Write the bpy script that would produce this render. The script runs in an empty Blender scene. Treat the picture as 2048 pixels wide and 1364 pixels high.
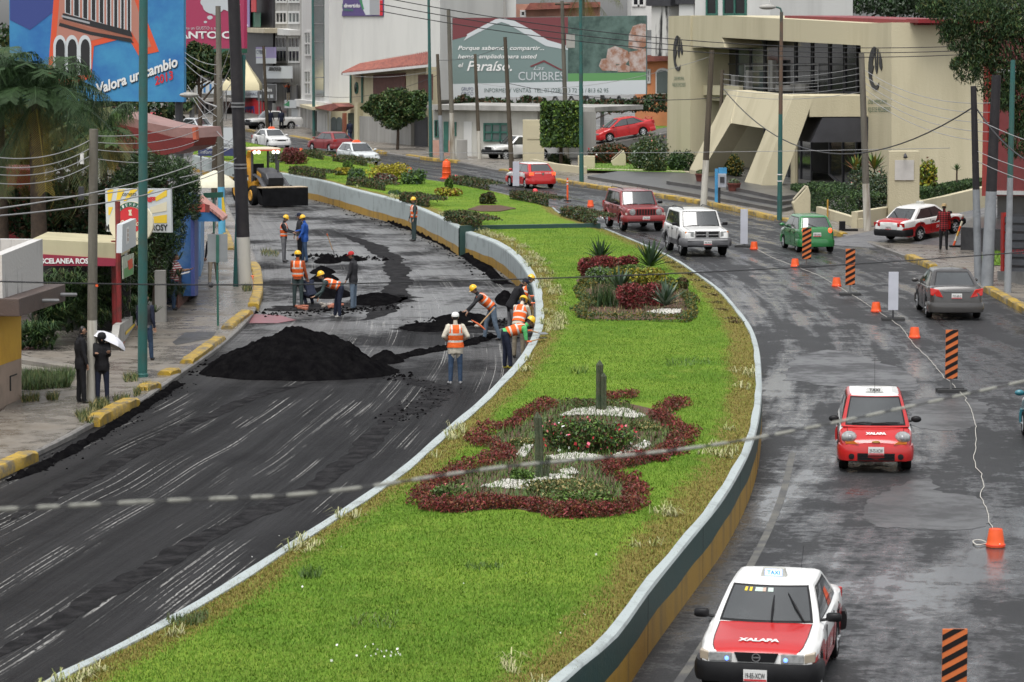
import bpy, math, random
import numpy as np
from mathutils import Vector, Matrix
from math import radians as R, sin, cos, pi, sqrt, atan2
random.seed(7); rng = np.random.default_rng(7)
S = bpy.context.scene; COL = S.collection
# ---------------------------------------------------------------- camera, sky, sun, exposure
F, CX, CY, H = 6100.0, 1024.0, 682.0, 9.2          # focal length and centre in photo pixels, eye height in metres
PITCH = math.atan(637 / F)
cd = bpy.data.cameras.new('camera'); cam = bpy.data.objects.new('camera', cd); COL.objects.link(cam)
cam.location = (0, 0, H); cam.rotation_euler = (pi / 2 - PITCH, 0, 0)
cd.sensor_width = 36; cd.lens = F * 36 / 2048; cd.clip_start = 0.5; cd.clip_end = 3000
cd.dof.use_dof = True; cd.dof.focus_distance = 76; cd.dof.aperture_fstop = 5.2
S.camera = cam
W = bpy.data.worlds.new('World'); S.world = W; W.use_nodes = True
wn = W.node_tree; bg = wn.nodes['Background']
sky = wn.nodes.new('ShaderNodeTexSky'); sky.sky_type = 'NISHITA'; sky.sun_disc = False
sky.sun_elevation = R(68); sky.sun_rotation = R(200); sky.air_density = 1.0; sky.dust_density = 2.6; sky.ozone_density = 1.0
hs = wn.nodes.new('ShaderNodeHueSaturation'); hs.inputs['Saturation'].default_value = 0.16
wn.links.new(sky.outputs[0], hs.inputs['Color']); wn.links.new(hs.outputs[0], bg.inputs[0])
bg.inputs[1].default_value = 0.13
sl = bpy.data.lights.new('sun', 'SUN'); sl.energy = 1.5; sl.angle = R(35); sl.color = (1, 0.975, 0.94)
so = bpy.data.objects.new('sun', sl); COL.objects.link(so); so.rotation_euler = (R(22), 0, R(-20))
S.view_settings.view_transform = 'Standard'; S.view_settings.look = 'None'
S.view_settings.exposure = 0.80; S.view_settings.gamma = 1.0; S.view_settings.use_curve_mapping = False
try:
    S.cycles.max_bounces = 5; S.cycles.diffuse_bounces = 2; S.cycles.glossy_bounces = 2; S.cycles.transparent_max_bounces = 4
    S.cycles.caustics_reflective = False; S.cycles.caustics_refractive = False
    S.cycles.use_adaptive_sampling = True; S.cycles.adaptive_threshold = 0.015; S.cycles.use_denoising = True
except Exception: pass
# ---------------------------------------------------------------- surveying: photo measurements to places in the world
_c, _s = cos(PITCH), sin(PITCH)
def ray(px, py):
    v = py - CY; return Vector((px - CX, F * _c - v * _s, -(v * _c + F * _s)))
def G(px, py, z=0.0):
    d = ray(px, py); t = (z - H) / d.z; return Vector((d.x * t, d.y * t, z))
def D(px, py, Y):
    d = ray(px, py); t = Y / d.y; return Vector((d.x * t, Y, H + d.z * t))
class Plane:
    """A vertical plane through two ground points; n looks to the street side."""
    def __init__(s, a, b):
        s.a = Vector((a[0], a[1], 0)); s.b = Vector((b[0], b[1], 0)); s.e = (s.b - s.a).normalized()
        n = Vector((s.e.y, -s.e.x, 0)); s.n = n if n.dot(-s.a) > 0 else -n
    def at(s, px, py, off=0.0):
        d = ray(px, py); o = Vector((0, 0, H)); t = (s.a - o).dot(s.n) / d.dot(s.n); return o + d * t + s.n * off
def PLY(px0, Y0, px1, Y1):
    return Plane(D(px0, 300, Y0), D(px1, 300, Y1))
def V(*a): return Vector(a)
# ---------------------------------------------------------------- materials
MATS = {}
def nodes_of(name):
    m = bpy.data.materials.new(name); m.use_nodes = True; nt = m.node_tree
    return m, nt, nt.nodes['Principled BSDF'], nt.nodes.new, nt.links.new
def setin(b, **k):
    for n, v in k.items():
        n = n.replace('_', ' ')
        if n in b.inputs: b.inputs[n].default_value = v
def rgba(c): return (c[0], c[1], c[2], 1)
def M(name, col, rough=.6, var=.12, scale=3., bump=0., metal=0., spec=.5, coat=0., emit=0., bs=None, hue=None):
    if name in MATS: return MATS[name]
    m, nt, b, N, L = nodes_of(name)
    setin(b, Roughness=rough, Metallic=metal, Specular_IOR_Level=spec, Coat_Weight=coat, Coat_Roughness=.05)
    if emit: setin(b, Emission_Color=rgba(col), Emission_Strength=emit)
    if var > 0:
        tc = N('ShaderNodeTexCoord'); no = N('ShaderNodeTexNoise'); no.inputs['Scale'].default_value = scale; no.inputs['Detail'].default_value = 5; no.inputs['Roughness'].default_value = .6
        L(tc.outputs['Object'], no.inputs['Vector'])
        mx = N('ShaderNodeMix'); mx.data_type = 'RGBA'; cr = N('ShaderNodeMapRange'); cr.inputs[1].default_value = .3; cr.inputs[2].default_value = .7
        L(no.outputs['Fac'], cr.inputs[0]); L(cr.outputs[0], mx.inputs[0])
        c2 = hue or [min(1, c * (1 + var)) for c in col]
        mx.inputs[6].default_value = rgba([c * (1 - var) for c in col]); mx.inputs[7].default_value = rgba(c2)
        L(mx.outputs[2], b.inputs['Base Color'])
        if bump:
            n2 = N('ShaderNodeTexNoise'); n2.inputs['Scale'].default_value = bs or scale * 6; n2.inputs['Detail'].default_value = 3; L(tc.outputs['Object'], n2.inputs['Vector'])
            bp = N('ShaderNodeBump'); bp.inputs['Strength'].default_value = bump; bp.inputs['Distance'].default_value = .05
            L(n2.outputs['Fac'], bp.inputs['Height']); L(bp.outputs[0], b.inputs['Normal'])
    else:
        b.inputs['Base Color'].default_value = rgba(col)
    MATS[name] = m; return m
def stained(name, col, stain, scale=.6, rough=.7, lo=.45, hi=.7, bump=.3, bs=25, spec=.4, streak=False, rough2=None):
    """Painted or bare masonry with patches of dirt, optionally drawn out into vertical runs."""
    if name in MATS: return MATS[name]
    m, nt, b, N, L = nodes_of(name)
    tc = N('ShaderNodeTexCoord'); mp = N('ShaderNodeMapping'); L(tc.outputs['Object'], mp.inputs[0])
    if streak: mp.inputs['Scale'].default_value = (1, 1, .12)
    no = N('ShaderNodeTexNoise'); no.inputs['Scale'].default_value = scale; no.inputs['Detail'].default_value = 7; no.inputs['Roughness'].default_value = .65; L(mp.outputs[0], no.inputs['Vector'])
    cr = N('ShaderNodeMapRange'); cr.inputs[1].default_value = lo; cr.inputs[2].default_value = hi; L(no.outputs['Fac'], cr.inputs[0])
    mx = N('ShaderNodeMix'); mx.data_type = 'RGBA'; L(cr.outputs[0], mx.inputs[0]); mx.inputs[6].default_value = rgba(col); mx.inputs[7].default_value = rgba(stain); L(mx.outputs[2], b.inputs['Base Color'])
    n2 = N('ShaderNodeTexNoise'); n2.inputs['Scale'].default_value = bs; n2.inputs['Detail'].default_value = 3; L(tc.outputs['Object'], n2.inputs['Vector'])
    bp = N('ShaderNodeBump'); bp.inputs['Strength'].default_value = bump; bp.inputs['Distance'].default_value = .03; L(n2.outputs['Fac'], bp.inputs['Height']); L(bp.outputs[0], b.inputs['Normal'])
    setin(b, Roughness=rough, Specular_IOR_Level=spec)
    if rough2 is not None:
        r = N('ShaderNodeMapRange'); r.inputs[1].default_value = lo; r.inputs[2].default_value = hi; r.inputs[3].default_value = rough; r.inputs[4].default_value = rough2; L(no.outputs['Fac'], r.inputs[0]); L(r.outputs[0], b.inputs['Roughness'])
    MATS[name] = m; return m
# ---------------------------------------------------------------- mesh builder
def fan_sharp(me, ang):
    try: me.set_sharp_from_angle(angle=R(ang))
    except Exception: pass
WM = {}                                                     # world matrix of everything that has children
class MB:
    def __init__(s): s.v = []; s.f = []; s.m = []
    def add(s, vs, fs, mat=0):
        o = len(s.v); s.v += [tuple(p) for p in vs]; s.f += [tuple(i + o for i in f) for f in fs]; s.m += [mat] * len(fs)
    def box(s, x0, y0, z0, x1, y1, z1, mat=0):
        s.add([(x0, y0, z0), (x1, y0, z0), (x1, y1, z0), (x0, y1, z0), (x0, y0, z1), (x1, y0, z1), (x1, y1, z1), (x0, y1, z1)],
              [(3, 2, 1, 0), (4, 5, 6, 7), (0, 1, 5, 4), (1, 2, 6, 5), (2, 3, 7, 6), (3, 0, 4, 7)], mat)
    def cbox(s, c, d, mat=0, ch=.0):
        if ch <= 0: return s.box(c[0]-d[0]/2, c[1]-d[1]/2, c[2]-d[2]/2, c[0]+d[0]/2, c[1]+d[1]/2, c[2]+d[2]/2, mat)
        h = [(d[0]/2, d[1]/2)]; vs = []
        for z, k in ((-d[2]/2, ch), (-d[2]/2+ch, 0), (d[2]/2-ch, 0), (d[2]/2, ch)):
            X, Y = d[0]/2-k, d[1]/2-k
            for sx, sy, a in ((1, -1, 0), (1, 1, 1), (-1, 1, 0), (-1, -1, 1)):
                p1 = (c[0]+sx*X, c[1]+sy*(Y-ch), c[2]+z); p2 = (c[0]+sx*(X-ch), c[1]+sy*Y, c[2]+z)
                vs += ([p2, p1] if a == 0 else [p1, p2])
        s.rings([vs[i*8:(i+1)*8] for i in range(4)], mat)
    def rings(s, rs, mat=0, caps=True, closed=True):
        n = len(rs[0]); vs = [p for r in rs for p in r]; fs = []
        for i in range(len(rs)-1):
            for j in range(n if closed else n-1):
                k = (j+1) % n; fs.append((i*n+j, i*n+k, (i+1)*n+k, (i+1)*n+j))
        if caps and closed: fs += [tuple(reversed(range(n))), tuple((len(rs)-1)*n+j for j in range(n))]
        s.add(vs, fs, mat)
    def poly(s, pts, vec, mat=0):
        """A polygon given in 3-D, pushed along vec into a slab."""
        vec = Vector(vec); a = [Vector(p) for p in pts]; nn = Vector((0, 0, 0))
        for i in range(len(a)): nn += a[i].cross(a[(i+1) % len(a)])
        if nn.dot(vec) > 0: a.reverse()
        n = len(a); b = [p + vec for p in a]
        s.add(a + b, [tuple(range(n)), tuple(reversed(range(n, 2*n)))] + [(j, j+n, (j+1) % n + n, (j+1) % n) for j in range(n)], mat)
    def tube(s, pts, r, n=8, mat=0, caps=True, ref=None, r2=None):
        pts = [Vector(p) for p in pts]; k = len(pts)
        rr = r if hasattr(r, '__len__') else [r]*k; r2 = r2 if r2 is not None else rr; r2 = r2 if hasattr(r2, '__len__') else [r2]*k
        rs = []; u = None
        for i, p in enumerate(pts):
            t = (pts[min(i+1, k-1)] - pts[max(i-1, 0)])
            t = t.normalized() if t.length > 1e-9 else Vector((0, 0, 1))
            q = Vector(ref) if ref is not None else (u if u is not None else (Vector((1, 0, 0)) if abs(t.x) < .8 else Vector((0, 1, 0))))
            u = q - t*q.dot(t); u = u.normalized() if u.length > 1e-6 else t.orthogonal().normalized()
            w = t.cross(u)
            rs.append([p + u*(rr[i]*cos(2*pi*j/n)) + w*(r2[i]*sin(2*pi*j/n)) for j in range(n)])
        s.rings(rs, mat, caps)
    def lathe(s, prof, c=(0, 0, 0), n=16, mat=0, axis='z', caps=True):
        rs = []
        for r, z in prof:
            ring = []
            for j in range(n):
                a = 2*pi*j/n; x, y = r*cos(a), r*sin(a)
                ring.append((c[0]+x, c[1]+y, c[2]+z) if axis == 'z' else ((c[0]-y, c[1]+z, c[2]+x) if axis == 'y' else (c[0]+z, c[1]+x, c[2]+y)))
            rs.append(ring)
        s.rings(rs, mat, caps)
    def ball(s, c, r, n=10, k=6, mat=0):
        r = r if hasattr(r, '__len__') else (r, r, r)
        s.rings([[(c[0]+r[0]*sin(pi*i/k)*cos(2*pi*j/n), c[1]+r[1]*sin(pi*i/k)*sin(2*pi*j/n), c[2]-r[2]*cos(pi*i/k)) for j in range(n)] for i in ([.06]+list(range(1, k))+[k-.06])], mat)
    def beam(s, a, b, w, h=None, mat=0):
        h = h or w; s.tube([a, b], w*.7071, 4, mat, ref=None, r2=h*.7071)
    def grid(s, rows, mat=0):
        n = len(rows[0]); s.add([p for r in rows for p in r], [(i*n+j, i*n+j+1, (i+1)*n+j+1, (i+1)*n+j) for i in range(len(rows)-1) for j in range(n-1)], mat)
    def build(s, name, mats, parent=None, smooth=None, world=True, bevel=0, xf=None, kind=None):
        me = bpy.data.meshes.new(name); vs = s.v
        if xf is not None: vs = [tuple(xf @ Vector(p)) for p in vs]
        me.from_pydata(vs, [], s.f)
        for m in (mats if isinstance(mats, (list, tuple)) else [mats]): me.materials.append(m)
        if any(s.m): me.polygons.foreach_set('material_index', s.m)
        if smooth:
            me.polygons.foreach_set('use_smooth', [True]*len(s.f)); fan_sharp(me, smooth)
        me.update()
        return link(name, me, parent, world, bevel, kind)
def link(name, me, parent=None, world=True, bevel=0, kind=None):
    o = bpy.data.objects.new(name, me); COL.objects.link(o)
    if bevel:
        b = o.modifiers.new('bevel', 'BEVEL'); b.width = bevel; b.segments = 2; b.limit_method = 'ANGLE'; b.angle_limit = R(40)
    if parent is not None:
        o.parent = parent; pm = WM.get(parent.name, Matrix())
        if world: o.matrix_parent_inverse = pm.inverted(); WM[o.name] = Matrix()
        else: WM[o.name] = pm.copy()
    else: WM[o.name] = Matrix()
    if kind: o['kind'] = kind
    return o
def tag(o, label, cat, group=None):
    o['label'] = label; o['category'] = cat
    if group: o['group'] = group
    return o
def thing(name, label, cat, loc=(0, 0, 0), rz=0.0, group=None, tilt=0.0):
    o = bpy.data.objects.new(name, None); COL.objects.link(o); o.location = loc; o.rotation_euler = (0, tilt, rz); o.empty_display_size = .2
    WM[o.name] = Matrix.Translation(Vector(loc)) @ Matrix.Rotation(rz, 4, 'Z') @ Matrix.Rotation(tilt, 4, 'Y')
    return tag(o, label, cat, group)
def structure(o): o['kind'] = 'structure'; return o
def kids(o): return [c for c in bpy.data.objects if c.parent == o]
def copy_tree(o, parent=None, chmap=None):
    chmap = chmap if chmap is not None else child_map()
    c = o.copy(); COL.objects.link(c)
    if parent is not None: c.parent = parent
    for ch in chmap.get(o.name, []): copy_tree(ch, c, chmap)
    return c
def child_map():
    d = {}
    for o in bpy.data.objects:
        if o.parent is not None: d.setdefault(o.parent.name, []).append(o)
    return d
# ---------------------------------------------------------------- lettering
TEXTS = []
def text(body, o, right, up, width, height, mat, parent=None, name='lettering', shear=0., bold=0., align='CENTER', extrude=.004, spacing=1., world=True):
    """Flat lettering whose line runs along right; scaled to width x height once its own size is known."""
    cu = bpy.data.curves.new(name, 'FONT'); cu.body = body; cu.align_x = align; cu.align_y = 'CENTER'; cu.shear = shear; cu.offset = bold; cu.extrude = 0; cu.space_character = spacing; cu.resolution_u = 3
    cu.materials.append(mat); ob = bpy.data.objects.new(name, cu); COL.objects.link(ob)
    r = Vector(right).normalized(); u = Vector(up).normalized(); n = r.cross(u).normalized(); u = n.cross(r)
    if parent is not None:
        ob.parent = parent
        if world: ob.matrix_parent_inverse = WM.get(parent.name, Matrix()).inverted()
    TEXTS.append((ob, Vector(o) + n*extrude, r, u, n, width, height)); return ob
def finish_texts():
    bpy.context.view_layer.update(); dg = bpy.context.evaluated_depsgraph_get(); out = []
    for ob, o, r, u, n, w, h in TEXTS: out.append(bpy.data.meshes.new_from_object(ob.evaluated_get(dg)))
    for (ob, o, r, u, n, w, h), me in zip(TEXTS, out):
        co = np.empty(len(me.vertices)*3, np.float32); me.vertices.foreach_get('co', co); co = co.reshape(-1, 3); lo, hi = co.min(0), co.max(0); c = (lo+hi)/2
        co = (co-c)*np.array([w/max(hi[0]-lo[0], 1e-4), h/max(hi[1]-lo[1], 1e-4), 1]); co = co[:, :1]*np.array(r)+co[:, 1:2]*np.array(u)+np.array(o)
        me.vertices.foreach_set('co', co.astype(np.float32).ravel()); me.update(); nm = ob.name; cu = ob.data
        q = bpy.data.objects.new('tmp', me); COL.objects.link(q); me.materials.clear(); me.materials.append(cu.materials[0])
        if ob.parent: q.parent = ob.parent; q.matrix_parent_inverse = ob.matrix_parent_inverse.copy()
        bpy.data.objects.remove(ob); bpy.data.curves.remove(cu); q.name = nm; me.name = 'lettering'; q['kind'] = 'stuff'
    TEXTS.clear()
# ---------------------------------------------------------------- big meshes from numpy
def npmesh(name, verts, faces, mats, midx=None, parent=None, smooth=False, kind=None, world=True):
    verts = np.asarray(verts, np.float32).reshape(-1, 3); faces = np.asarray(faces, np.int32); k = faces.shape[1]
    me = bpy.data.meshes.new(name); me.vertices.add(len(verts)); me.vertices.foreach_set('co', verts.ravel())
    me.loops.add(faces.size); me.loops.foreach_set('vertex_index', faces.ravel())
    me.polygons.add(len(faces)); me.polygons.foreach_set('loop_start', np.arange(0, faces.size, k, dtype=np.int32)); me.polygons.foreach_set('loop_total', np.full(len(faces), k, np.int32))
    for m in (mats if isinstance(mats, (list, tuple)) else [mats]): me.materials.append(m)
    if midx is not None: me.polygons.foreach_set('material_index', np.asarray(midx, np.int32))
    if smooth: me.polygons.foreach_set('use_smooth', np.ones(len(faces), bool))
    me.update(calc_edges=True); me.validate()
    return link(name, me, parent, world, 0, kind)
def blades(P, hgt, wid, lean, jit=.5, two=False):
    """One narrow triangle (or kinked pair) per point."""
    n = len(P); a = rng.uniform(0, 2*pi, n); l = lean*rng.uniform(.3, 1.3, n); h = hgt*rng.uniform(1-jit, 1+jit, n)
    dx, dy = np.cos(a), np.sin(a); px, py = -dy*wid/2, dx*wid/2
    b0 = P + np.c_[px, py, np.zeros(n)]; b1 = P - np.c_[px, py, np.zeros(n)]
    if not two:
        t = P + np.c_[dx*l, dy*l, h]; v = np.stack([b0, b1, t], 1).reshape(-1, 3); return v, np.arange(3*n).reshape(-1, 3)
    m0 = P + np.c_[dx*l*.45 + px*.8, dy*l*.45 + py*.8, h]; m1 = P + np.c_[dx*l*.45 - px*.8, dy*l*.45 - py*.8, h]
    t = P + np.c_[dx*l*1.2, dy*l*1.2, h*.55]
    v = np.stack([b0, b1, m1, m0, t, t], 1).reshape(-1, 3); i = np.arange(n)[:, None]*6
    return v, np.concatenate([i + np.array([[0, 1, 2]]), i + np.array([[0, 2, 3]]), i + np.array([[3, 2, 4]])])
def leaf_quads(P, size, asp=.45, up=.0, droop=None):
    """Leaf-sized diamonds with random attitude at every point."""
    n = len(P); d = rng.normal(size=(n, 3)); d[:, 2] += up
    if droop is not None: d = d*.6 + np.asarray(droop)
    d /= np.linalg.norm(d, axis=1)[:, None] + 1e-9; r = rng.normal(size=(n, 3)); s = np.cross(d, r); s /= np.linalg.norm(s, axis=1)[:, None] + 1e-9
    L = (size*rng.uniform(.6, 1.4, n))[:, None]; nrm = np.cross(d, s)
    v = np.stack([P - d*L*.5, P + s*L*asp*.5 + nrm*L*.08, P + d*L*.5, P - s*L*asp*.5 + nrm*L*.08], 1).reshape(-1, 3)
    return v, np.arange(4*n).reshape(-1, 4)
def blob_points(blobs, n, shell=.55):
    """Points in a union of ellipsoids (cx,cy,cz,rx,ry,rz), thicker towards the outside and ragged."""
    b = np.array(blobs, float); w = b[:, 3]*b[:, 4]*b[:, 5]; w = w**.67; k = rng.choice(len(b), n, p=w/w.sum())
    d = rng.normal(size=(n, 3)); d /= np.linalg.norm(d, axis=1)[:, None]; r = shell + (1-shell)*rng.random(n)**.6; r *= rng.uniform(.85, 1.12, n)
    return b[k, :3] + d*b[k, 3:]*r[:, None]
def foliage(name, pts, size, mats, parent=None, asp=.45, up=.2, droop=None, kind=None, w=None, world=True):
    v, f = leaf_quads(pts, size, asp, up, droop); nm = len(mats)
    return npmesh(name, v, f, mats, rng.choice(nm, len(f), p=w) if nm > 1 else None, parent, kind=kind, world=world)
# ================================================================ the setting: roads, pavements, median
def resample(pts, n):
    """Catmull-Rom through pts, then n evenly spaced points."""
    P = [Vector(p) for p in pts]; out = []
    for i in range(len(P)-1):
        a, b, c, d = P[max(i-1, 0)], P[i], P[i+1], P[min(i+2, len(P)-1)]
        for k in range(12):
            t = k/12; out.append(.5*((2*b)+(c-a)*t+(2*a-5*b+4*c-d)*t*t+(3*b-a-3*c+d)*t**3))
    out.append(P[-1]); L = [0]
    for i in range(1, len(out)): L.append(L[-1]+(out[i]-out[i-1]).length)
    res = []; j = 0
    for k in range(n):
        s = L[-1]*k/(n-1)
        while j < len(L)-2 and L[j+1] < s: j += 1
        t = (s-L[j])/max(L[j+1]-L[j], 1e-9); res.append(out[j].lerp(out[j+1], min(max(t, 0), 1)))
    return res
def byY(pts, ys):
    """Interpolate a polyline at given distances (its Y grows monotonically)."""
    a = np.array([[p[0], p[1]] for p in pts]); o = np.argsort(a[:, 1]); return np.interp(ys, a[o, 1], a[o, 0])
ZF, ZR = .95, 1.1                                            # lawn heights: front and rear terrace
FL = [G(*p, ZF) for p in [(-160, 1530), (85, 1364), (167, 1322), (272, 1269), (374, 1213), (442, 1172), (544, 1107), (640, 1046), (716, 997), (800, 937), (879, 868), (912, 840), (955, 804), (1004, 755), (1034, 722), (1059, 683), (1069, 655), (1072, 628), (1070, 597), (1065, 567), (1043, 529), (1017, 503), (982, 482), (941, 467), (920, 459.5)]]
FR = [G(*p, ZF) for p in [(960, 1560), (1121, 1364), (1167, 1323), (1233, 1267), (1297, 1179), (1367, 1092), (1400, 1052), (1436, 1008), (1470, 955), (1500, 895), (1516, 840), (1522, 785), (1521, 730), (1517, 696), (1509, 668), (1497, 645), (1473, 614), (1441, 579), (1397, 547), (1356, 520), (1309, 497), (1218, 459), (1197, 453.5)]]
RL = [G(*p, ZR) for p in [(918, 456), (873, 432), (800, 403), (716, 381), (643, 361), (560, 346), (500, 334), (440, 322), (385, 310)]]
RR = [G(*p, ZR) for p in [(1196, 451), (1122, 426), (1100, 411), (1014, 388), (976, 380), (897, 365), (848, 358), (734, 326), (667, 315), (596, 302), (538, 294), (470, 281), (420, 272)]]
FL, FR, RL, RR = resample(FL, 90), resample(FR, 90), resample(RL, 50), resample(RR, 50)
KL = resample([G(*p, 0) for p in [(-620, 1330), (-250, 1090), (0, 946), (62, 917), (183, 852), (265, 815), (350, 757), (440, 694), (498, 636), (513, 598), (517, 560), (506, 520), (487, 480), (466, 445), (447, 405), (425, 372), (390, 345), (330, 318), (250, 300)]], 110)     # left kerb
KR = resample([V(9.5, 30, 0), V(12.2, 45, 0), V(14.6, 60, 0), V(16.2, 78, 0)] + [G(*p, 0) for p in [(2048, 625), (1975, 583), (1865, 537), (1820, 518), (1690, 474), (1600, 453), (1500, 429), (1420, 411), (1330, 397), (1217, 381), (1105, 363), (1002, 344), (915, 326), (862, 322), (743, 303), (690, 293), (622, 283), (582, 276), (494, 263), (440, 254), (330, 236)]], 120)   # right kerb
def strip(name, A, B, na, nb, z, mat, kind='structure', fz=None):
    """A sheet between two lines; UV in metres along and across."""
    A, B = resample(A, na), resample(B, na); vs = []; uv = []; u = 0; pc = None
    for i in range(na):
        c = (A[i]+B[i])/2; u += (c-pc).length if pc is not None else 0; pc = c; w = (A[i]-B[i]).length
        for j in range(nb):
            p = A[i].lerp(B[i], j/(nb-1)); vs.append((p.x, p.y, z if fz is None else z+fz(p, j/(nb-1)))); uv.append((u, w*(j/(nb-1)-.5)))
    fs = [(i*nb+j, i*nb+j+1, (i+1)*nb+j+1, (i+1)*nb+j) for i in range(na-1) for j in range(nb-1)]
    a, b, c = [Vector(vs[k]) for k in fs[0][:3]]
    if (b-a).cross(c-a).z < 0: fs = [tuple(reversed(f)) for f in fs]
    me = bpy.data.meshes.new(name); me.from_pydata(vs, [], fs); me.materials.append(mat)
    l = me.uv_layers.new(name='UVMap'); li = np.zeros(len(me.loops), np.int32); me.loops.foreach_get('vertex_index', li); l.data.foreach_set('uv', np.array(uv, np.float32)[li].ravel())
    me.polygons.foreach_set('use_smooth', [True]*len(fs)); o = link(name, me); o['kind'] = kind; return o
class NT:
    """Short-hand for node graphs."""
    def __init__(s, name): s.m, s.nt, s.b, s.N, s.L = nodes_of(name)
    def val(s, sock, v):
        if isinstance(v, (int, float)): sock.default_value = v
        elif isinstance(v, (tuple, list)): sock.default_value = rgba(v) if len(sock.default_value) == 4 else v
        else: s.L(v, sock)
    def noise(s, vec, scale, detail=5, rough=.6, dist=0):
        n = s.N('ShaderNodeTexNoise'); s.val(n.inputs['Scale'], scale); n.inputs['Detail'].default_value = detail; n.inputs['Roughness'].default_value = rough; n.inputs['Distortion'].default_value = dist
        s.L(vec, n.inputs['Vector']); return n.outputs['Fac']
    def mapv(s, vec, sc=(1, 1, 1), loc=(0, 0, 0)):
        n = s.N('ShaderNodeMapping'); n.inputs['Scale'].default_value = sc; n.inputs['Location'].default_value = loc; s.L(vec, n.inputs[0]); return n.outputs[0]
    def ramp(s, v, lo, hi, a=0., b=1.):
        n = s.N('ShaderNodeMapRange'); s.val(n.inputs[0], v); n.inputs[1].default_value = lo; n.inputs[2].default_value = hi; n.inputs[3].default_value = a; n.inputs[4].default_value = b; return n.outputs[0]
    def math(s, op, a, b=0.):
        n = s.N('ShaderNodeMath'); n.operation = op; s.val(n.inputs[0], a); s.val(n.inputs[1], b); return n.outputs[0]
    def mix(s, f, a, b):
        n = s.N('ShaderNodeMix'); n.data_type = 'RGBA'; s.val(n.inputs[0], f); s.val(n.inputs[6], a); s.val(n.inputs[7], b); return n.outputs[2]
    def bump(s, h, st, d=.02):
        n = s.N('ShaderNodeBump'); n.inputs['Strength'].default_value = st; n.inputs['Distance'].default_value = d; s.L(h, n.inputs['Height']); s.L(n.outputs[0], s.b.inputs['Normal'])
    def tc(s, w='Object'): return s.N('ShaderNodeTexCoord').outputs[w]
    def done(s, col, rough, spec=.5): s.val(s.b.inputs['Base Color'], col); s.val(s.b.inputs['Roughness'], rough); s.b.inputs['Specular IOR Level'].default_value = spec; return s.m  # a linked level wins
def mat_wet_road():
    t = NT('wet_asphalt'); uv = t.tc('UV'); ob = t.tc()
    big = t.noise(t.mapv(uv, (.07, .42, 1)), 1, 5); med = t.noise(ob, .7, 7, .7); grit = t.noise(ob, 30, 2, .75); fine = t.noise(ob, 11, 4, .75); ed = t.noise(ob, 3.5, 6, .8)
    tracks = t.noise(t.mapv(uv, (.015, .8, 1)), 1, 3)
    col = t.mix(t.ramp(med, .35, .65), (.020, .0205, .0215), (.038, .0385, .040)); col = t.mix(t.ramp(grit, .52, .74, 0, .75), col, (.13, .13, .13)); col = t.mix(t.ramp(grit, .30, .44, .6, 0), col, (.014, .014, .015)); col = t.mix(t.ramp(tracks, .5, .66, 0, .5), col, (.028, .029, .031))
    pud = t.math('ADD', t.math('MULTIPLY', big, .5), t.math('ADD', t.math('MULTIPLY', med, .28), t.math('MULTIPLY', ed, .22)))
    wet = t.ramp(pud, .49, .56); t.L(t.ramp(wet, 0, 1, .10, .95), t.b.inputs['Specular IOR Level']); r = t.math('ADD', t.ramp(wet, 0, 1, .52, .11), t.ramp(grit, .4, .7, -.05, .14))
    t.bump(t.math('ADD', t.math('MULTIPLY', grit, t.ramp(wet, 0, 1, 1, .22)), t.math('MULTIPLY', fine, t.ramp(wet, 0, 1, .5, .12))), .5, .022)
    return t.done(col, r, .55)
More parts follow.
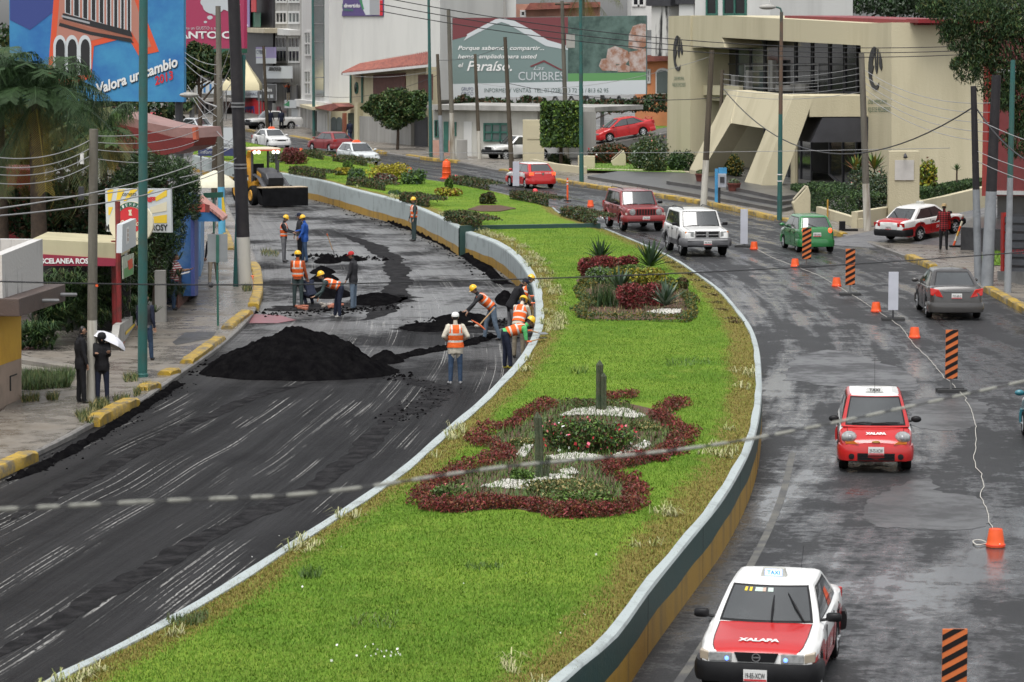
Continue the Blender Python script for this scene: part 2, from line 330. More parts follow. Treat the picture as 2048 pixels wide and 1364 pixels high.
def mat_milled():
    t = NT('milled_asphalt'); uv = t.tc('UV'); ob = t.tc()
    warp = t.noise(uv, .06, 2); sh = t.N('ShaderNodeCombineXYZ'); t.L(t.math('MULTIPLY', warp, .7), sh.inputs[1]); ad = t.N('ShaderNodeVectorMath'); ad.operation = 'ADD'; t.L(uv, ad.inputs[0]); t.L(sh.outputs[0], ad.inputs[1]); w = ad.outputs[0]
    lane = t.noise(t.mapv(w, (.02, .7, 1)), 1, 5, .65); groove = t.noise(t.mapv(w, (.10, 10, 1)), 1, 4, .7); big = t.noise(ob, .22, 6, .65); ed = t.noise(ob, 2.6, 6, .75)
    rip = t.noise(t.mapv(uv, (8, 1.0, 1)), 1, 2); grit = t.noise(ob, 26, 3, .75)
    far = t.N('ShaderNodeSeparateXYZ'); t.L(ob, far.inputs[0]); worn = t.math('MULTIPLY', t.ramp(far.outputs[1], 76, 97, .03, 1.0), t.ramp(t.math('ADD', t.math('MULTIPLY', big, .7), t.math('MULTIPLY', ed, .3)), .43, .53))  # worn also carries the far lane's wet sheen, mixed in as pale grey
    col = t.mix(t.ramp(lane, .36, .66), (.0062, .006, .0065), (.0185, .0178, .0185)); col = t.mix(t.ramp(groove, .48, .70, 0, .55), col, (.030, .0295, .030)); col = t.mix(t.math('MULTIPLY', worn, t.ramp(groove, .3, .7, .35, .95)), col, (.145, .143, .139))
    col = t.mix(t.ramp(grit, .52, .76, 0, .45), col, (.042, .041, .041))
    scr = t.noise(t.mapv(w, (.045, 13, 1), (3, 1, 0)), 1, 1, .4); dash = t.noise(t.mapv(w, (5, 16, 1)), 1, 2); gate = t.noise(t.mapv(w, (.16, .55, 1), (9, 2, 0)), 1, 3)
    s1 = t.math('MULTIPLY', t.ramp(scr, .60, .66), t.math('MULTIPLY', t.ramp(gate, .50, .58), t.ramp(dash, .38, .52)))
    col = t.mix(t.math('MULTIPLY', s1, .9), col, (.30, .295, .28))
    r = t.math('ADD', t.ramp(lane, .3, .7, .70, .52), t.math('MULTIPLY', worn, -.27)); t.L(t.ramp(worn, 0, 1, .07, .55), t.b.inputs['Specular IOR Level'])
    t.bump(t.math('ADD', t.math('ADD', t.math('MULTIPLY', rip, .6), t.math('MULTIPLY', groove, .8)), t.math('MULTIPLY', grit, .9)), .6, .03)
    return t.done(col, r, .07)
def mat_pavement(name, a, b, wet=.5):
    t = NT(name); ob = t.tc(); big = t.noise(ob, .5, 6, .65); med = t.noise(ob, 2.2, 5, .6); grit = t.noise(ob, 40, 2, .7)
    col = t.mix(t.ramp(big, .36, .64), a, b); col = t.mix(t.ramp(med, .55, .72, 0, .6), col, [c*.5 for c in a]); col = t.mix(t.ramp(grit, .55, .8, 0, .3), col, [min(1, c*1.7) for c in b])
    t.bump(t.math('ADD', grit, t.math('MULTIPLY', med, 1.5)), .3, .015)
    pw = t.ramp(t.math('ADD', t.math('MULTIPLY', big, .6), t.math('MULTIPLY', med, .4)), .44, .56); t.L(t.ramp(pw, 0, 1, .2, .7), t.b.inputs['Specular IOR Level']); return t.done(t.mix(t.math('MULTIPLY', pw, .55*wet), col, [c*.45 for c in a]), t.ramp(pw, 0, 1, .55, .55-.42*wet), .5)
def mat_lawn():
    t = NT('lawn_green'); ob = t.tc(); at = t.N('ShaderNodeAttribute'); at.attribute_name = 'edge'; big = t.noise(ob, .35, 5, .6); med = t.noise(ob, 1.8, 5, .65); fine = t.noise(ob, 14, 4, .7)
    g = t.mix(t.ramp(big, .38, .62), (.084, .165, .018), (.158, .238, .03)); g = t.mix(t.ramp(t.noise(ob, .9, 6, .7), .56, .70, 0, .55), g, (.20, .21, .045)); g = t.mix(t.ramp(med, .52, .74, 0, .6), g, (.21, .275, .04)); g = t.mix(t.ramp(fine, .5, .75, 0, .6), g, (.05, .105, .010))
    dry = t.mix(t.ramp(fine, .35, .65), (.10, .088, .022), (.235, .195, .06))
    e = t.math('ADD', at.outputs['Fac'], t.math('MULTIPLY', t.math('SUBTRACT', med, .5), 1.1)); col = t.mix(t.ramp(e, .62, .88, 1, 0), g, dry)
    t.bump(fine, .7, .05); return t.done(col, .8, .05)
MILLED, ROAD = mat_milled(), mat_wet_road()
PAVE = mat_pavement('wet_concrete', (.165, .145, .12), (.24, .22, .195), .85)
EARTH = mat_pavement('wet_ground', (.10, .095, .085), (.15, .145, .135), .5)
bm = MB(); bm.box(-900, -60, -2, 900, 1600, -.03); structure(bm.build('ground', EARTH))
left_edge = [V(p.x, p.y, 0) for p in FL] + [V(p.x, p.y, 0) for p in RL[2:]]
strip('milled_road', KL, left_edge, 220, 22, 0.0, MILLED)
right_edge = [V(p.x, p.y, 0) for p in FR] + [V(p.x, p.y, 0) for p in RR[2:]]
strip('wet_road', right_edge, KR, 220, 22, 0.0, ROAD)
structure((lambda b: (b.poly([G(*p, -.012) for p in [(538, 293), (420, 255), (330, 236), (100, 232), (-300, 232), (-300, 300), (250, 300), (440, 320)]], (0, 0, -.01)), b.build('far_road', ROAD))[1])(MB()))
# pavements beside the two carriageways
BL = resample([G(*p, .13) for p in [(-900, 1200), (-450, 990), (-60, 860), (60, 770), (190, 690), (262, 640), (330, 600), (378, 560), (395, 500), (400, 445), (392, 405), (370, 370), (300, 330), (200, 300)]], 110)
strip('left_pavement', BL, [V(p.x, p.y, 0) for p in KL], 150, 9, .13, PAVE)
KR2 = [p+V(.0, 0, 0) for p in KR]
BR = resample([V(20, 30, .13), V(24, 60, .13), V(27, 85, .13)] + [G(*p, .13) for p in [(2300, 560), (2120, 520), (1990, 500), (1880, 470), (1700, 440), (1560, 408), (1400, 374), (1280, 352), (1200, 336), (1060, 312), (960, 300), (860, 290), (760, 275), (660, 262), (560, 248), (440, 236), (330, 225)]], 120)
strip('right_pavement', KR2, BR, 150, 9, .13, PAVE)
# ---------------------------------------------------------------- lawns: two terraces with dry edges
LAWN = mat_lawn()
def lawn(name, A, B, z):
    na, nb = len(A), 30; vs = []; ed = []
    for i in range(na):
        w = (A[i]-B[i]).length
        for j in range(nb):
            v = j/(nb-1); p = A[i].lerp(B[i], v); d = min(v, 1-v)*w; vs.append((p.x, p.y, z - .03 + min(.11, d*.14))); ed.append(d)
    fs = [(i*nb+j, i*nb+j+1, (i+1)*nb+j+1, (i+1)*nb+j) for i in range(na-1) for j in range(nb-1)]
    a, b, c = [Vector(vs[k]) for k in fs[0][:3]]
    if (b-a).cross(c-a).z < 0: fs = [tuple(reversed(f)) for f in fs]
    me = bpy.data.meshes.new(name); me.from_pydata(vs, [], fs); me.materials.append(LAWN); me.polygons.foreach_set('use_smooth', [True]*len(fs))
    at = me.attributes.new('edge', 'FLOAT', 'POINT'); at.data.foreach_set('value', ed); return structure(link(name, me))
lawn('front_lawn', FL, FR, ZF); lawn('rear_lawn', RL, RR, ZR)
def lawn_points(A, B, n, power=0.):
    """Random points on a lawn with their distance from its edge; power favours the near end."""
    a = np.array([[p.x, p.y] for p in A]); b = np.array([[p.x, p.y] for p in B]); na = len(a)
    w = np.linalg.norm(a-b, axis=1); c = (a+b)/2; seg = np.linalg.norm(np.diff(c, axis=0), axis=1)*(w[1:]+w[:-1])/2*(1/np.maximum(c[1:, 1], 30))**power
    i = rng.choice(na-1, n, p=seg/seg.sum()); t = rng.random(n)[:, None]; v = rng.random(n)
    L = a[i]*(1-t)+a[i+1]*t; Rr = b[i]*(1-t)+b[i+1]*t; p = L*(1-v[:, None])+Rr*v[:, None]; wd = w[i]; return p, np.minimum(v, 1-v)*wd
GRASS = [M('grass_blade_bright', (.128, .228, .028), .6, .2, 1.2, spec=.08), M('grass_blade_deep', (.096, .182, .02), .6, .25, 1.2, spec=.08), M('grass_blade_straw', (.19, .255, .05), .6, .25, 1.2, spec=.08), M('grass_blade_dry', (.215, .18, .05), .7, .25, 2, spec=.08), M('grass_blade_brown', (.10, .085, .022), .7, .2, 2, spec=.08)]
BEDS = [[(1093, 813), (1005, 861), (966, 880), (1000, 908), (955, 935), (884, 967), (842, 1009), (892, 1023), (1001, 1017), (1111, 1031), (1221, 1031), (1278, 1000), (1247, 968), (1214, 938), (1295, 927), (1366, 890), (1336, 850), (1330, 823), (1365, 812), (1222, 798)],
        [(1152, 560), (1180, 545), (1320, 548), (1375, 575), (1395, 625), (1375, 640), (1260, 642), (1160, 636), (1148, 615), (1170, 590)]]
def inside(p, poly):
    c = np.zeros(len(p), bool); j = len(poly)-1
    for i in range(len(poly)):
        a, b = poly[i], poly[j]; c ^= ((a[1] > p[:, 1]) != (b[1] > p[:, 1])) & (p[:, 0] < (b[0]-a[0])*(p[:, 1]-a[1])/(b[1]-a[1]+1e-9)+a[0]); j = i
    return c
def grass(A, B, z, n, power):
    p, e = lawn_points(A, B, n, power); keep = rng.random(n) < np.clip(e/.1, .25, 1)
    for b in BEDS: keep &= ~inside(p, [tuple(G(x, y, ZF+.1)[:2]) for x, y in b])
    p, e = p[keep], e[keep]; n = len(p)
    P = np.c_[p, z - .03 + np.minimum(.11, e*.14)]; v, f = blades(P, .034, .014, .025)
    q = np.sin(p[:, 0]*1.9+1.3*np.sin(p[:, 1]*.7))*.25+e; m = rng.choice(3, n, p=(.52, .33, .15)); dry = q < .72+rng.normal(0, .08, n); m[dry] = rng.choice([2, 3, 4], dry.sum(), p=(.2, .5, .3))
    npmesh('grass', v, f, GRASS, m, kind='stuff')
grass(FL, FR, ZF, 330000, 1.6); grass(RL, RR, ZR, 60000, 1.)
# pale variegated plants in the dry verges
SP = [M('spider_leaf_cream', (.36, .35, .18), .6, .2, 3), M('spider_leaf_green', (.19, .22, .06), .6, .2, 3)]
def verge(A, B, z, n, y0, y1, dens=.5, west=False):
    p, e = lawn_points(A, B, n*14, 1.); s = (e > .18) & (e < .85) & (p[:, 1] > y0) & (p[:, 1] < y1); s &= (np.sin(p[:, 1]*.55)+np.sin(p[:, 1]*1.7+p[:, 0]) > dens); s &= (p[:, 0] < 3.2) | (not west); p = p[s][:n]; k = len(p)
    q = np.repeat(np.c_[p, np.full(k, z+.02)], 14, 0); q[:, :2] += rng.normal(0, .05, (len(q), 2)); v, f = blades(q, .13, .018, .2, two=True); npmesh('verge_plants', v, f, SP, np.tile(rng.choice(2, len(q), p=(.62, .38)), 3), kind='stuff')
verge(FL, FR, ZF, 170, 37, 80, .7); verge(FL, FR, ZF, 330, 80, 121, -.4, True); verge(RL, RR, ZR, 120, 122, 175, .4)
# ---------------------------------------------------------------- retaining walls of the median
W_YEL = stained('wall_ochre_paint', (.35, .205, .03), (.12, .085, .04), 1.6, .6, .5, .72, .25, 18, streak=True)
W_GRN = stained('wall_dark_green_paint', (.020, .058, .052), (.03, .062, .05), 1.5, .5, .4, .7, .2, 14)
W_PAL = stained('wall_pale_blue_paint', (.35, .395, .39), (.18, .20, .195), 1.6, .5, .52, .74, .2, 12)
KJ = M('joint_dark', (.06, .06, .055), .8)
def wall(name, label, line, z, side, upper, cap=.12, split=.5):
    """Painted retaining wall along a lawn edge: lower band, upper band, cap; side=+1 when the street lies left of the line."""
    t = thing(name, label, 'wall', (line[0].x, line[0].y, 0)); n = len(line); rows = [[] for _ in range(7)]
    for i, p in enumerate(line):
        d = (line[min(i+1, n-1)]-line[max(i-1, 0)]); d.z = 0; d.normalize(); o = Vector((-d.y, d.x, 0))*side; wv = .02*sin(i*1.7)+.015*sin(i*.63+1)
        for k, (off, h) in enumerate(((.02, -.1), (.02, z*split+wv), (.02, z-.045), (.0, z+.002+wv*.2), (-cap-wv*.6, z+.03), (-cap-.03, z-.12), (-cap-.03, z-.2))):
            rows[k].append(tuple(Vector((p.x, p.y, 0))+o*off+Vector((0, 0, h))))
    m = MB(); m.grid(rows[:2], 0); m.grid(rows[1:3], 1); m.grid(rows[2:], 2); m.build('wall_face', [W_YEL, upper, W_PAL], t, smooth=50); j = MB()
    for i in range(5, n-2, 6): p = line[i]; d = (line[i+1]-p); d.z = 0; d.normalize(); o = Vector((-d.y, d.x, 0))*side; q = Vector((p.x, p.y, 0)); j.poly([q+o*.024, q+o*.024+d*.012, q+o*.024+d*.02+V(0, 0, z-.05), q+o*.024+d*.008+V(0, 0, z-.05)], -o*.01)
    j.build('wall_joint', KJ, t, kind='stuff'); return t
wall('retaining_wall', 'long low median wall facing the dug up road, pale blue over ochre, round the front lawn', FL, ZF, 1, W_PAL, .22, .34)
wall('retaining_wall', 'low median wall painted dark green over ochre beside the taxi lane', FR, ZF, -1, W_GRN, .13)
wall('retaining_wall', 'pale blue and ochre median wall behind the backhoe and the lone worker', RL, ZR, 1, W_PAL, .18, .30)
wall('retaining_wall', 'thin pale edging wall of the rear lawn beside the wet lanes', RR, ZR, -1, W_PAL, .1)
st = thing('step_wall', 'dark green step crossing the lawn between the two terraces', 'wall', tuple(G(920, 459, ZF))); m = MB()
a, b = RL[0], RR[0]; m.poly([V(a.x+.02, a.y-.1, 0), V(b.x+.1, b.y-.1, 0), V(b.x+.1, b.y-.1, ZR+.09), V(a.x+.02, a.y-.1, ZR+.09)], (0, .22, 0)); m.build('wall_face', W_GRN, st)
# ---------------------------------------------------------------- kerbs
KY = stained('kerb_yellow_paint', (.41, .265, .03), (.15, .125, .08), 3.0, .5, .44, .62, .35, 16)
KC = stained('kerb_bare_concrete', (.20, .19, .175), (.11, .105, .10), 2.0, .6)
def kerb(line, w, h, label, group, mat=None, jit=.012):
    ln = resample(line, max(6, int(sum((line[i+1]-line[i]).length for i in range(len(line)-1))/.35))); n = len(ln); rs = []
    for i, p in enumerate(ln):
        d = (ln[min(i+1, n-1)]-ln[max(i-1, 0)]); d.z = 0; d.normalize(); o = Vector((-d.y, d.x, 0)); e = .035 if 0 < i < n-1 else .06; j = lambda: random.uniform(-jit, jit)
        hh = h - (.03 if i in (0, n-1) else 0)+j()
        rs.append([p+o*(w/2)+V(0, 0, -.05), p+o*(w/2+j())+V(0, 0, hh-e), p+o*(w/2-e)+V(0, 0, hh), p-o*(w/2-e)+V(0, 0, hh), p-o*(w/2+j())+V(0, 0, hh-e), p-o*(w/2)+V(0, 0, -.05)])
    m = MB(); m.rings(rs); o = m.build('kerb_block', mat or KY, smooth=40); return tag(o, label, 'kerb', group)
for pts, lab in [([(-30, 962), (62, 920)], 'yellow kerb block at the bottom left corner of the pavement'),
                 ([(186, 852), (225, 832), (266, 812)], 'yellow kerb block beside the couple under the umbrella'),
                 ([(284, 790), (310, 781)], 'short broken yellow kerb stump near the foot of the green lamp post'),
                 ([(328, 759), (350, 752)], 'smaller yellow kerb stump before the asphalt pile'),
                 ([(373, 735), (441, 686)], 'long yellow kerb block left of the asphalt pile'),
                 ([(454, 665), (496, 632)], 'yellow kerb block beside the grey backed street sign'),
                 ([(507, 620), (516, 585), (512, 545), (503, 535)], 'worn pale yellow kerb round the foot of the black and white pole')]:
    kerb([G(*p, .02) for p in pts], .34, .24, lab, 'yellow kerb blocks of the left pavement')
kerb([G(*p, .02) for p in [(462, 505), (455, 480), (440, 455)]], .3, .22, 'yellow kerb end beyond the grey sign, half hidden', 'yellow kerb blocks of the left pavement')
for pts, lab in [([(2140, 668), (2048, 622), (1975, 582)], 'yellow kerb on the right under the leaning grey poles'),
                 ([(1817, 517), (1868, 538)], 'short yellow kerb beside the man in the checked shirt'),
                 ([(1690, 473), (1650, 466), (1605, 453), (1500, 428), (1420, 411), (1330, 396), (1217, 380), (1105, 362), (1002, 343)], 'long yellow kerb in front of the cream memorial building'),
                 ([(918, 326), (862, 321), (815, 314)], 'yellow kerb before the low white house'),
                 ([(772, 308), (743, 303)], 'short yellow kerb behind the silver hatchback'),
                 ([(632, 284), (582, 275)], 'yellow kerb in front of the shops beside the dark red hatchback'),
                 ([(510, 265), (492, 262)], 'yellow kerb stub under the white pickup')]:
    kerb([G(*p, .02) for p in pts], .3, .2, lab, 'yellow kerbs of the right pavement')
def bare(line, label): o = kerb(line, .2, .125, label, 'plain concrete kerb edges', KC, .004); return o
bare([p+V(0, 0, 0) for p in KR[::2]], 'plain concrete kerb edge running under the yellow kerbs on the right'); bare([p for p in KL[::2]], 'plain concrete kerb edge under the yellow blocks of the left pavement')
# pale worn line and repaired patches on the wet lanes
PATCH = mat_pavement('patch_concrete', (.05, .05, .051), (.085, .085, .085), .45)
def patch(name, px, mat, z=.005, rag=0.):
    q = [G(*p, z) for p in px]
    if rag:
        q = resample(q+[q[0]], 60)[:-1]; q = [p+V(random.gauss(0, rag), random.gauss(0, rag*1.6), 0) for p in q]
    m = MB(); m.poly(q, (0, 0, -.004)); return structure(m.build(name, mat))
patch('road_patch', [(1738, 1052), (1742, 1000), (1850, 955), (1880, 985), (1962, 996), (1966, 1055)], PATCH, rag=.05)
patch('road_patch', [(1822, 850), (1830, 800), (1925, 796), (1978, 812), (1950, 852), (1880, 862)], PATCH, rag=.06)
patch('road_patch', [(1572, 760), (1580, 722), (1660, 700), (1760, 724), (1815, 745), (1830, 780), (1700, 775)], mat_pavement('patch_tar', (.05, .05, .052), (.075, .075, .078), .6), rag=.07)
WORN = stained('worn_line_paint', (.13, .125, .105), (.055, .055, .055), 1.6, .5, .38, .58)
m = MB(); ln = [p for p in (G(x, y, .006) for x, y in [(1318, 1420), (1400, 1300), (1470, 1185), (1530, 1075), (1566, 985), (1585, 905)])]; ln = resample(ln, 20)
m.grid([[p+V(.07, 0, 0), p-V(.07, 0, 0)] for p in ln])
structure(m.build('road_marking', WORN))
patch('road_marking', [(1195, 431), (1220, 433), (1238, 437), (1206, 437)], M('white_road_paint', (.6, .6, .58), .5))
patch('road_patch', [(498, 646), (508, 628), (560, 630), (592, 640), (555, 646)], M('red_painted_patch', (.16, .025, .035), .35, .3, 2), .012)
patch('road_patch', [(345, 684), (372, 664), (432, 663), (425, 676), (352, 690)], PATCH, .137)
# ================================================================ buildings and billboards
CREAM = stained('cream_render', (.50, .45, .31), (.39, .345, .23), .42, .8, .47, .75, .6, 14, streak=True)
WHITE = stained('white_render', (.60, .60, .575), (.46, .46, .44), .35, .8, .45, .75, .2, 10, streak=True)
GREYW = stained('grey_render', (.36, .35, .325), (.20, .195, .18), .5, .85, .42, .7, .3, 10, streak=True)
BEIGE = stained('beige_render', (.47, .42, .31), (.33, .29, .21), .5, .85, .42, .7, .3, 10, streak=True)
OCHRE = stained('ochre_wall_paint', (.60, .35, .03), (.50, .27, .025), 1.2, .6, .45, .7, .2, 10)
TAUPE = stained('taupe_wall_paint', (.36, .27, .21), (.24, .19, .15), .9, .7, .45, .7, .2, 10)
BROWN = stained('brown_slab', (.10, .072, .062), (.065, .05, .045), .8, .6)
MAROON = stained('maroon_paint', (.20, .010, .014), (.13, .008, .010), .7, .5, .45, .7, .15, 10)
REDW = stained('red_wall_paint', (.34, .02, .014), (.25, .022, .02), .7, .55, .45, .7, .15, 10)
TERRA = stained('terracotta_tile', (.30, .105, .075), (.18, .06, .05), 1.5, .6, .4, .65, .5, 20)
DGLASS = M('dark_glass', (.014, .015, .017), .08, .3, .5, spec=.9)
GGLASS = M('grey_glass', (.10, .125, .12), .12, .35, .25, spec=.8)
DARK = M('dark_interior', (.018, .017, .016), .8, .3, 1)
CHAR = M('charcoal_paint', (.035, .035, .04), .5, .25, 1)
METAL = M('weathered_steel', (.22, .22, .22), .45, .2, 4, metal=.4)
WFRAME = M('white_frame', (.62, .62, .6), .5, .1, 4)
GFRAME = M('green_frame', (.03, .12, .09), .5, .2, 4)
STONE = stained('dark_paving', (.075, .073, .07), (.045, .044, .043), .8, .35, .4, .65, .3, 18, spec=.5)
INK = {k: M('print_'+k, c, .55, 0) for k, c in dict(white=(.72, .72, .70), black=(.012, .012, .013), red=(.52, .022, .03), green=(.05, .22, .10), navy=(.02, .03, .10), blue=(.05, .20, .44), purple=(.085, .06, .17), lilac=(.27, .22, .42), orange=(.58, .075, .025), yellow=(.72, .50, .04), slate=(.155, .215, .205), maroon=(.15, .035, .04), silver=(.50, .53, .54), pink=(.38, .165, .12), grey=(.30, .31, .32), cream=(.62, .57, .42), dkgreen=(.02, .10, .06), magenta=(.36, .03, .09), wine=(.26, .02, .045), tan=(.45, .33, .26), dkblue=(.03, .05, .20), brick=(.28, .10, .06), grass=(.10, .26, .09), pine=(.045, .09, .075)).items()}
def slab(m, P, px, o0, o1, mat=0):
    """Outline seen in the photo, laid on plane P and given thickness from offset o0 to o1 along its normal."""
    m.poly([P.at(x, y, 0)+P.n*o1 for x, y in px], P.n*(o0-o1), mat)
def rect(x0, y0, x1, y1): return [(x0, y0), (x1, y0), (x1, y1), (x0, y1)]
def block(t, name, P, px, o0, o1, mat, **k):
    m = MB(); slab(m, P, px, o0, o1); return m.build(name, mat, t, **k)
def bld(name, label, P, px, py, cat='building'):
    p = P.at(px, py); return thing(name, label, cat, (p.x, p.y, 0))
def window(t, P, px, off=.0, panes=(2, 1), frame=None, glass=None, fw=.07, depth=.1):
    """Frame with bars standing proud of the wall and a pane for each opening."""
    q = [P.at(x, y) for x, y in px]; fr = MB(); A, B, C, Dd = q; n = P.n
    def pt(u, v): return A.lerp(B, u).lerp(Dd.lerp(C, u), v)
    w, h = (B-A).length, (Dd-A).length; nx, ny = panes; uu = fw/w; vv = fw/h
    def bar(u0, v0, u1, v1): fr.poly([pt(u0, v0)+n*(off+depth), pt(u1, v0)+n*(off+depth), pt(u1, v1)+n*(off+depth), pt(u0, v1)+n*(off+depth)], -n*depth)
    for i in range(nx+1): c = i/nx; a = min(max(c-uu/2, 0), 1-uu); bar(a, 0, a+uu, 1)
    for j in range(ny+1): c = j/ny; a = min(max(c-vv/2, 0), 1-vv); bar(uu, a, 1-uu, a+vv)
    f = fr.build('window', frame or WFRAME, t)
    for i in range(nx):
        for j in range(ny):
            p = MB(); a, b, c, d = i/nx+uu*.3, (i+1)/nx-uu*.3, j/ny+vv*.3, (j+1)/ny-vv*.3
            p.poly([pt(a, c)+n*(off+.03), pt(b, c)+n*(off+.03), pt(b, d)+n*(off+.03), pt(a, d)+n*(off+.03)], -n*.02); p.build('pane', glass or DGLASS, f)
    return f
def sign_text(t, P, s, px, py, wpx, hpx, mat, off=.06, **k):
    """Lettering centred on a photo position, lying on plane P."""
    a = P.at(px-wpx/2, py); b = P.at(px+wpx/2, py); c = P.at(px, py-hpx/2); d = P.at(px, py+hpx/2); r = b-a
    return text(s, P.at(px, py)+P.n*off, r, k.pop('up', (0, 0, 1)), r.length, (c-d).length, mat, t, **k)
def printed(t, P, px, mat, off, name='print', th=.006): return block(t, name, P, px, off, off+th, mat)
def oval(cx, cy, rx, ry, n=24, a0=0, a1=2*pi): return [(cx+rx*cos(a0+(a1-a0)*i/n), cy+ry*sin(a0+(a1-a0)*i/n)) for i in range(n+(0 if abs(a1-a0-2*pi) < 1e-6 else 1))]
# ---------------------------------------------------------------- the memorial building
PM = Plane((10.15, 199.8), (18.6, 163))
t = bld('memorial_building', 'cream memorial building with slanted entrance portal and two hand and bird emblems', PM, 1560, 300)
block(t, 'wall_panel', PM, [(1337, 32), (1381, 31), (1380, 345), (1333, 345)], -7, 0, CREAM)
block(t, 'wall_panel', PM, [(1721, 47), (1783, 45), (1783, 440), (1724, 440)], -5.6, 0, CREAM)
block(t, 'roof_beam', PM, [(1381, 32), (1442, 31), (1721, 46), (1721, 91), (1440, 75), (1446, 95), (1381, 95)], -6.5, -.12, CREAM)
block(t, 'roof', PM, [(1530, 31), (1790, 40), (1790, 50), (1530, 40)], -5.2, -1.2, MAROON)
block(t, 'roof', PM, [(1775, 38), (1800, 38), (1800, 46), (1775, 46)], -5.2, -1., MAROON)
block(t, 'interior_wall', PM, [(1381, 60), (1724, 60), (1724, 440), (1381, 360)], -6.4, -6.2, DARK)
PG = Plane(PM.a-PM.n*2.6, PM.b-PM.n*2.6)
for i, (x0, x1) in enumerate([(1398, 1418), (1446, 1475), (1477, 1502), (1504, 1530), (1532, 1560), (1562, 1592), (1594, 1625), (1627, 1660), (1662, 1690), (1692, 1716)]):
    window(t, PG, [(x0, 70), (x1, 70), (x1, 186 if i else 300), (x0, 186 if i else 300)], 0, (1, 2), CHAR, GGLASS if i in (2, 3) else DGLASS, .09)
block(t, 'floor_slab', PG, [(1396, 187), (1724, 190), (1724, 205), (1396, 200)], 0, 1.4, BEIGE)
block(t, 'fascia', PG, [(1440, 170), (1533, 171), (1533, 190), (1440, 190)], 1.5, 1.75, CREAM)
for i, (x0, x1) in enumerate([(1400, 1440), (1530, 1580), (1582, 1625), (1660, 1715)]): window(t, PG, [(x0, 210), (x1, 210), (x1, 400), (x0, 350)], 0, (2, 1), CHAR, DGLASS, .1)
m = MB(); m.tube([PG.at(1655, 205, 2), PG.at(1655, 395, 2)], .22, 8); m.build('column', CREAM, t)
m = MB()
for k in range(5): m.tube([PG.at(1540, 132+k*11, 1.6), PG.at(1690, 128+k*13, 1.6)], .025, 5)
for x in (1540, 1590, 1640, 1690): m.tube([PG.at(x, 128, 1.6), PG.at(x, 190, 1.6)], .03, 5)
m.build('railing', METAL, t)
m = MB()
for x, w, h, c in [(1480, 8, 30, 0), (1510, 6, 40, 0), (1555, 9, 60, 0), (1600, 30, 12, 0), (1570, 40, 10, 0)]: slab(m, PG, rect(x, 180-h, x+w, 182), .35, .6)
m.build('shop_display', GREYW, t, kind='stuff')
# slanted portal: legs and beam lean back towards the building
A, B = G(1379, 363), G(1522, 396); PP = Plane(A, B); L = (B-A).length; TOP = 5.35; LEAN = 1.75
def por(s, z, o=0): return Vector((A.x, A.y, 0))+PP.e*s+Vector((0, 0, z))-PP.n*(LEAN*max(0, z-.7)/(TOP-.7)+o)
def prt(name, sz, o0, o1): m = MB(); m.poly([por(s, z, o0) for s, z in sz], -PP.n*(o1-o0)); m.build(name, CREAM, t)
prt('portal_leg', [(0, 0), (3.1, 0), (3.1, .7), (5.6, 3.55), (4.4, TOP), (2.4, TOP), (0, .7)], 0, 1.1)
prt('portal_leg', [(L-3.6, 0), (L, 0), (L, .7), (L-.2, TOP), (L-3.2, 3.5), (L-3.6, .7)], 0, 1.15)
prt('portal_beam', [(4.5, TOP-.02), (5.7, 3.57), (L-3.18, 3.52), (L-.22, TOP-.02)], .03, 1.1)
m = MB(); q = por(L-.2, 0, LEAN+.0); e = PP.e; n = -PP.n
for o0, o1, z0, z1 in ((0.9, 4.6, 4.25, TOP),): m.poly([q+n*o0+V(0, 0, z0), q+n*o1+V(0, 0, z0), q+n*o1+V(0, 0, z1), q+n*o0+V(0, 0, z1)], -e*4.5)
m.build('portal_canopy', CREAM, t)
m = MB(); m.poly([q+n*1.0+V(0, 0, 2.9), q+n*4.4+V(0, 0, 2.9), q+n*4.4+V(0, 0, 4.2), q+n*1.6+V(0, 0, 4.2)], -e*3); m.build('awning', CHAR, t)
PE = Plane(PM.at(1783, 300), PM.at(1783, 300)-PM.n*5.6)
# emblem: a cupped hand sheltering a bird
def emblem(cx, cy, rx, ry):
    def q(u, v): return (cx+u*rx, cy-v*ry)
    ring = [q(sin(a), cos(a)) for a in np.linspace(-.25, -3.6, 26)]+[q(.72*sin(a)+.10, .80*cos(a)) for a in np.linspace(-3.75, -1.9, 14)]+[q(-.60, -.28), q(-.34, -.12), q(-.20, .10), q(-.40, .12), q(-.34, .38), q(-.14, .60), q(-.06, .97)]
    printed(t, PM, ring, INK['black'], .02, 'emblem', .03)
    for pts in ([(.0, .95), (.12, .92), (.02, .5), (.10, .1), (.22, -.05), (.18, .3), (.30, .88), (.42, .86), (.38, .4), (.34, -.05), (.20, -.28), (-.02, -.05), (-.08, .45)], [(.62, .74), (.88, .42), (.98, .05), (.86, -.12), (.62, .02), (.52, .2)]): printed(t, PM, [q(*p) for p in pts], INK['black'], .02, 'emblem', .03)
emblem(1357, 106, 9.5, 36); emblem(1752, 136, 14, 44)
for x, y, w, k in ((1359, 158, 21, 1), (1756, 205, 40, 1.25)):
    sign_text(t, PM, 'JOSE MEMORIAL', x, y, w, 9*k, INK['dkgreen'], .03); sign_text(t, PM, 'PARQUE DE RECUERDO', x, y+12*k, w*1.25, 9*k, INK['dkgreen'], .03)
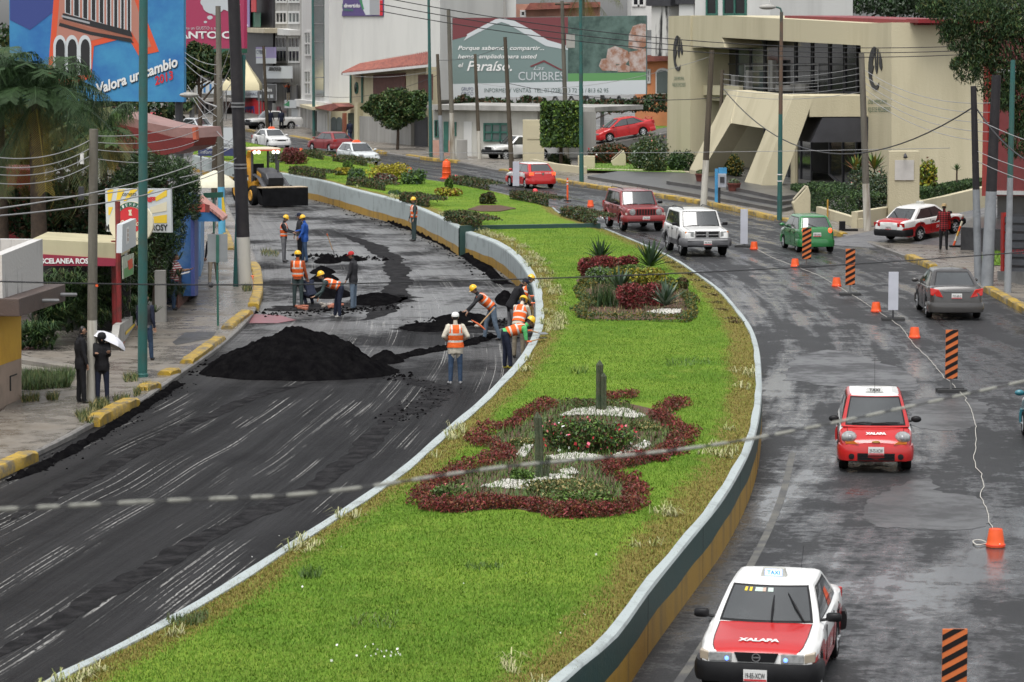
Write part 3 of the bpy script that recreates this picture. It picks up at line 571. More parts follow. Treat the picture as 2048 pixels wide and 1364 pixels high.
# forecourt: steps, low walls, plinths, board pillar
def slabz(t, name, px, z0, z1, mat): m = MB(); m.poly([G(x, y, z1) for x, y in px], (0, 0, z0-z1)); return m.build(name, mat, t)
t = thing('entrance_steps', 'dark wet stone steps in front of the slanted cream portal', 'steps', tuple(G(1480, 400)))
slabz(t, 'step', [(1175, 352), (1300, 372), (1420, 393), (1560, 418), (1640, 400), (1420, 350), (1280, 335)], .05, .3, STONE)
slabz(t, 'step', [(1333, 362), (1400, 372), (1500, 394), (1560, 404), (1640, 392), (1440, 346), (1345, 345)], .3, .48, STONE)
slabz(t, 'step', [(1452, 372), (1500, 381), (1555, 393), (1640, 384), (1500, 352)], .48, .66, STONE)
def lowwall(label, px, h, th, top=None):
    a = [G(*p) for p in px]; t = thing('garden_wall', label, 'wall', tuple(a[0])); m = MB()
    for i in range(len(a)-1):
        h0, h1 = (h, h) if not hasattr(h, '__len__') else (h[i], h[i+1]); d = (a[i+1]-a[i]).normalized(); o = Vector((-d.y, d.x, 0)); o = o if o.y > 0 else -o
        m.poly([a[i], a[i+1], a[i+1]+V(0, 0, h1), a[i]+V(0, 0, h0)], o*th)
    m.build('wall_body', CREAM, t, bevel=.02); return t
lowwall('low cream garden wall curving past the small red hatchback taxi', [(1062, 335), (1108, 345), (1165, 352)], .55, .3)
lowwall('low cream garden wall along the grass with the slanted plinth', [(1165, 347), (1250, 350), (1378, 354)], .34, .3)
lowwall('cream garden wall rising up the slope behind the parked taxi', [(1715, 462), (1800, 447), (1895, 431), (1985, 416)], (.85, .85, .95, 1.15), .3)
lowwall('short cream wall at the foot of the clipped hedge', [(1632, 436), (1716, 462)], .55, .25)
def pier(label, px, py, w, h, d=.5, name='board_pillar'):
    p = G(px, py); t = thing(name, label, 'pillar', tuple(p)); m = MB(); k = (py-45)/F*.0+p.y/F; m.box(p.x-w*k/2, p.y, 0, p.x+w*k/2, p.y+d, h*k); m.build('pillar_body', CREAM, t, bevel=.02); return t, p, k
t, p, k = pier('tall cream pillar holding a blank pale notice board under a lamp', 1807, 452, 62, 150)
m = MB(); m.box(p.x-19*k, p.y-.05, 92*k, p.x+19*k, p.y-.003, 132*k); m.build('notice_board', M('blank_board', (.52, .50, .47), .35, .1, 2), t)
m = MB(); m.tube([(p.x, p.y-.02, 142*k), (p.x, p.y-.3, 144*k), (p.x, p.y-.38, 138*k)], [.04, .05, .1], 8); m.build('lamp', CHAR, t)
t, p, k = pier('cream sign pillar beside the clipped square tree', 1067, 326, 43, 86)
m = MB(); m.box(p.x-13*k, p.y-.04, 48*k, p.x+14*k, p.y-.003, 76*k); m.build('panel', CREAM, t)
t, p, k = pier('low cream pier with rounded corners on the grass by the green lamp post', 1173, 346, 34, 34, .6)
def plinth(px, py, w, h, label):
    p = G(px, py); k = p.y/F; t = thing('slanted_plinth', label, 'plinth', tuple(p)); m = MB()
    m.poly([p+V(-w*k*.5, 0, h*k*.45), p+V(-w*k*.28, 0, 0), p+V(w*k*.5, 0, 0), p+V(w*k*.5, 0, h*k*.72), p+V(w*k*.35, 0, h*k), ], (0, .7, 0)); m.build('plinth_body', CREAM, t, bevel=.03)
    m = MB(); a, b = p+V(-w*k*.40, -.03, h*k*.52), p+V(w*k*.28, -.03, h*k*.97); m.poly([a+V(-.03, .12, .05), b+V(-.03, .12, .05), b+V(-.03, .6, .05), a+V(-.03, .6, .05)], (-.01, 0, .02)); m.build('plaque', BEIGE, t)
plinth(1237, 341, 30, 40, 'slanted cream plinth on the grass before the flowering bushes'); plinth(1603, 434, 36, 62, 'slanted cream plinth at the end of the clipped hedge')
# ---------------------------------------------------------------- right edge: red store, granite planter, slatted board
PR = PLY(1975, 131, 2110, 119)
t = bld('red_store', 'deep red shop wall with a white stripe at the right edge of the photo', PR, 2030, 480)
block(t, 'wall_panel', PR, [(1979, 60), (2200, 60), (2200, 392), (1974, 392)], -4, 0, MAROON)
block(t, 'corner_trim', PR, [(1974, 60), (1984, 60), (1979, 392), (1969, 392)], -.2, .12, REDW)
block(t, 'stripe', PR, [(1984, 381), (2200, 384), (2200, 392), (1984, 389)], .0, .06, WFRAME)
block(t, 'stripe', PR, [(2000, 138), (2200, 140), (2200, 147), (1990, 145)], .0, .06, WFRAME)
block(t, 'base_wall', PR, [(1976, 392), (2200, 392), (2200, 520), (1976, 492)], -3.6, -.4, CHAR)
t = thing('granite_planter', 'dark granite planter block beside the man in the checked shirt', 'planter', tuple(G(1950, 502))); m = MB(); m.poly([G(1921, 506), G(2015, 512), G(2030, 488), G(1945, 482)], (0, 0, 1.05)); m.build('planter_body', stained('granite', (.05, .05, .052), (.02, .02, .022), 4, .3), t, bevel=.03)
PS = PLY(2006, 108, 2090, 104); t = bld('slatted_board', 'dark panel of horizontal grey slats with red edge behind the right poles', PS, 2030, 560, 'sign')
for k in range(7): block(t, 'slat', PS, [(2011, 433+k*17), (2090, 435+k*17), (2090, 447+k*17), (2011, 445+k*17)], 0, .05, M('slat_grey', (.06, .065, .075), .5, .3, 2))
block(t, 'back_panel', PS, [(2009, 428), (2090, 430), (2090, 548), (2009, 546)], -.12, -.02, CHAR); block(t, 'edge_post', PS, [(2007, 425), (2012, 425), (2011, 560), (2006, 560)], -.1, .1, REDW)
block(t, 'base', PS, [(2001, 502+40), (2095, 545), (2095, 580), (2001, 566)], -.4, .12, stained('grey_concrete', (.20, .20, .195), (.12, .12, .115), 1, .7))
sign_text(t, PS, 'NUEVO', 2040, 503, 30, 8, INK['red'], .08)
# ---------------------------------------------------------------- low white house, billboard, backgrounds on the right
PH = PLY(866, 210, 1060, 206)
t = bld('low_house', 'low white house with green window and worn concrete roof edge behind the poles', PH, 950, 318)
block(t, 'wall', PH, [(866, 216), (1075, 218), (1075, 325), (866, 322)], -8, 0, stained('house_white', (.50, .49, .44), (.33, .32, .29), .6, .85, .42, .7, .25, 8, streak=True))
block(t, 'roof', PH, [(868, 209), (1200, 214), (1200, 223), (868, 219)], -6, .7, GREYW)
block(t, 'base_paint', PH, [(866, 280), (900, 281), (900, 322), (866, 321)], 0, .03, M('pink_paint', (.42, .25, .19), .7, .2, 1))
window(t, PH, rect(968, 246, 1018, 283), 0, (3, 2), GFRAME, GGLASS, .12); block(t, 'door', PH, rect(888, 243, 897, 304), 0, .06, GFRAME); window(t, PH, rect(907, 244, 913, 272), 0, (1, 1), GFRAME, DGLASS, .08); window(t, PH, rect(870, 240, 878, 275), 0, (1, 1), GFRAME, DGLASS, .08); block(t, 'door', PH, rect(928, 243, 944, 316), 0, .04, WHITE)
PB = PLY(902, 232, 1294, 226)
t = bld('advert_hoarding', 'long green and red housing advert hoarding with boulders on its right half', PB, 1100, 200, 'billboard')
block(t, 'panel', PB, [(904, 36), (1292, 31), (1292, 188), (905, 197)], -.25, 0, INK['slate'])
def P_(px, c, o): printed(t, PB, px, INK[c] if isinstance(c, str) else c, o)
P_([(905, 36), (1136, 34), (1136, 97), (1120, 95), (1095, 86), (1040, 55), (1020, 44), (1000, 41), (985, 46), (935, 72), (905, 80)], 'maroon', .004)
P_([(927, 82), (935, 70), (933, 69), (992, 38), (1010, 36), (1030, 42), (1060, 58), (1095, 80), (1136, 92), (1136, 100), (1092, 92), (1050, 68), (1018, 49), (1003, 44), (988, 49), (940, 74)], 'silver', .012)
P_([(905, 168), (1292, 160), (1292, 188), (905, 197)], 'silver', .012)
FOL = stained('print_foliage', (.035, .065, .055), (.09, .145, .125), 1.1, .6, .38, .62, 0)
P_([(1136, 34), (1292, 31), (1292, 146), (1136, 147)], FOL, .004); P_([(1136, 147), (1292, 145), (1292, 160), (1136, 163)], 'grass', .012)
RK = stained('print_rock', (.26, .125, .075), (.42, .36, .33), 1.6, .6, .4, .6, 0)
for pts in ([(1257, 95), (1258, 70), (1266, 52), (1282, 47), (1292, 48), (1292, 92), (1280, 100)], [(1213, 115), (1216, 98), (1230, 92), (1242, 96), (1256, 102), (1260, 118), (1250, 130), (1230, 128)], [(1198, 132), (1203, 118), (1216, 116), (1232, 128), (1234, 142), (1205, 141)], [(1232, 131), (1250, 128), (1262, 134), (1260, 144), (1236, 144)], [(1258, 104), (1275, 101), (1292, 96), (1292, 143), (1262, 142), (1258, 125)]): P_(pts, RK, .018)
for s, x, y, w, h, sh in (('Porque sabemos compartir...', 1002, 97, 172, 11, .25), ('hemos ampliado para usted', 995, 114, 158, 11, .25), ('el', 922, 130, 10, 9, .25), ('Paraíso.', 979, 132, 90, 20, .3)): sign_text(t, PB, s, x, y, w, h, INK['white'], .03, shear=sh, bold=.012)
sign_text(t, PB, 'Las', 1078, 136, 22, 8, INK['silver'], .03, shear=.4); sign_text(t, PB, 'CUMBRES', 1083, 152, 92, 17, INK['silver'], .03)
for pts in ([(1060, 132), (1088, 120), (1126, 140), (1122, 141), (1088, 124), (1063, 134)],): P_(pts, 'maroon', .02)
sign_text(t, PB, 'GRUPO', 935, 178, 24, 7, INK['navy'], .03); sign_text(t, PB, 'CINCO', 935, 187, 24, 7, INK['navy'], .03)
sign_text(t, PB, 'INFORMES Y VENTAS  TEL: 01 (228) 813 72 92 / 813 62 95', 1092, 182, 248, 11, INK['pine'], .03)
m = MB()
for x in range(915, 1290, 32): m.beam(PB.at(x, 192, -.3), PB.at(x+16, 222, -.6), .12); m.beam(PB.at(x+16, 222, -.6), PB.at(x+32, 192, -.3), .12)
m.build('truss', METAL, t)
for x in (960, 1070, 1200): m = MB(); m.tube([PB.at(x, 150, -.5), V(PB.at(x, 150, -.5).x, PB.at(x, 150, -.5).y, 0)], .15, 8); m.build('post', METAL, t)
def simple(name, label, P, body, o0, mat, wins=(), extra=(), cat='building', frame=None):
    x = sum(p[0] for p in body)/len(body); t = bld(name, label, P, x, 250, cat); block(t, 'wall', P, body, o0, 0, mat)
    for w in wins: window(t, P, rect(*w[:4]), 0, w[4], frame or WFRAME, w[5], .16)
    for nm, px, a, b, mt in extra: block(t, nm, P, px, a, b, mt)
    return t
PO = PLY(1285, 248, 1345, 246)
simple('orange_house', 'small orange house with arched white window left of the memorial building', PO, rect(1270, 120, 1360, 300), -8, M('orange_render', (.58, .23, .10), .8, .15, .6), [(1294, 138, 1302, 167, (1, 2), DGLASS)], [('roof', [(1262, 112), (1362, 108), (1362, 121), (1262, 124)], -8, .8, TERRA), ('arch', oval(1326, 146, 14, 10, 10, pi, 2*pi)+[(1340, 188), (1312, 188)], 0, .06, WFRAME), ('shutter', oval(1326, 147, 11, 7, 10, pi, 2*pi)+[(1337, 186), (1315, 186)], .06, .1, GGLASS)])
PT = PLY(1290, 244, 1400, 240)
simple('water_tower', 'white chimney block streaked with soot beside the memorial roof', PT, rect(1303, -20, 1340, 112), -2, stained('sooty_white', (.55, .54, .51), (.03, .03, .03), 1.2, .9, .52, .6, .2, 10, streak=True), (), [('cap', rect(1297, -30, 1346, 12), -2.4, .3, CHAR), ('cap', rect(1354, -10, 1392, 8), -2, .2, CHAR), ('chimney', rect(1358, 8, 1387, 40), -1.6, 0, WHITE)], 'tower')
simple('white_building', 'white upper storey with dark windows between the palm and the sooty tower', PLY(1230, 262, 1360, 262), rect(1262, -60, 1362, 60), -8, WHITE, [(1264, -25, 1290, 13, (2, 1), DGLASS), (1336, -20, 1354, 14, (1, 1), DGLASS)])
simple('white_building', 'white block with tall green framed windows above the cream roof', PLY(1388, 232, 1540, 226), rect(1390, -60, 1540, 45), -9, WHITE, [(1413, -50, 1436, 31, (1, 2), DGLASS), (1447, -50, 1494, 31, (2, 2), DGLASS)], frame=GFRAME)
simple('white_building', 'plain white block with dark cut out openings behind the green hoarding', PLY(840, 268, 1040, 268), rect(830, -60, 1032, 130), -10, WHITE, [(852, -20, 944, 20, (4, 1), DGLASS)], [('column', rect(1003, -60, 1012, 36), 0, .4, GREYW)], frame=CHAR)
simple('cream_house', 'small cream rooftop tank house left of the green hoarding', PLY(868, 246, 905, 246), rect(868, 41, 896, 140), -3, CREAM, (), [('roof', [(866, 41), (898, 41), (892, 34), (872, 34)], -3, 0, CREAM)])
simple('pink_house', 'salmon pink house half hidden by palm fronds behind the hoarding', PLY(1030, 280, 1200, 280), rect(1032, 8, 1200, 120), -6, M('salmon_render', (.42, .22, .16), .8, .3, .5), [(1040, 20, 1052, 34, (1, 1), DGLASS)], [('roof', [(1050, 20), (1200, 14), (1200, 4), (1060, 6)], -5, 1, TERRA)])
# ---------------------------------------------------------------- cream house with red tiled roof, shops, big white building
PC = PLY(680, 243, 880, 222)
t = bld('tiled_house', 'cream house with sweeping red tiled roof and dark timber upper floor', PC, 780, 280)
block(t, 'wall', PC, [(700, 142), (852, 134), (852, 318), (700, 292)], -1.0, 0, stained('house_cream', (.55, .50, .33), (.42, .37, .25), .6, .8, .45, .7, .2, 8, streak=True))
m = MB(); a0, a1 = PC.at(712, 146, 1.2), PC.at(886, 128, 1.2); b0, b1 = PC.at(700, 129, -.8), PC.at(838, 104, -.8)
N_ = 34
for i in range(N_):
    r0, r1 = a0.lerp(a1, i/N_), a0.lerp(a1, (i+1)/N_); q0, q1 = b0.lerp(b1, i/N_), b0.lerp(b1, (i+1)/N_); h = V(0, 0, .12)
    m.poly([r0, r0.lerp(r1, .5)+h, q0.lerp(q1, .5)+h, q0], (0, 0, -.16)); m.poly([r0.lerp(r1, .5)+h, r1, q1, q0.lerp(q1, .5)+h], (0, 0, -.16))
m.build('roof_tiles', TERRA, t, kind='stuff'); block(t, 'gutter', PC, [(716, 146), (888, 129), (888, 134), (716, 151)], 1.1, 1.28, WFRAME)
block(t, 'timber_panel', PC, [(748, 150), (812, 146), (812, 205), (748, 208)], 0, .08, M('dark_timber', (.10, .035, .025), .6, .3, 2)); block(t, 'timber_panel', PC, [(838, 150), (866, 148), (866, 200), (838, 200)], 0, .08, MATS['dark_timber'])
block(t, 'round_window', PC, oval(714, 176, 3.2, 12, 16), 0, .1, GFRAME); block(t, 'pane', PC, oval(714, 176, 2, 9, 16), .1, .13, DGLASS)
for x in (704, 727): m = MB(); m.tube([PC.at(x, 150, .12), PC.at(x, 206, .12)], .08, 6); m.build('drainpipe', GFRAME, t)
block(t, 'porch_roof', PC, [(664, 214), (706, 206), (718, 213), (700, 222)], .3, 1.6, TERRA); block(t, 'garage_door', PC, rect(697, 226, 716, 288), 0, .05, M('olive_door', (.07, .09, .06), .6, .2, 1)); block(t, 'wall_pier', PC, rect(718, 205, 725, 294), 0, .4, MATS['house_cream'])
for x in (748, 774, 801): block(t, 'wall_slot', PC, rect(x, 240, x+4, 284), .0, .03, DARK)
block(t, 'garden_wall', PC, [(726, 232), (829, 238), (829, 300), (726, 292)], .02, .3, GREYW); block(t, 'gate', PC, rect(831, 234, 856, 306), .0, .1, CHAR); block(t, 'canopy', PC, [(800, 208), (880, 212), (880, 217), (800, 214)], 0, 2, GREYW)
m = MB(); c = PC.at(845, 197, 1.2); m.lathe([(.02, -.1), (.3, -.04), (.42, .05)], c, 18, 0, 'y'); m.build('satellite_dish', M('dish_red', (.36, .02, .03), .5, .1), t)
PW = PLY(655, 247, 915, 240)
t = bld('white_building', 'tall blank white building with a purple school banner', PW, 780, 150)
block(t, 'wall', PW, [(655, -120), (880, -120), (880, 200), (657, 235)], -9, 0, stained('blank_white', (.56, .56, .53), (.44, .44, .42), .3, .85, .45, .7, .15, 8, streak=True))
block(t, 'banner', PW, rect(661, -60, 768, 32), .02, .1, INK['purple']); block(t, 'banner_print', PW, [(719, -60), (766, -60), (766, 30), (733, 30), (728, 20)], .1, .11, INK['silver']); block(t, 'banner_print', PW, rect(741, -10, 760, 30), .11, .12, INK['grey']); block(t, 'banner_print', PW, rect(761, 0, 767, 31), .11, .12, INK['red']); block(t, 'banner_print', PW, [(717, -10), (722, -10), (730, 18), (727, 20)], .112, .12, INK['green'])
sign_text(t, PW, 'espacio', 676, 11, 25, 8, INK['green'], .13, bold=.02); sign_text(t, PW, 'divertido', 706, 11, 32, 8, INK['white'], .13, bold=.02); sign_text(t, PW, 'de', 684, 19, 8, 6, INK['white'], .13); sign_text(t, PW, 'ideas', 699, 19, 18, 6, INK['green'], .13)
PWL = PLY(603, 272, 657, 247)
block(t, 'wall', PWL, [(603, -60), (658, -60), (658, 284), (603, 262)], -6, 0, WHITE); block(t, 'glass_strip', PWL, rect(629, -60, 649, 193), .0, .08, GGLASS)
for k in range(6): block(t, 'glazing_bar', PWL, rect(629, 10+k*36, 649, 12+k*36), .08, .14, METAL)
for y0 in (62, 140): window(t, PWL, rect(611, y0, 622, y0+50), 0, (2, 2), WFRAME, GGLASS, .15)
block(t, 'fascia', PWL, [(600, 198), (664, 205), (664, 222), (600, 212)], 0, .5, WHITE); block(t, 'shop_opening', PWL, rect(606, 216, 613, 270), .0, .05, GREYW); block(t, 'shop_opening', PWL, rect(629, 222, 634, 276), .0, .05, DARK); block(t, 'roller_shutter', PWL, rect(616, 216, 626, 272), .0, .06, GREYW); block(t, 'roller_shutter', PWL, rect(637, 226, 652, 280), 0, .05, WHITE); block(t, 'awning', PWL, [(638, 208), (664, 214), (664, 220), (638, 214)], .2, 1.6, CREAM)
t = bld('shop_row', 'small cream shop with arched openings under the short tiled porch', PLY(655, 247, 700, 243), 680, 260); Pq = PLY(655, 247, 700, 243)
block(t, 'wall', Pq, rect(655, 205, 700, 292), -5, -.02, MATS['house_cream']); 
for x in (664, 675): block(t, 'arched_window', Pq, oval(x+4, 240, 5, 6, 8, pi, 2*pi)+[(x+9, 262), (x-1, 262)], -.02, .05, GGLASS)
block(t, 'red_post', Pq, rect(689, 226, 693, 286), -.02, .2, INK['brick'])
PGB = PLY(545, 306, 604, 272)
t = bld('glass_office', 'grey glazed office block with purple and black shop signs and balconies', PGB, 575, 200)
block(t, 'wall', PGB, [(545, -60), (604, -60), (604, 264), (545, 250)], -9, 0, GREYW)
for y0 in (-20, 22, 72, 98):
    for x0, x1 in ((553, 574), (578, 600)): window(t, PGB, rect(x0, y0, x1, y0+(26 if y0 < 90 else 28)), 0, (3, 1), WFRAME, DGLASS if (x0+y0) % 3 else GGLASS, .2)
block(t, 'balcony', PGB, [(522, 55), (576, 57), (576, 66), (522, 64)], 0, 2.2, BEIGE); block(t, 'balcony', PGB, [(576, 57), (601, 60), (601, 71), (576, 70)], 0, 1, WHITE)
for px, c, o in ((rect(518, 94, 577, 116), 'lilac', 1.2), (rect(535, 98, 557, 114), 'silver', 1.21), (rect(518, 116, 577, 127), 'silver', 1.2), (rect(541, 132, 602, 157), 'silver', .8), (rect(543, 157, 601, 165), 'black', .82), (rect(528, 168, 578, 201), 'grey', 1.2), (rect(529, 169, 577, 200), 'black', 1.25), (rect(523, -40, 534, 54), 'lilac', 1.8), (rect(538, -40, 548, 24), 'red', 1.8), (rect(532, 25, 549, 54), 'dkgreen', 1.4), (rect(582, 200, 605, 216), 'silver', .6), (rect(585, 217, 601, 268), 'silver', .1), (rect(586, 238, 600, 267), 'lilac', .12)): block(t, 'shop_sign', PGB, px, o-.06, o, INK[c])
sign_text(t, PGB, 'CYBER', 546, 104, 18, 8, INK['navy'], 1.24); sign_text(t, PGB, 'mosa', 567, 138, 26, 8, INK['black'], .86, shear=.4, bold=.03); sign_text(t, PGB, 'Moreno Nava', 554, 179, 34, 8, INK['white'], 1.3, bold=.02)
for x0 in (541, 556, 565): block(t, 'print', PGB, rect(x0+2, 189, x0+8, 196), 1.26, 1.27, INK['silver'])
block(t, 'shop_window', PGB, rect(553, 213, 562, 262), .05, .12, DGLASS); block(t, 'shop_window', PGB, rect(566, 213, 577, 262), .05, .12, GGLASS); block(t, 'pilaster', PGB, rect(549, 206, 552, 260), .0, .3, WHITE); block(t, 'pilaster', PGB, rect(602, 214, 607, 274), .0, .3, WHITE); block(t, 'balcony_rail', PGB, [(579, 168), (602, 170), (602, 201), (579, 200)], .3, .4, CHAR)
m = MB(); c = PGB.at(592, 208, .65); m.poly([c+V(-.5, -.02, -.1), c+V(.5, -.02, -.35), c+V(.1, -.02, .35)], (0, -.02, 0)); m.build('emblem', INK['green'], t)
PBK = PLY(484, 320, 552, 300)
t = bld('black_facade', 'tall black shop facade behind the big black pole', PBK, 515, 150)
block(t, 'wall', PBK, rect(470, -80, 546, 255), -8, 0, CHAR); m = MB(); m.lathe([(.05, 0), (.45, .1), (.45, .3), (.1, .6)], PBK.at(500, 58, .5), 10); m.build('lamp', WFRAME, t); block(t, 'mural', PBK, [(486, 198), (522, 196), (530, 205), (530, 240), (486, 236)], 0, .1, INK['red']); block(t, 'mural', PBK, [(488, 214), (510, 212), (512, 236), (488, 236)], .1, .13, INK['dkblue']); sign_text(t, PBK, 'AMA', 500, 226, 24, 16, INK['red'], .16, bold=.04); block(t, 'shop_sign', PBK, rect(488, 181, 530, 195), .2, .3, INK['silver']); sign_text(t, PBK, 'FARMACIA', 511, 188, 32, 6, INK['navy'], .34)
t = thing('canopy_tent', 'pale yellow pointed canopy tent behind the black pole', 'tent', tuple(D(490, 180, 285))); Yt = 285
def tp(x, y, o=0): return D(x, y, Yt+o)
m = MB(); rows = []
for k, (w, y) in enumerate(((37, 180), (36, 168), (30, 158), (20, 143), (10, 126), (2, 112))): c = tp(485, y); r = w*Yt/F; rows.append([V(c.x+sx*r, c.y+sy*r, c.z) for sx, sy in ((-1, -1), (0, -1.02), (1, -1), (1.02, 0), (1, 1), (0, 1.02), (-1, 1), (-1.02, 0))])
m.rings(rows, 0); m.build('canopy', M('tent_cloth', (.62, .56, .36), .8, .1, .5), t, smooth=40)
for sx in (-1, 1):
    for sy in (-1, 1): m = MB(); c = tp(485, 180); r = 36*Yt/F; m.tube([(c.x+sx*r, c.y+sy*r, 0), (c.x+sx*r, c.y+sy*r, c.z)], .06, 6); m.build('pole', METAL, t)
# far left rows
PF = PLY(330, 310, 480, 312)
t = simple('far_shops', 'distant grey shop row with blue and white board behind the wires', PF, rect(300, 165, 486, 262), -8, GREYW, [(398, 205, 420, 240, (2, 1), DGLASS)], [('shop_sign', rect(393, 165, 433, 187), 0, .3, INK['silver']), ('shop_sign', rect(450, 176, 486, 190), 0, .3, INK['silver']), ('print', rect(406, 168, 410, 185), .3, .32, INK['blue']), ('print', rect(418, 168, 422, 185), .3, .32, INK['blue']), ('shop_opening', rect(345, 205, 362, 250), 0, .1, DARK), ('shop_opening', rect(425, 210, 437, 250), 0, .1, DARK), ('shop_opening', rect(452, 215, 470, 248), 0, .1, DARK), ('wall_panel', rect(362, 200, 392, 250), 0, .15, BEIGE), ('awning', [(330, 196), (480, 196), (480, 202), (330, 202)], 0, 2, GREYW)])
simple('tower_block', 'tall dim concrete building rising behind the magenta billboard', PLY(300, 340, 620, 330), rect(340, -120, 620, 180), -8, M('dim_concrete', (.10, .10, .10), .8, .3, .2))
PY = PLY(355, 262, 495, 252)
t = bld('magenta_billboard', 'magenta food advert billboard with white thought bubbles behind the blue one', PY, 430, 100, 'billboard')
block(t, 'panel', PY, rect(340, -60, 488, 97), -.3, 0, INK['magenta'])
for x, y, r in ((428, 12, 22), (446, 5, 20), (462, 10, 18), (415, 4, 14), (431, 26, 6.5), (420, 35, 5.5), (411, 44, 3.2)): block(t, 'print', PY, oval(x, y, r, r*.72, 16), .0, .01+r*.001, INK['silver'])
sign_text(t, PY, 'date un GUSTO a tus', 402, 56, 72, 6, INK['silver'], .05); sign_text(t, PY, 'ANTOJOS', 418, 72, 122, 19, INK['white'], .05, bold=.03)
block(t, 'frame', PY, [(400, 98), (488, 97), (488, 106), (400, 106)], -.3, .2, INK['dkgreen'])
for x in (370, 470): m = MB(); p = PY.at(x, 90, -.6); m.tube([p, (p.x, p.y, 0)], .22, 8); m.build('post', METAL, t)
# ---------------------------------------------------------------- blue billboard
PQ = PLY(20, 152, 367, 150)
t = bld('blue_billboard', 'big bright blue billboard with red outlined pink arcade picture', PQ, 250, 205, 'billboard')
SKYB = stained('print_blue_wash', (.022, .125, .34), (.05, .26, .44), .28, .6, .4, .65, 0)
block(t, 'panel', PQ, [(18, -60), (367, -60), (368, 204), (20, 200)], -.35, 0, SKYB)
def Q_(px, c, o): printed(t, PQ, px, INK[c] if isinstance(c, str) else c, o)
Q_([(20, -60), (120, -60), (112, 20), (60, 60), (20, 40)], 'dkblue', .004)
Q_([(112, -60), (255, -60), (318, 103), (278, 112), (256, 74), (188, 92), (183, 155), (135, 174), (122, 172), (95, 160)], 'orange', .012)
Q_([(124, -60), (248, -60), (303, 93), (284, 98), (262, 62), (180, 82), (172, 146), (136, 158), (106, 160)], 'pink', .02)
for y0, y1, c in ((38, 45, 'brick'), (45, 52, 'black')): Q_([(120, y0), (182, y0+18), (262, y0+32), (268, y1+34), (182, y1+18), (118, y1)], c, .026)
for i, (x, w, y) in enumerate(((132, 9, 8), (149, 9, 13), (167, 8, 18), (184, 7, 22), (200, 7, 27), (215, 6, 32), (229, 6, 38), (243, 5, 44), (256, 5, 50))):
    Q_([(x-2, y-70), (x+w+2, y-68), (x+w+2, y+22), (x-2, y+18)], 'silver', .027); Q_([(x, y-68), (x+w, y-66), (x+w, y+20), (x, y+17)], 'black', .034)
Q_([(126, 26), (262, 62), (266, 74), (126, 38)], 'black', .04); Q_([(124, 30), (180, 44), (180, 48), (124, 34)], 'grey', .046)
for x in (120, 144, 170): Q_(oval(x, 92, 13, 22, 10, pi, 2*pi)+[(x+13, 150), (x-13, 150)], 'silver', .027); Q_(oval(x+1, 96, 9, 18, 10, pi, 2*pi)+[(x+10, 150), (x-8, 150)], 'black', .034)
e = PQ.e; rt = (e*cos(R(18.5))+V(0, 0, sin(R(18.5)))) if e.x > 0 else (-e*cos(R(18.5))+V(0, 0, sin(R(18.5)))); upv = V(-rt.z*abs(e.x), 0, abs(e.x))
for s, x, y, w, h, c, o in (('Valora un cambio', 276, 152, 178, 17, 'black', .045), ('Valora un cambio', 275, 150, 178, 17, 'white', .052), ('2013', 328, 156, 44, 14, 'red', .052)):
    w_ = w*150/F; text(s, PQ.at(x, y)+PQ.n*o, rt, upv, w_, h*150/F*1.25, INK[c], t, shear=.35, bold=.03)
for x in (90, 240, 350): m = MB(); p = PQ.at(x, 195, -.6); m.tube([p, (p.x, p.y, 0)], .2, 8); m.build('post', CHAR, t)
m = MB(); m.beam(PQ.at(250, 200, -.3), PQ.at(268, 230, -.3), .1); m.beam(PQ.at(268, 230, -.3), PQ.at(290, 200, -.3), .1); m.build('brace', CHAR, t)
# ---------------------------------------------------------------- left side: pagoda roof, red house, corner shop, yellow corner wall, blue cafe
t = thing('pagoda_roof', 'red swept pagoda style roof with pale upper surface behind the trees', 'roof', tuple(D(330, 300, 118)))
PINKR = stained('roof_pink_reflection', (.29, .16, .14), (.19, .10, .085), .8, .45, .4, .7, .2, 8)  # red roof's pale sky reflection put into its colour
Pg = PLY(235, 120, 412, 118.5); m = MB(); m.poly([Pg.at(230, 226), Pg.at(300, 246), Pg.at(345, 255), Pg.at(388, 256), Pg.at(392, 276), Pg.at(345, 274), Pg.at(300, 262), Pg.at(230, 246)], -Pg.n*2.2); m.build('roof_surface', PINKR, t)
m = MB(); m.poly([Pg.at(230, 246, .05), Pg.at(300, 262, .05), Pg.at(345, 274, .05), Pg.at(392, 276, .05), Pg.at(388, 292, .05), Pg.at(365, 302, .05), Pg.at(330, 310, .05), Pg.at(230, 305, .05)], -Pg.n*1.8); m.build('fascia', stained('fascia_red', (.16, .018, .014), (.10, .014, .012), .8, .5), t)
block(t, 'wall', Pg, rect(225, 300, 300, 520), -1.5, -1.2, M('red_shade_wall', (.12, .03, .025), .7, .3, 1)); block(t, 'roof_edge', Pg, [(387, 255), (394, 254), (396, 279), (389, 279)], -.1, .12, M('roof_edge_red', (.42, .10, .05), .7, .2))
simple('red_house', 'plain dark red house wall behind the palm at the left edge', PLY(-80, 98, 62, 98), [(-80, 335), (62, 340), (60, 620), (-80, 640)], -3, MAROON)
PYW = Plane(G(43, 808), G(-80, 862))
t = bld('corner_building', 'corner building with yellow over taupe wall and peeling white parapet', PYW, 20, 820)
block(t, 'wall', PYW, [(-120, 700), (43, 700), (43, 812), (-120, 890)], -4, 0, TAUPE); block(t, 'wall', PYW, [(-120, 590), (41, 590), (42, 716), (-120, 772)], -4, .012, OCHRE)
P2 = Plane(PYW.a+V(.2, .1, 0)+PYW.n*.9, PYW.b+PYW.n*.9)
m = MB(); q0, q1 = PYW.at(43, 600), PYW.at(-120, 640); zz = q0.z
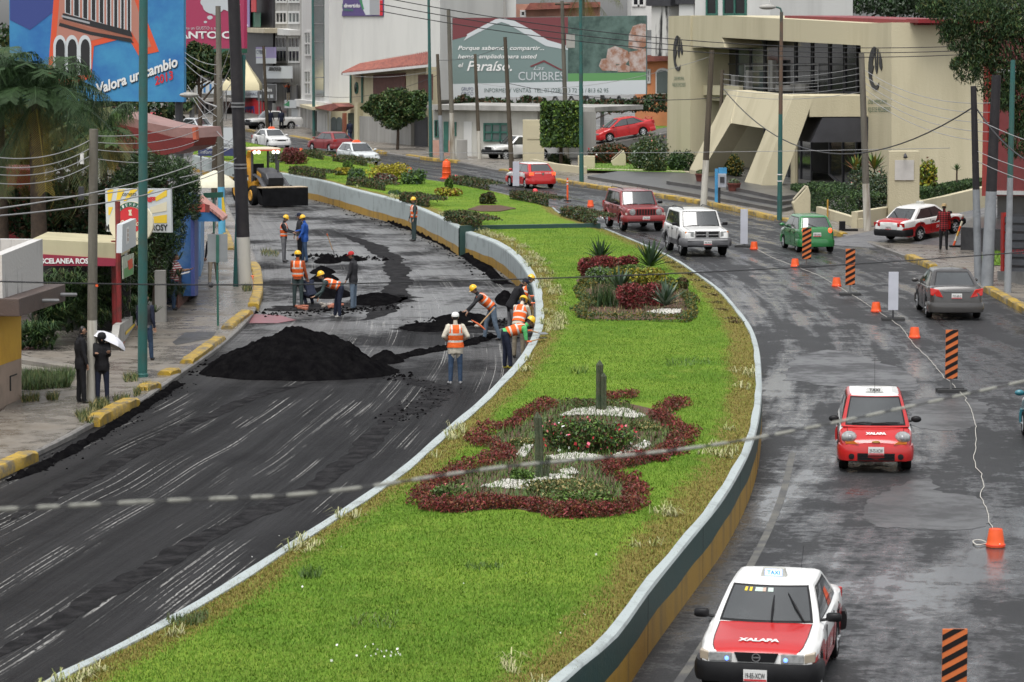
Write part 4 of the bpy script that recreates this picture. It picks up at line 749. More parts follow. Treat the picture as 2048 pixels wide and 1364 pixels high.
ex = PYW.e if PYW.e.x > 0 else -PYW.e; c0 = V(q0.x, q0.y, 0)+ex*.9; c1 = c0-ex*4
m.poly([c0+PYW.n*.85+V(0, 0, 2.42), c1+PYW.n*.85+V(0, 0, 2.42), c1-PYW.n*4+V(0, 0, 2.42), c0-PYW.n*4+V(0, 0, 2.42)], (0, 0, .42)); m.build('roof_slab', BROWN, t, bevel=.02)
m = MB(); c0 = c0-ex*.55; m.poly([c0+PYW.n*.45+V(0, 0, 2.842), c1+PYW.n*.45+V(0, 0, 2.842), c1+PYW.n*.45+V(0, 0, 3.85), c0+PYW.n*.45+V(0, 0, 3.98)], -PYW.n*.25)
m.poly([c0+PYW.n*.19+V(0, 0, 2.842), c0-PYW.n*3+V(0, 0, 2.842), c0-PYW.n*3+V(0, 0, 3.98), c0+PYW.n*.19+V(0, 0, 3.98)], -ex*.25); m.build('parapet', stained('peeling_white', (.50, .49, .47), (.12, .115, .11), 1.3, .75, .52, .6, .3, 12, streak=True), t)
for k in (.35, 1.7): m = MB(); b = c0+ex*.5-ex*k*1.2+PYW.n*.8+V(0, 0, 2.62); m.tube([b, b+PYW.n*.35+ex*.35-V(0, 0, .03)], .045, 8); m.build('drain_spout', METAL, t)
m = MB(); m.poly([PYW.at(19, 752, .02), PYW.at(33, 747, .02), PYW.at(33, 749, .02), PYW.at(20.5, 754, .02), PYW.at(21, 782, .02), PYW.at(19.5, 782, .02)], -PYW.n*.02); m.build('crack', DARK, t)
PMi = PLY(66, 86.5, 236, 86.5)
t = bld('corner_shop', 'small shop with cream canopy and wine red name board over dark plants', PMi, 150, 640)
m = MB(); m.poly([PMi.at(64, 478), PMi.at(234, 487), PMi.at(234, 517), PMi.at(64, 507)], -PMi.n*3); m.build('canopy', stained('canopy_cream', (.46, .42, .27), (.36, .33, .21), 1, .6, .45, .7, .2, 9, streak=True), t)
block(t, 'name_board', PMi, [(60, 507), (233, 517), (231, 532), (60, 531)], -.3, .05, INK['wine']); sign_text(t, PMi, 'MISCELANEA ROSY', 128, 521.5, 118, 11, INK['white'], .07, bold=.035, spacing=.95)
block(t, 'back_wall', PMi, rect(40, 530, 232, 700), -3.4, -3.2, DARK); m = MB(); m.poly([G(40, 705, .14), G(150, 745, .14), G(170, 715, .14), G(232, 690, .14), G(236, 640, .14), G(60, 640, .14)], (0, 0, -.1)); m.build('floor', PAVE, t)
for x, y in ((230, 690), (239, 694)): m = MB(); p = G(x, y); m.tube([p, (p.x, p.y, 4.15 if x > 235 else 3.0)], .075, 8); m.build('red_post', stained('red_rusty_paint', (.22, .025, .025), (.10, .03, .025), 3, .5), t)
m = MB()
for k in range(3): m.poly([G(42, 722+k*14, .05), G(150, 741+k*12, .05), G(150, 748+k*12, .05), G(42, 731+k*14, .05)], (0, 0, .16-.05*k))
m.build('step', stained('step_concrete', (.22, .20, .17), (.12, .11, .10), 1.2, .5), t)
t = thing('planter_wall', 'low white planter wall with yellow stripes and brick red base', 'wall', tuple(G(250, 690))); Pw = Plane(G(236, 712), G(270, 660)); block(t, 'wall_body', Pw, [(236, 676), (240, 650), (268, 630), (270, 645), (268, 664), (238, 700)], -.2, 0, GREYW); block(t, 'base_paint', Pw, [(238, 694), (269, 662), (269, 672), (238, 708)], .0, .02, M('brick_paint', (.34, .10, .06), .7, .2, 2)); block(t, 'stripe', Pw, [(250, 664), (268, 646), (268, 651), (250, 670)], .02, .03, INK['yellow'])
# hanging signs
Pc = PLY(208, 89.5, 344, 88.5)
t = bld('beer_sign', 'square shop sign with painted yellow sunburst and ROSY in black', Pc, 276, 460, 'sign')
block(t, 'panel', Pc, [(210, 377), (341, 377), (343, 465), (213, 463)], -.08, 0, INK['silver'])
for px, c in (([(215, 379), (227, 379), (222, 404), (216, 404)], 'yellow'), ([(236, 379), (250, 379), (238, 404), (232, 404)], 'yellow'), ([(262, 379), (276, 379), (252, 402), (247, 402)], 'yellow'), ([(300, 380), (308, 380), (290, 394), (286, 394)], 'yellow'), ([(310, 395), (334, 379), (334, 392), (312, 403)], 'yellow'), ([(300, 415), (334, 403), (334, 422), (303, 427)], 'cream'), ([(307, 433), (334, 429), (334, 446), (308, 446)], 'yellow'), ([(217, 414), (226, 414), (220, 430), (217, 430)], 'yellow')): printed(t, Pc, px, INK[c], .003)
sign_text(t, Pc, 'cerveza', 259, 389, 28, 6, INK['black'], .012, shear=.3); sign_text(t, Pc, 'ags', 301, 399, 22, 11, INK['red'], .012, shear=.2, bold=.05); sign_text(t, Pc, 'M', 215, 455, 8, 13, INK['black'], .012, bold=.03); sign_text(t, Pc, 'ROSY', 320, 455, 32, 13, INK['black'], .012, bold=.03)
Pd = PLY(216, 88.2, 308, 87.4)
t = bld('round_sign', 'round white drinks sign with red disc and green arc of letters', Pd, 262, 450, 'sign')
block(t, 'panel', Pd, oval(262, 447, 44, 44, 30)+[], -.06, 0, INK['cream']); printed(t, Pd, oval(260, 440, 28, 26, 26), INK['red'], .003, 'print'); printed(t, Pd, oval(262, 446, 36, 42, 12, pi*1.22, pi*1.78)+list(reversed(oval(262, 446, 29, 33, 12, pi*1.22, pi*1.78))), INK['dkgreen'], .006)
for i, ch in enumerate('SIEMPRE'):
    a = pi*(1.27+.46*i/6); text(ch, Pd.at(262+32*cos(a), 446+37*sin(a))+Pd.n*.02, (-sin(a)*1., 0, cos(a)*-1.) if False else (cos(a+pi/2), 0, -sin(a+pi/2)), (cos(a), 0, -sin(a)), .06, .085, INK['white'], t)
sign_text(t, Pd, 'Coca-Cola', 263, 446, 44, 12, INK['cream'], .02, shear=.4, bold=.02); printed(t, Pd, [(257, 420), (264, 419), (263, 425), (265, 431), (258, 431), (259, 425)], INK['cream'], .012); sign_text(t, Pd, 'ROSY', 277, 478, 16, 6, INK['black'], .02)
Pv = PLY(240, 84.5, 273, 87.2)
t = bld('box_sign', 'small white light box sign on the red posts', Pv, 258, 470, 'sign')
block(t, 'panel', Pv, [(245, 449), (272, 437), (272, 491), (244, 506)], -.16, 0, INK['silver']); printed(t, Pv, [(252, 456), (257, 453), (257, 486), (252, 489)], INK['white'], .003); sign_text(t, Pv, 'I\nI\nI', 255, 470, 2, 24, INK['tan'], .012)
t2 = bld('cloth_banner', 'faded green and white cloth banner under the light box sign', Pv, 258, 530, 'banner'); block(t2, 'cloth', Pv, [(245, 514), (268, 506), (267, 548), (246, 558)], -.02, .0, M('banner_cloth', (.38, .42, .33), .8, .3, 6)); printed(t2, Pv, [(248, 538), (266, 528), (266, 548), (248, 556)], INK['grass'], .003)
printed(t2, Pv, [(255, 522), (264, 516), (265, 534), (257, 540)], INK['orange'], .006)
# blue cafe
Pk = Plane(G(388, 600), G(408, 520))
t = bld('blue_cafe', 'bright blue shop front with small tiled awning by the pavement', Pk, 395, 560)
block(t, 'wall', Pk, [(381, 385), (409, 395), (408, 545), (383, 592)], -1.2, 0, stained('blue_paint', (.045, .14, .36), (.10, .20, .36), 1.0, .6, .5, .7, .2, 9)); block(t, 'corner_post', Pk, [(381, 385), (388, 386), (389, 590), (382, 592)], 0, .12, INK['dkblue']); block(t, 'door', Pk, [(398, 440), (404, 442), (404, 545), (398, 556)], .0, .06, M('blue_door', (.12, .25, .42), .6, .2, 2))
block(t, 'cornice', Pk, [(378, 408), (390, 410), (390, 425), (378, 424)], .0, .5, REDW)
a = D(394, 442, 107); b = D(446, 440, 107); m = MB(); m.poly([D(395, 402, 107), D(394, 443, 107), D(440, 443, 107), D(430, 430, 107), D(404, 405, 107)], (0, 1.4, 0)); m.build('awning_gable', INK['blue'], t)
for k in range(7):
    m = MB(); p0, p1 = D(396+k*7, 402+k*5.6, 106.9), D(404+k*7, 408.5+k*5.6, 106.9); m.poly([p0, p0+V(0, 0, .12), p1+V(0, 0, .1), p1], (0, 1.7, 0)); m.build('roof_tile', M('awning_tile', (.46, .22, .18), .6, .25, 3), t)
t = thing('yellow_panel', 'narrow orange yellow panel beyond the sky blue painted post', 'sign', tuple(D(448, 420, 125))); m = MB(); m.poly([D(443, 390, 125), D(447, 396, 125), D(452, 436, 125), D(444, 436, 125)], (0, .2, 0)); m.build('panel', INK['yellow'], t)
t = thing('fence_gate', 'rust brown slatted gate beside the man reading papers', 'gate', tuple(G(368, 605)))
Pl = Plane(G(352, 628), G(382, 596))
for k in range(12): block(t, 'slat', Pl, [(353+k*2.5, 536-k*.4), (355+k*2.5, 536-k*.4), (355+k*2.5, 622-k*2.6), (353+k*2.5, 624-k*2.6)], 0, .05, M('rust_brown', (.13, .05, .035), .6, .3, 3))
t = thing('white_pillar', 'old white gate pillar among the bushes near the man reading papers', 'pillar', tuple(G(322, 655))); m = MB(); p = G(322, 652); m.box(p.x-.16, p.y-.16, 0, p.x+.16, p.y+.16, 1.7); m.build('pillar_body', GREYW, t)
# tarpaulin banner across the far carriageway and street signs
PU = PLY(395, 182, 470, 178); t = bld('street_banner', 'white and blue advert banner strung behind the wires left of the black pole', PU, 430, 310, 'banner')
block(t, 'cloth', PU, rect(396, 255, 470, 297), -.03, 0, INK['silver']); block(t, 'cloth', PU, rect(396, 297, 470, 312), -.03, .004, INK['navy']); sign_text(t, PU, 'Gratis', 458, 290, 22, 6, INK['black'], .02); sign_text(t, PU, 'Clinica', 418, 268, 34, 9, INK['navy'], .02, shear=.3); sign_text(t, PU, 'Dental', 418, 284, 34, 9, INK['navy'], .02, shear=.3); sign_text(t, PU, 'informes', 420, 304, 36, 7, INK['silver'], .02)
for x in (398, 468): m = MB(); p = PU.at(x, 255, -.1); m.tube([p, (p.x, p.y, 0)], .05, 6); m.build('post', METAL, t)
t = thing('green_street_sign', 'small dark green street name sign beside the sky blue post', 'sign', tuple(D(430, 390, 121))); m = MB(); m.poly([D(406, 386, 121), D(446, 384, 121), D(446, 395, 121), D(408, 396, 121)], (0, .05, 0)); m.build('panel', INK['dkgreen'], t); m = MB(); p = D(427, 395, 121.1); m.tube([p, (p.x, p.y, 0)], .04, 6); m.build('post', GFRAME, t)
t = thing('market_umbrella', 'cream market umbrella leaning by the backhoe', 'umbrella', tuple(D(442, 370, 135)))
m = MB(); c = D(430, 368, 135); m.rings([[c+V(r*cos(a), r*sin(a), z) for a in np.linspace(0, 2*pi, 11)[:-1]] for r, z in ((1.05, -.12), (1.0, .0), (.6, .35), (.05, .6))]); m.build('canopy', M('umbrella_cream', (.60, .57, .44), .8, .1), t, smooth=30); m = MB(); m.tube([(c.x, c.y, 0), (c.x, c.y, c.z+.5)], .03, 6); m.build('pole', METAL, t)
# ================================================================ vegetation
def leafmat(name, c, v=.3): return M('leaf_'+name, c, .55, v, 2.5, spec=.3)
LF = {k: leafmat(k, c) for k, c in dict(deep=(.018, .042, .014), dark=(.030, .062, .020), mid=(.058, .105, .026), fresh=(.10, .18, .03), yellow=(.34, .30, .025), gold=(.19, .145, .025), red=(.235, .04, .042), wine=(.105, .024, .024), brown=(.085, .045, .022), rust=(.16, .055, .02), olive=(.085, .095, .03), blue=(.07, .115, .075), straw=(.30, .25, .10), silver=(.16, .20, .15), lime=(.20, .27, .04)).items()}
BARK = stained('bark', (.085, .06, .042), (.04, .03, .024), 4, .9, bump=.6, bs=20)
SOIL = stained('soil', (.10, .055, .035), (.055, .035, .025), 3, .9, bump=.8, bs=30)
FW = {k: M('petal_'+k, c, .5, .15, 5) for k, c in dict(pink=(.62, .11, .17), salmon=(.60, .22, .18), white=(.72, .72, .68), red=(.45, .03, .04)).items()}
def L_(*a): return [LF[k] for k in a]
def mound(p, rx, ry, h, n, mats, size, name='shrub', label='', cat='shrub', group=None, asp=.5, up=.5, w=None, parent=None, lumps=6):
    b = [(0, 0, h*.35, rx*.8, ry*.8, h*.6)]+[(random.uniform(-.55, .55)*rx, random.uniform(-.55, .55)*ry, h*random.uniform(.35, .6), rx*.42, ry*.42, h*random.uniform(.3, .45)) for _ in range(lumps)]
    q = blob_points(b, n); q[:, 2] = np.abs(q[:, 2]); o = foliage(name, q, size, mats, asp=asp, up=up, w=w)
    o.location = p
    return tag(o, label, cat, group) if parent is None else o
def rosette(p, n, r, h, wid, mats, label, name='yucca_plant', group=None, spread=1.0, cat='plant'):
    """Sword-leaved plant: every leaf is a folded blade of its own."""
    t = thing(name, label, cat, tuple(p), 0, group)
    for i in range(n):
        a = i*2.399+random.uniform(-.2, .2); el = (.25+1.2*(i/n)**.8)*1; el = pi/2-(pi/2-el)*spread; l = r*random.uniform(.8, 1.15); m = MB(); d = V(cos(a)*cos(el), sin(a)*cos(el), sin(el)); s = V(-sin(a), cos(a), 0)*wid
        c = V(0, 0, h); q = c+d*l*.5; e = c+d*l-V(0, 0, l*.06); up = d.cross(s).normalized()*wid*.35
        m.add([c-s*.5, c-up, c+s*.5, q-s, q-up, q+s, e], [(0, 1, 4, 3), (1, 2, 5, 4), (3, 4, 6), (4, 5, 6)]); o = m.build('leaf', mats[i % len(mats)], t, world=False)
    if h > .15: m = MB(); m.tube([(0, 0, 0), (0, 0, h)], [.06, .04], 7); m.build('stem', BARK, t, world=False)
    return t
def tree(label, px, py, Yb, blobs, n, size, mats, trunk=.16, name='tree', cat='tree', top=None, asp=.45, up=.1, droop=None, w=None, group=None, limbs=5):
    """Trunk, limbs and a ragged crown made of leaves; blobs in photo pixels at distance Yb: (px,py,rx,ry[,dY])."""
    base = D(px, 300, Yb); t = thing(name, label, cat, (base.x, Yb, 0), 0, group); k = Yb/F; B = []
    for b in blobs:
        c = D(b[0], b[1], Yb+(b[4] if len(b) > 4 else 0)); B.append((c.x, c.y, c.z, b[2]*k, (b[2]+b[3])*.5*k, b[3]*k))
    core = list(B)
    for b in core:
        for _ in range(5): d = rng.normal(size=3); d /= np.linalg.norm(d); B.append(tuple(np.array(b[:3])+d*np.array(b[3:])*1.0)+tuple(np.array(b[3:])*random.uniform(.22, .42)))
    zt = top or max(.5, np.mean([b[2] for b in core])); m = MB(); x = base.x
    m.tube([(x, Yb, 0), (x+.05, Yb, zt*.4), (x-.04, Yb+.03, zt*.75), (x, Yb, zt)], [trunk, trunk*.8, trunk*.6, trunk*.35], 8)
    for b in random.sample(B, min(limbs, len(B))): z0 = zt*random.uniform(.45, .8); m.tube([(x, Yb, z0), ((x+b[0])/2, (Yb+b[1])/2, (z0+b[2])/2+.1), (b[0], b[1], b[2])], [trunk*.45, trunk*.3, trunk*.12], 6)
    m.build('trunk', BARK, t, smooth=50); foliage('crown', blob_points(B, n), size, mats, t, asp, up, droop, w=w); return t
# ---- left: palm, feathery trees, strap-leaved shrubs
def palm(label, cx, cy, Yp, R_, nf, mats, skirt, name='palm_tree', trunk=.17, amin=0, amax=2*pi, base=True):
    c = D(cx, cy, Yp); t = thing(name, label, 'palm tree', (c.x, c.y, 0)); m = MB()
    if base: m.tube([(c.x+.1, Yp, 0), (c.x+.05, Yp, c.z*.5), (c.x, Yp, c.z)], [trunk*1.2, trunk, trunk*.8], 10); m.build('trunk', BARK, t, smooth=50)
    for i in range(nf):
        a = amin+(amax-amin)*((i*.618) % 1); el = random.uniform(.1, 1.25) if i < nf-skirt else random.uniform(-1.1, -.5); l = R_*random.uniform(.75, 1.1); mt = mats[0 if i < nf-skirt else 1]; m = MB()
        d = V(cos(a), sin(a), 0); pts = []
        for k in range(9): s = k/8; pts.append(c+d*(l*s*cos(el)*(1-.15*s))+V(0, 0, l*s*sin(el)-l*(.55 if el > 0 else .2)*s*s))
        m.tube(pts, [.03-.022*k/8 for k in range(9)], 5, 0)
        vs, fs = [], []
        for k in range(40):
            s = .12+.88*k/40; j = min(int(s*8), 7); p = pts[j].lerp(pts[j+1], s*8-j); tg = (pts[j+1]-pts[j]).normalized(); sd = tg.cross(V(0, 0, 1)).normalized()
            for sg in (-1, 1):
                ll = l*.36*(1-.5*abs(s-.4))*random.uniform(.8, 1.2); q = p+(sd*sg*.5+tg*.5+V(random.gauss(0, .3), random.gauss(0, .3), -.8)).normalized()*ll; h = p+(sd*sg*.8+tg*.6+V(0, 0, -.1)).normalized()*ll*.45; wv = tg*.0105
                o = len(vs); vs += [p-wv, p+wv, h+wv, h-wv, q]; fs += [(o, o+1, o+2, o+3), (o+3, o+2, o+4)]
        m.add(vs, fs, 0); m.build('frond', mt[i % len(mt)], t)
    return t
palm('tall feathery palm with yellowing skirt of fronds in front of the blue billboard', 70, 200, 93, 3.5, 52, (L_('dark', 'deep', 'deep', 'dark'), L_('olive', 'gold', 'olive', 'dark')), 11, trunk=.24)
palm('lower yellow tinged palm between the tall palm and the pagoda roof', 205, 268, 100, 2.4, 30, (L_('olive', 'dark', 'mid'), L_('gold', 'olive')), 12, trunk=.14)
palm('dark palm half outside the left edge of the photo', -5, 170, 95, 3.2, 36, (L_('deep', 'dark', 'dark'), L_('olive', 'gold')), 7, trunk=.2)
tree('dark feathery leaved tree beside the blue shop front', 312, 400, 94, [(350, 355, 45, 45), (300, 335, 50, 30), (270, 370, 50, 40), (330, 410, 55, 40), (375, 395, 30, 45), (300, 460, 60, 55), (345, 462, 30, 44), (312, 535, 26, 40), (285, 420, 60, 40)], 30000, .15, L_('dark', 'mid', 'deep', 'silver'), .22, asp=.16, up=-.1, w=(.36, .22, .3, .12))
tree('dense dark tree filling the gap behind the corner shop', 160, 430, 96, [(150, 400, 80, 60), (90, 430, 60, 60), (230, 440, 60, 60), (170, 480, 90, 40), (40, 420, 40, 50), (250, 380, 40, 40)], 14000, .22, L_('deep', 'dark', 'deep', 'brown'), .2, asp=.3)
tree('olive green tree behind the pagoda roof under the blue billboard', 150, 290, 128, [(180, 260, 60, 30), (120, 280, 80, 45), (60, 280, 70, 60), (10, 300, 60, 80), (230, 300, 40, 30)], 12000, .28, L_('dark', 'deep', 'olive', 'gold'), .2, asp=.3)
tree('dull green tree below the magenta billboard', 400, 130, 236, [(395, 120, 34, 30), (430, 135, 30, 25), (460, 130, 25, 28), (375, 145, 20, 35)], 7000, .4, L_('dark', 'deep', 'olive'), .2, asp=.4)
tree('shadowy hillside trees at the far left behind the billboards', -20, 200, 260, [(-40, 150, 90, 120), (120, 190, 120, 60), (300, 210, 80, 35), (-120, 200, 80, 150)], 9000, .7, L_('dark', 'deep', 'olive'), .3)
for i, (x, y, h, r, lab) in enumerate([(92, 705, 2.0, .75, 'strap leaved plant beside the yellow wall'), (128, 700, 2.05, .9, 'tall strap leaved plant under the shop name board'), (165, 692, 1.9, .9, 'bushy strap leaved plant right of the concrete pole'), (205, 680, 2.1, .9, 'strap leaved plant by the red posts'), (70, 712, .7, .7, 'low strap leaved plant at the corner of the yellow wall'), (262, 655, 2.3, .85, 'strap leaved plant behind the white planter wall'), (285, 640, 2.2, .8, 'strap leaved plant behind the man in the grey vest'), (310, 640, 2.4, .8, 'strap leaved plant left of the old white pillar'), (240, 668, .9, .8, 'low strap leaved plant between red posts and planter wall'), (330, 630, 2.0, .6, 'dark strap leaved plant next to the man reading papers')]):
    p = G(x, y); q = np.array([[p.x+random.gauss(0, r*.35), p.y+.2+abs(random.gauss(0, .4)), h*random.uniform(.2, 1)] for _ in range(95)]); q = np.repeat(q, 14, 0); v, f = blades(q, .2, .03, .42, two=True); o = npmesh('strap_leaf_plant', v, f, L_('deep', 'dark', 'mid', 'olive'), np.tile(rng.choice(4, len(q), p=(.4, .35, .15, .1)), 3)); tag(o, lab, 'plant')
def weeds(px, n, label, h=.12, mats=None, z=.13):
    a = [G(x, y, z) for x, y in px]; xs = [p.x for p in a]; ys = [p.y for p in a]; q = []
    while len(q) < n:
        x, y = random.uniform(min(xs), max(xs)), random.uniform(min(ys), max(ys)); c = False; j = len(a)-1
        for i in range(len(a)):
            if (a[i].y > y) != (a[j].y > y) and x < (a[j].x-a[i].x)*(y-a[i].y)/(a[j].y-a[i].y)+a[i].x: c = not c
            j = i
        if c: q.append((x, y, z))
    v, f = blades(np.array(q), h, .02, h*.8); m = mats or L_('olive', 'mid', 'straw', 'dark'); o = npmesh('weeds', v, f, m, rng.choice(len(m), len(f)), kind='stuff'); return o
weeds([(44, 752), (150, 748), (140, 775), (60, 782), (44, 780)], 3500, '', .22, L_('dark', 'mid', 'olive'))
for px, n in (([(42, 795), (75, 792), (80, 803), (44, 806)], 250), ([(92, 795), (118, 792), (115, 801), (94, 801)], 200), ([(178, 812), (215, 800), (222, 818), (190, 828)], 500), ([(150, 828), (185, 822), (186, 848), (160, 845)], 400), ([(228, 800), (258, 796), (255, 808), (230, 810)], 300), ([(248, 755), (275, 752), (275, 763), (250, 765)], 250), ([(285, 772), (300, 770), (298, 782), (287, 782)], 120), ([(484, 572), (500, 568), (505, 582), (486, 584)], 250), ([(268, 785), (282, 780), (280, 792), (268, 794)], 120), ([(521, 500), (560, 505), (555, 515), (522, 512)], 250)): weeds(px, n, '', .15)
# ---- centre and right: trees, hedges, bushes
tree('leafy street tree before the cream tiled house', 795, 250, 219, [(795, 205, 38, 30), (765, 215, 30, 26), (825, 215, 28, 28), (790, 235, 34, 24), (745, 215, 20, 14), (840, 195, 18, 16)], 12000, .26, L_('dark', 'mid', 'olive', 'deep'), .12, asp=.45, w=(.3, .34, .2, .16))
t = thing('clipped_tree', 'leafy tree clipped into a square block beside the red sedan', 'tree', tuple(D(1122, 330, 192))); k = 192/F
q = rng.uniform(-1, 1, (11000, 3)); ax = rng.integers(0, 3, 11000); q[np.arange(11000), ax] = np.sign(q[np.arange(11000), ax])*rng.uniform(.82, 1.06, 11000); c = D(1122, 248, 192); foliage('crown', q*np.array([38*k, 38*k, 42*k])+np.array(c), .24, L_('fresh', 'mid', 'dark', 'lime'), t, .5, .3, droop=(0, 0, -.6), w=(.2, .38, .34, .08)); m = MB(); m.tube([(c.x, c.y, 0), (c.x, c.y, 2)], [.12, .1], 8); m.build('trunk', BARK, t)
palm('drooping palm fronds above the green hoarding', 1165, -22, 252, 4.4, 22, (L_('olive', 'gold', 'dark', 'olive'), L_('gold', 'olive')), 6, trunk=.2)
def bush(label, px, py, w, h, mats, z=0, n=None, size=.13, ry=None, name='bush', cat='bush', group=None, fl=None, wts=None):
    p = G(px, py, z); k = (p.y)/F; rx, hh = w*k*.56, h*k*1.12
    o = mound(p, rx, ry or rx*.8, hh, n or int(1500+2600*rx), mats, size, name, label, cat, group, w=wts)
    if fl:
        b = [(0, 0, hh*.45, rx*.95, (ry or rx*.8)*.95, hh*.6)]; q = blob_points(b, fl[1], .92); q[:, 2] = abs(q[:, 2]); f = foliage('flowers', q, fl[2], fl[0], o, .9, .5, world=False, kind='stuff')
    return o
bush('dark flowering bush under the red sedan', 1222, 335, 108, 46, L_('deep', 'dark', 'brown', 'rust'), size=.16, fl=([FW['red'], FW['white']], 24, .14))
bush('large olive bush dotted with pale blooms left of the memorial wall', 1302, 347, 94, 76, L_('olive', 'dark', 'mid', 'silver'), size=.16, n=7000, fl=([FW['white'], FW['salmon']], 26, .13))
bush('low dark bush on the grass left of the slanted plinth', 1118, 338, 52, 30, L_('deep', 'dark', 'olive'), size=.13); bush('dark green bush at the foot of the slanted portal', 1366, 350, 66, 46, L_('deep', 'dark', 'mid'), size=.14, n=4000); bush('rounded bush between plinth and portal', 1308, 352, 50, 34, L_('dark', 'deep', 'olive'), size=.13)
bush('plants growing inside the portal opening', 1462, 352, 60, 42, L_('deep', 'dark', 'gold'), size=.15)
def hedge_box(label, px, h, depth, mats, z=0, size=.09, name='hedge', n=None, top=None):
    """Clipped hedge along a line of photo points."""
    a = [G(*p, z) for p in px]; q = []; L = sum((a[i+1]-a[i]).length for i in range(len(a)-1)); n = n or int(min(9000, 900*L*(h+depth)))
    for i in range(len(a)-1):
        l = (a[i+1]-a[i]).length; k = int(n*l/L); u = rng.random(k); d = np.array(a[i+1]-a[i]); o = np.array([-d[1], d[0], 0])/max(l, 1e-6); o = o if o[1] > 0 else -o; s = rng.random(k); v = rng.random(k)*depth; w = rng.random(k)*h; fc = rng.random(k)
        v = np.where(fc < .45, rng.normal(0, .03, k), v); w = np.where(fc >= .45, h+rng.normal(0, .035, k), w); q.append(np.array(a[i])+d*u[:, None]+o*v[:, None]+np.c_[np.zeros((k, 2)), w])
    o = foliage(name, np.concatenate(q), size, mats, asp=.5, up=.4); return tag(o, label, 'hedge')
hedge_box('clipped dark green hedge behind the slanted plinth, beside the green hatchback', [(1612, 420), (1660, 438), (1714, 452)], 1.35, 1.6, L_('dark', 'mid', 'deep'), size=.12, n=9000)
hedge_box('short clipped hedge left of the slanted plinth at the kerb', [(1582, 405), (1602, 412)], .9, .7, L_('dark', 'mid', 'deep'), size=.12)
hedge_box('low hedge on top of the sloping cream wall', [(1842, 402), (1900, 392), (1978, 379)], .5, .8, L_('deep', 'dark', 'mid'), z=.85, size=.13)
bush('grey green flowering bush between hedge and board pillar', 1738, 440, 90, 96, L_('dark', 'olive', 'silver', 'deep'), size=.13, n=6000, fl=([FW['salmon']], 12, .1))
for x, y, h, lab in ((1712, 430, 2.6, 'tall red and green dracaena left of the white footed pole'), (1748, 432, 2.75, 'tall red and green dracaena right of the white footed pole')): rosette(G(x, y), 26, .95, h-.5, .07, L_('mid', 'rust', 'fresh', 'gold'), lab, 'dracaena_plant', spread=.95)
bush('yellow and green croton against the cream end wall', 1855, 397, 46, 76, L_('yellow', 'lime', 'mid', 'brown'), z=.8, size=.2, n=1500, wts=(.3, .25, .3, .15)); rosette(G(1913, 386, .9), 16, .42, 1.1, .035, L_('mid', 'dark'), 'slim young plant before the cream end wall', 'dracaena_plant')
LAWN2 = M('grass_patch', (.10, .19, .018), .8, .35, 3, .4)
def turf(px, z, n): patch('grass_plot', px, LAWN2, z); weeds(px, n, '', .09, GRASS[:3], z)
turf([(1166, 340), (1180, 318), (1340, 322), (1372, 345), (1250, 342)], .31, 2500); turf([(1955, 514), (2000, 500), (2012, 516), (2004, 530), (1965, 530)], .16, 900); turf([(1280, 262), (1340, 235), (1340, 262)], .9, 500)
tree('dark overhanging tree at the top right corner', 2075, 200, 119, [(1995, 30, 90, 50), (1910, 20, 60, 35), (2035, 100, 60, 70), (1960, 100, 45, 35), (1925, 75, 40, 28), (2060, 190, 55, 60), (1870, 10, 40, 22), (1945, 120, 22, 26), (2020, 20, 60, 60), (1900, 62, 25, 20), (1935, 135, 30, 34), (2005, 165, 50, 55), (2045, 280, 36, 40), (2045, 235, 25, 40)], 30000, .17, L_('deep', 'dark', 'olive', 'mid'), .28, asp=.25, up=0, droop=(.1, 0, -.9), w=(.42, .34, .14, .10))
tree('dark treeline behind the memorial roof', 1700, 60, 236, [(1590, 5, 50, 26), (1650, -10, 60, 40), (1720, -5, 60, 36), (1780, 0, 60, 34), (1850, -10, 80, 50), (1930, 0, 80, 60)], 16000, .34, L_('deep', 'dark', 'silver', 'deep'), .3)
tree('ivy dark foliage under the green hoarding', 1180, 230, 226, [(930, 203, 22, 12), (990, 206, 40, 10), (1060, 204, 30, 10), (1220, 212, 90, 14), (1310, 208, 60, 16)], 5000, .3, L_('deep', 'dark', 'brown'), .06, name='creeper', cat='creeper')
# ---- flower bed with two cacti
ZB = ZF+.09
def soil(px, z, label=''): m = MB(); a = [G(x, y, z) for x, y in px]; m.poly(a, (0, 0, -.05)); o = m.build('flower_bed_soil', SOIL); o['kind'] = 'structure'; return o
RB = [(1093, 813), (1075, 828), (1057, 843), (1032, 852), (1005, 861), (972, 872), (962, 885), (976, 896), (1000, 908), (1010, 922), (985, 928), (955, 935), (928, 949), (905, 958), (884, 967), (862, 980), (848, 993), (842, 1009), (866, 1019), (892, 1023), (920, 1023), (947, 1021), (975, 1018), (1001, 1017), (1029, 1016), (1057, 1018), (1085, 1026), (1111, 1031), (1139, 1034), (1166, 1035), (1194, 1034), (1221, 1031), (1247, 1026), (1268, 1016), (1278, 1000), (1268, 982), (1247, 968), (1232, 953), (1214, 938), (1245, 937), (1269, 932), (1295, 927), (1316, 921), (1336, 914), (1354, 907), (1366, 890), (1372, 876), (1352, 862), (1336, 850), (1322, 838), (1330, 823), (1346, 817), (1365, 812), (1222, 800), (1246, 797)]
soil(RB[:52][::2]+[(1250, 805), (1150, 805)], ZB)
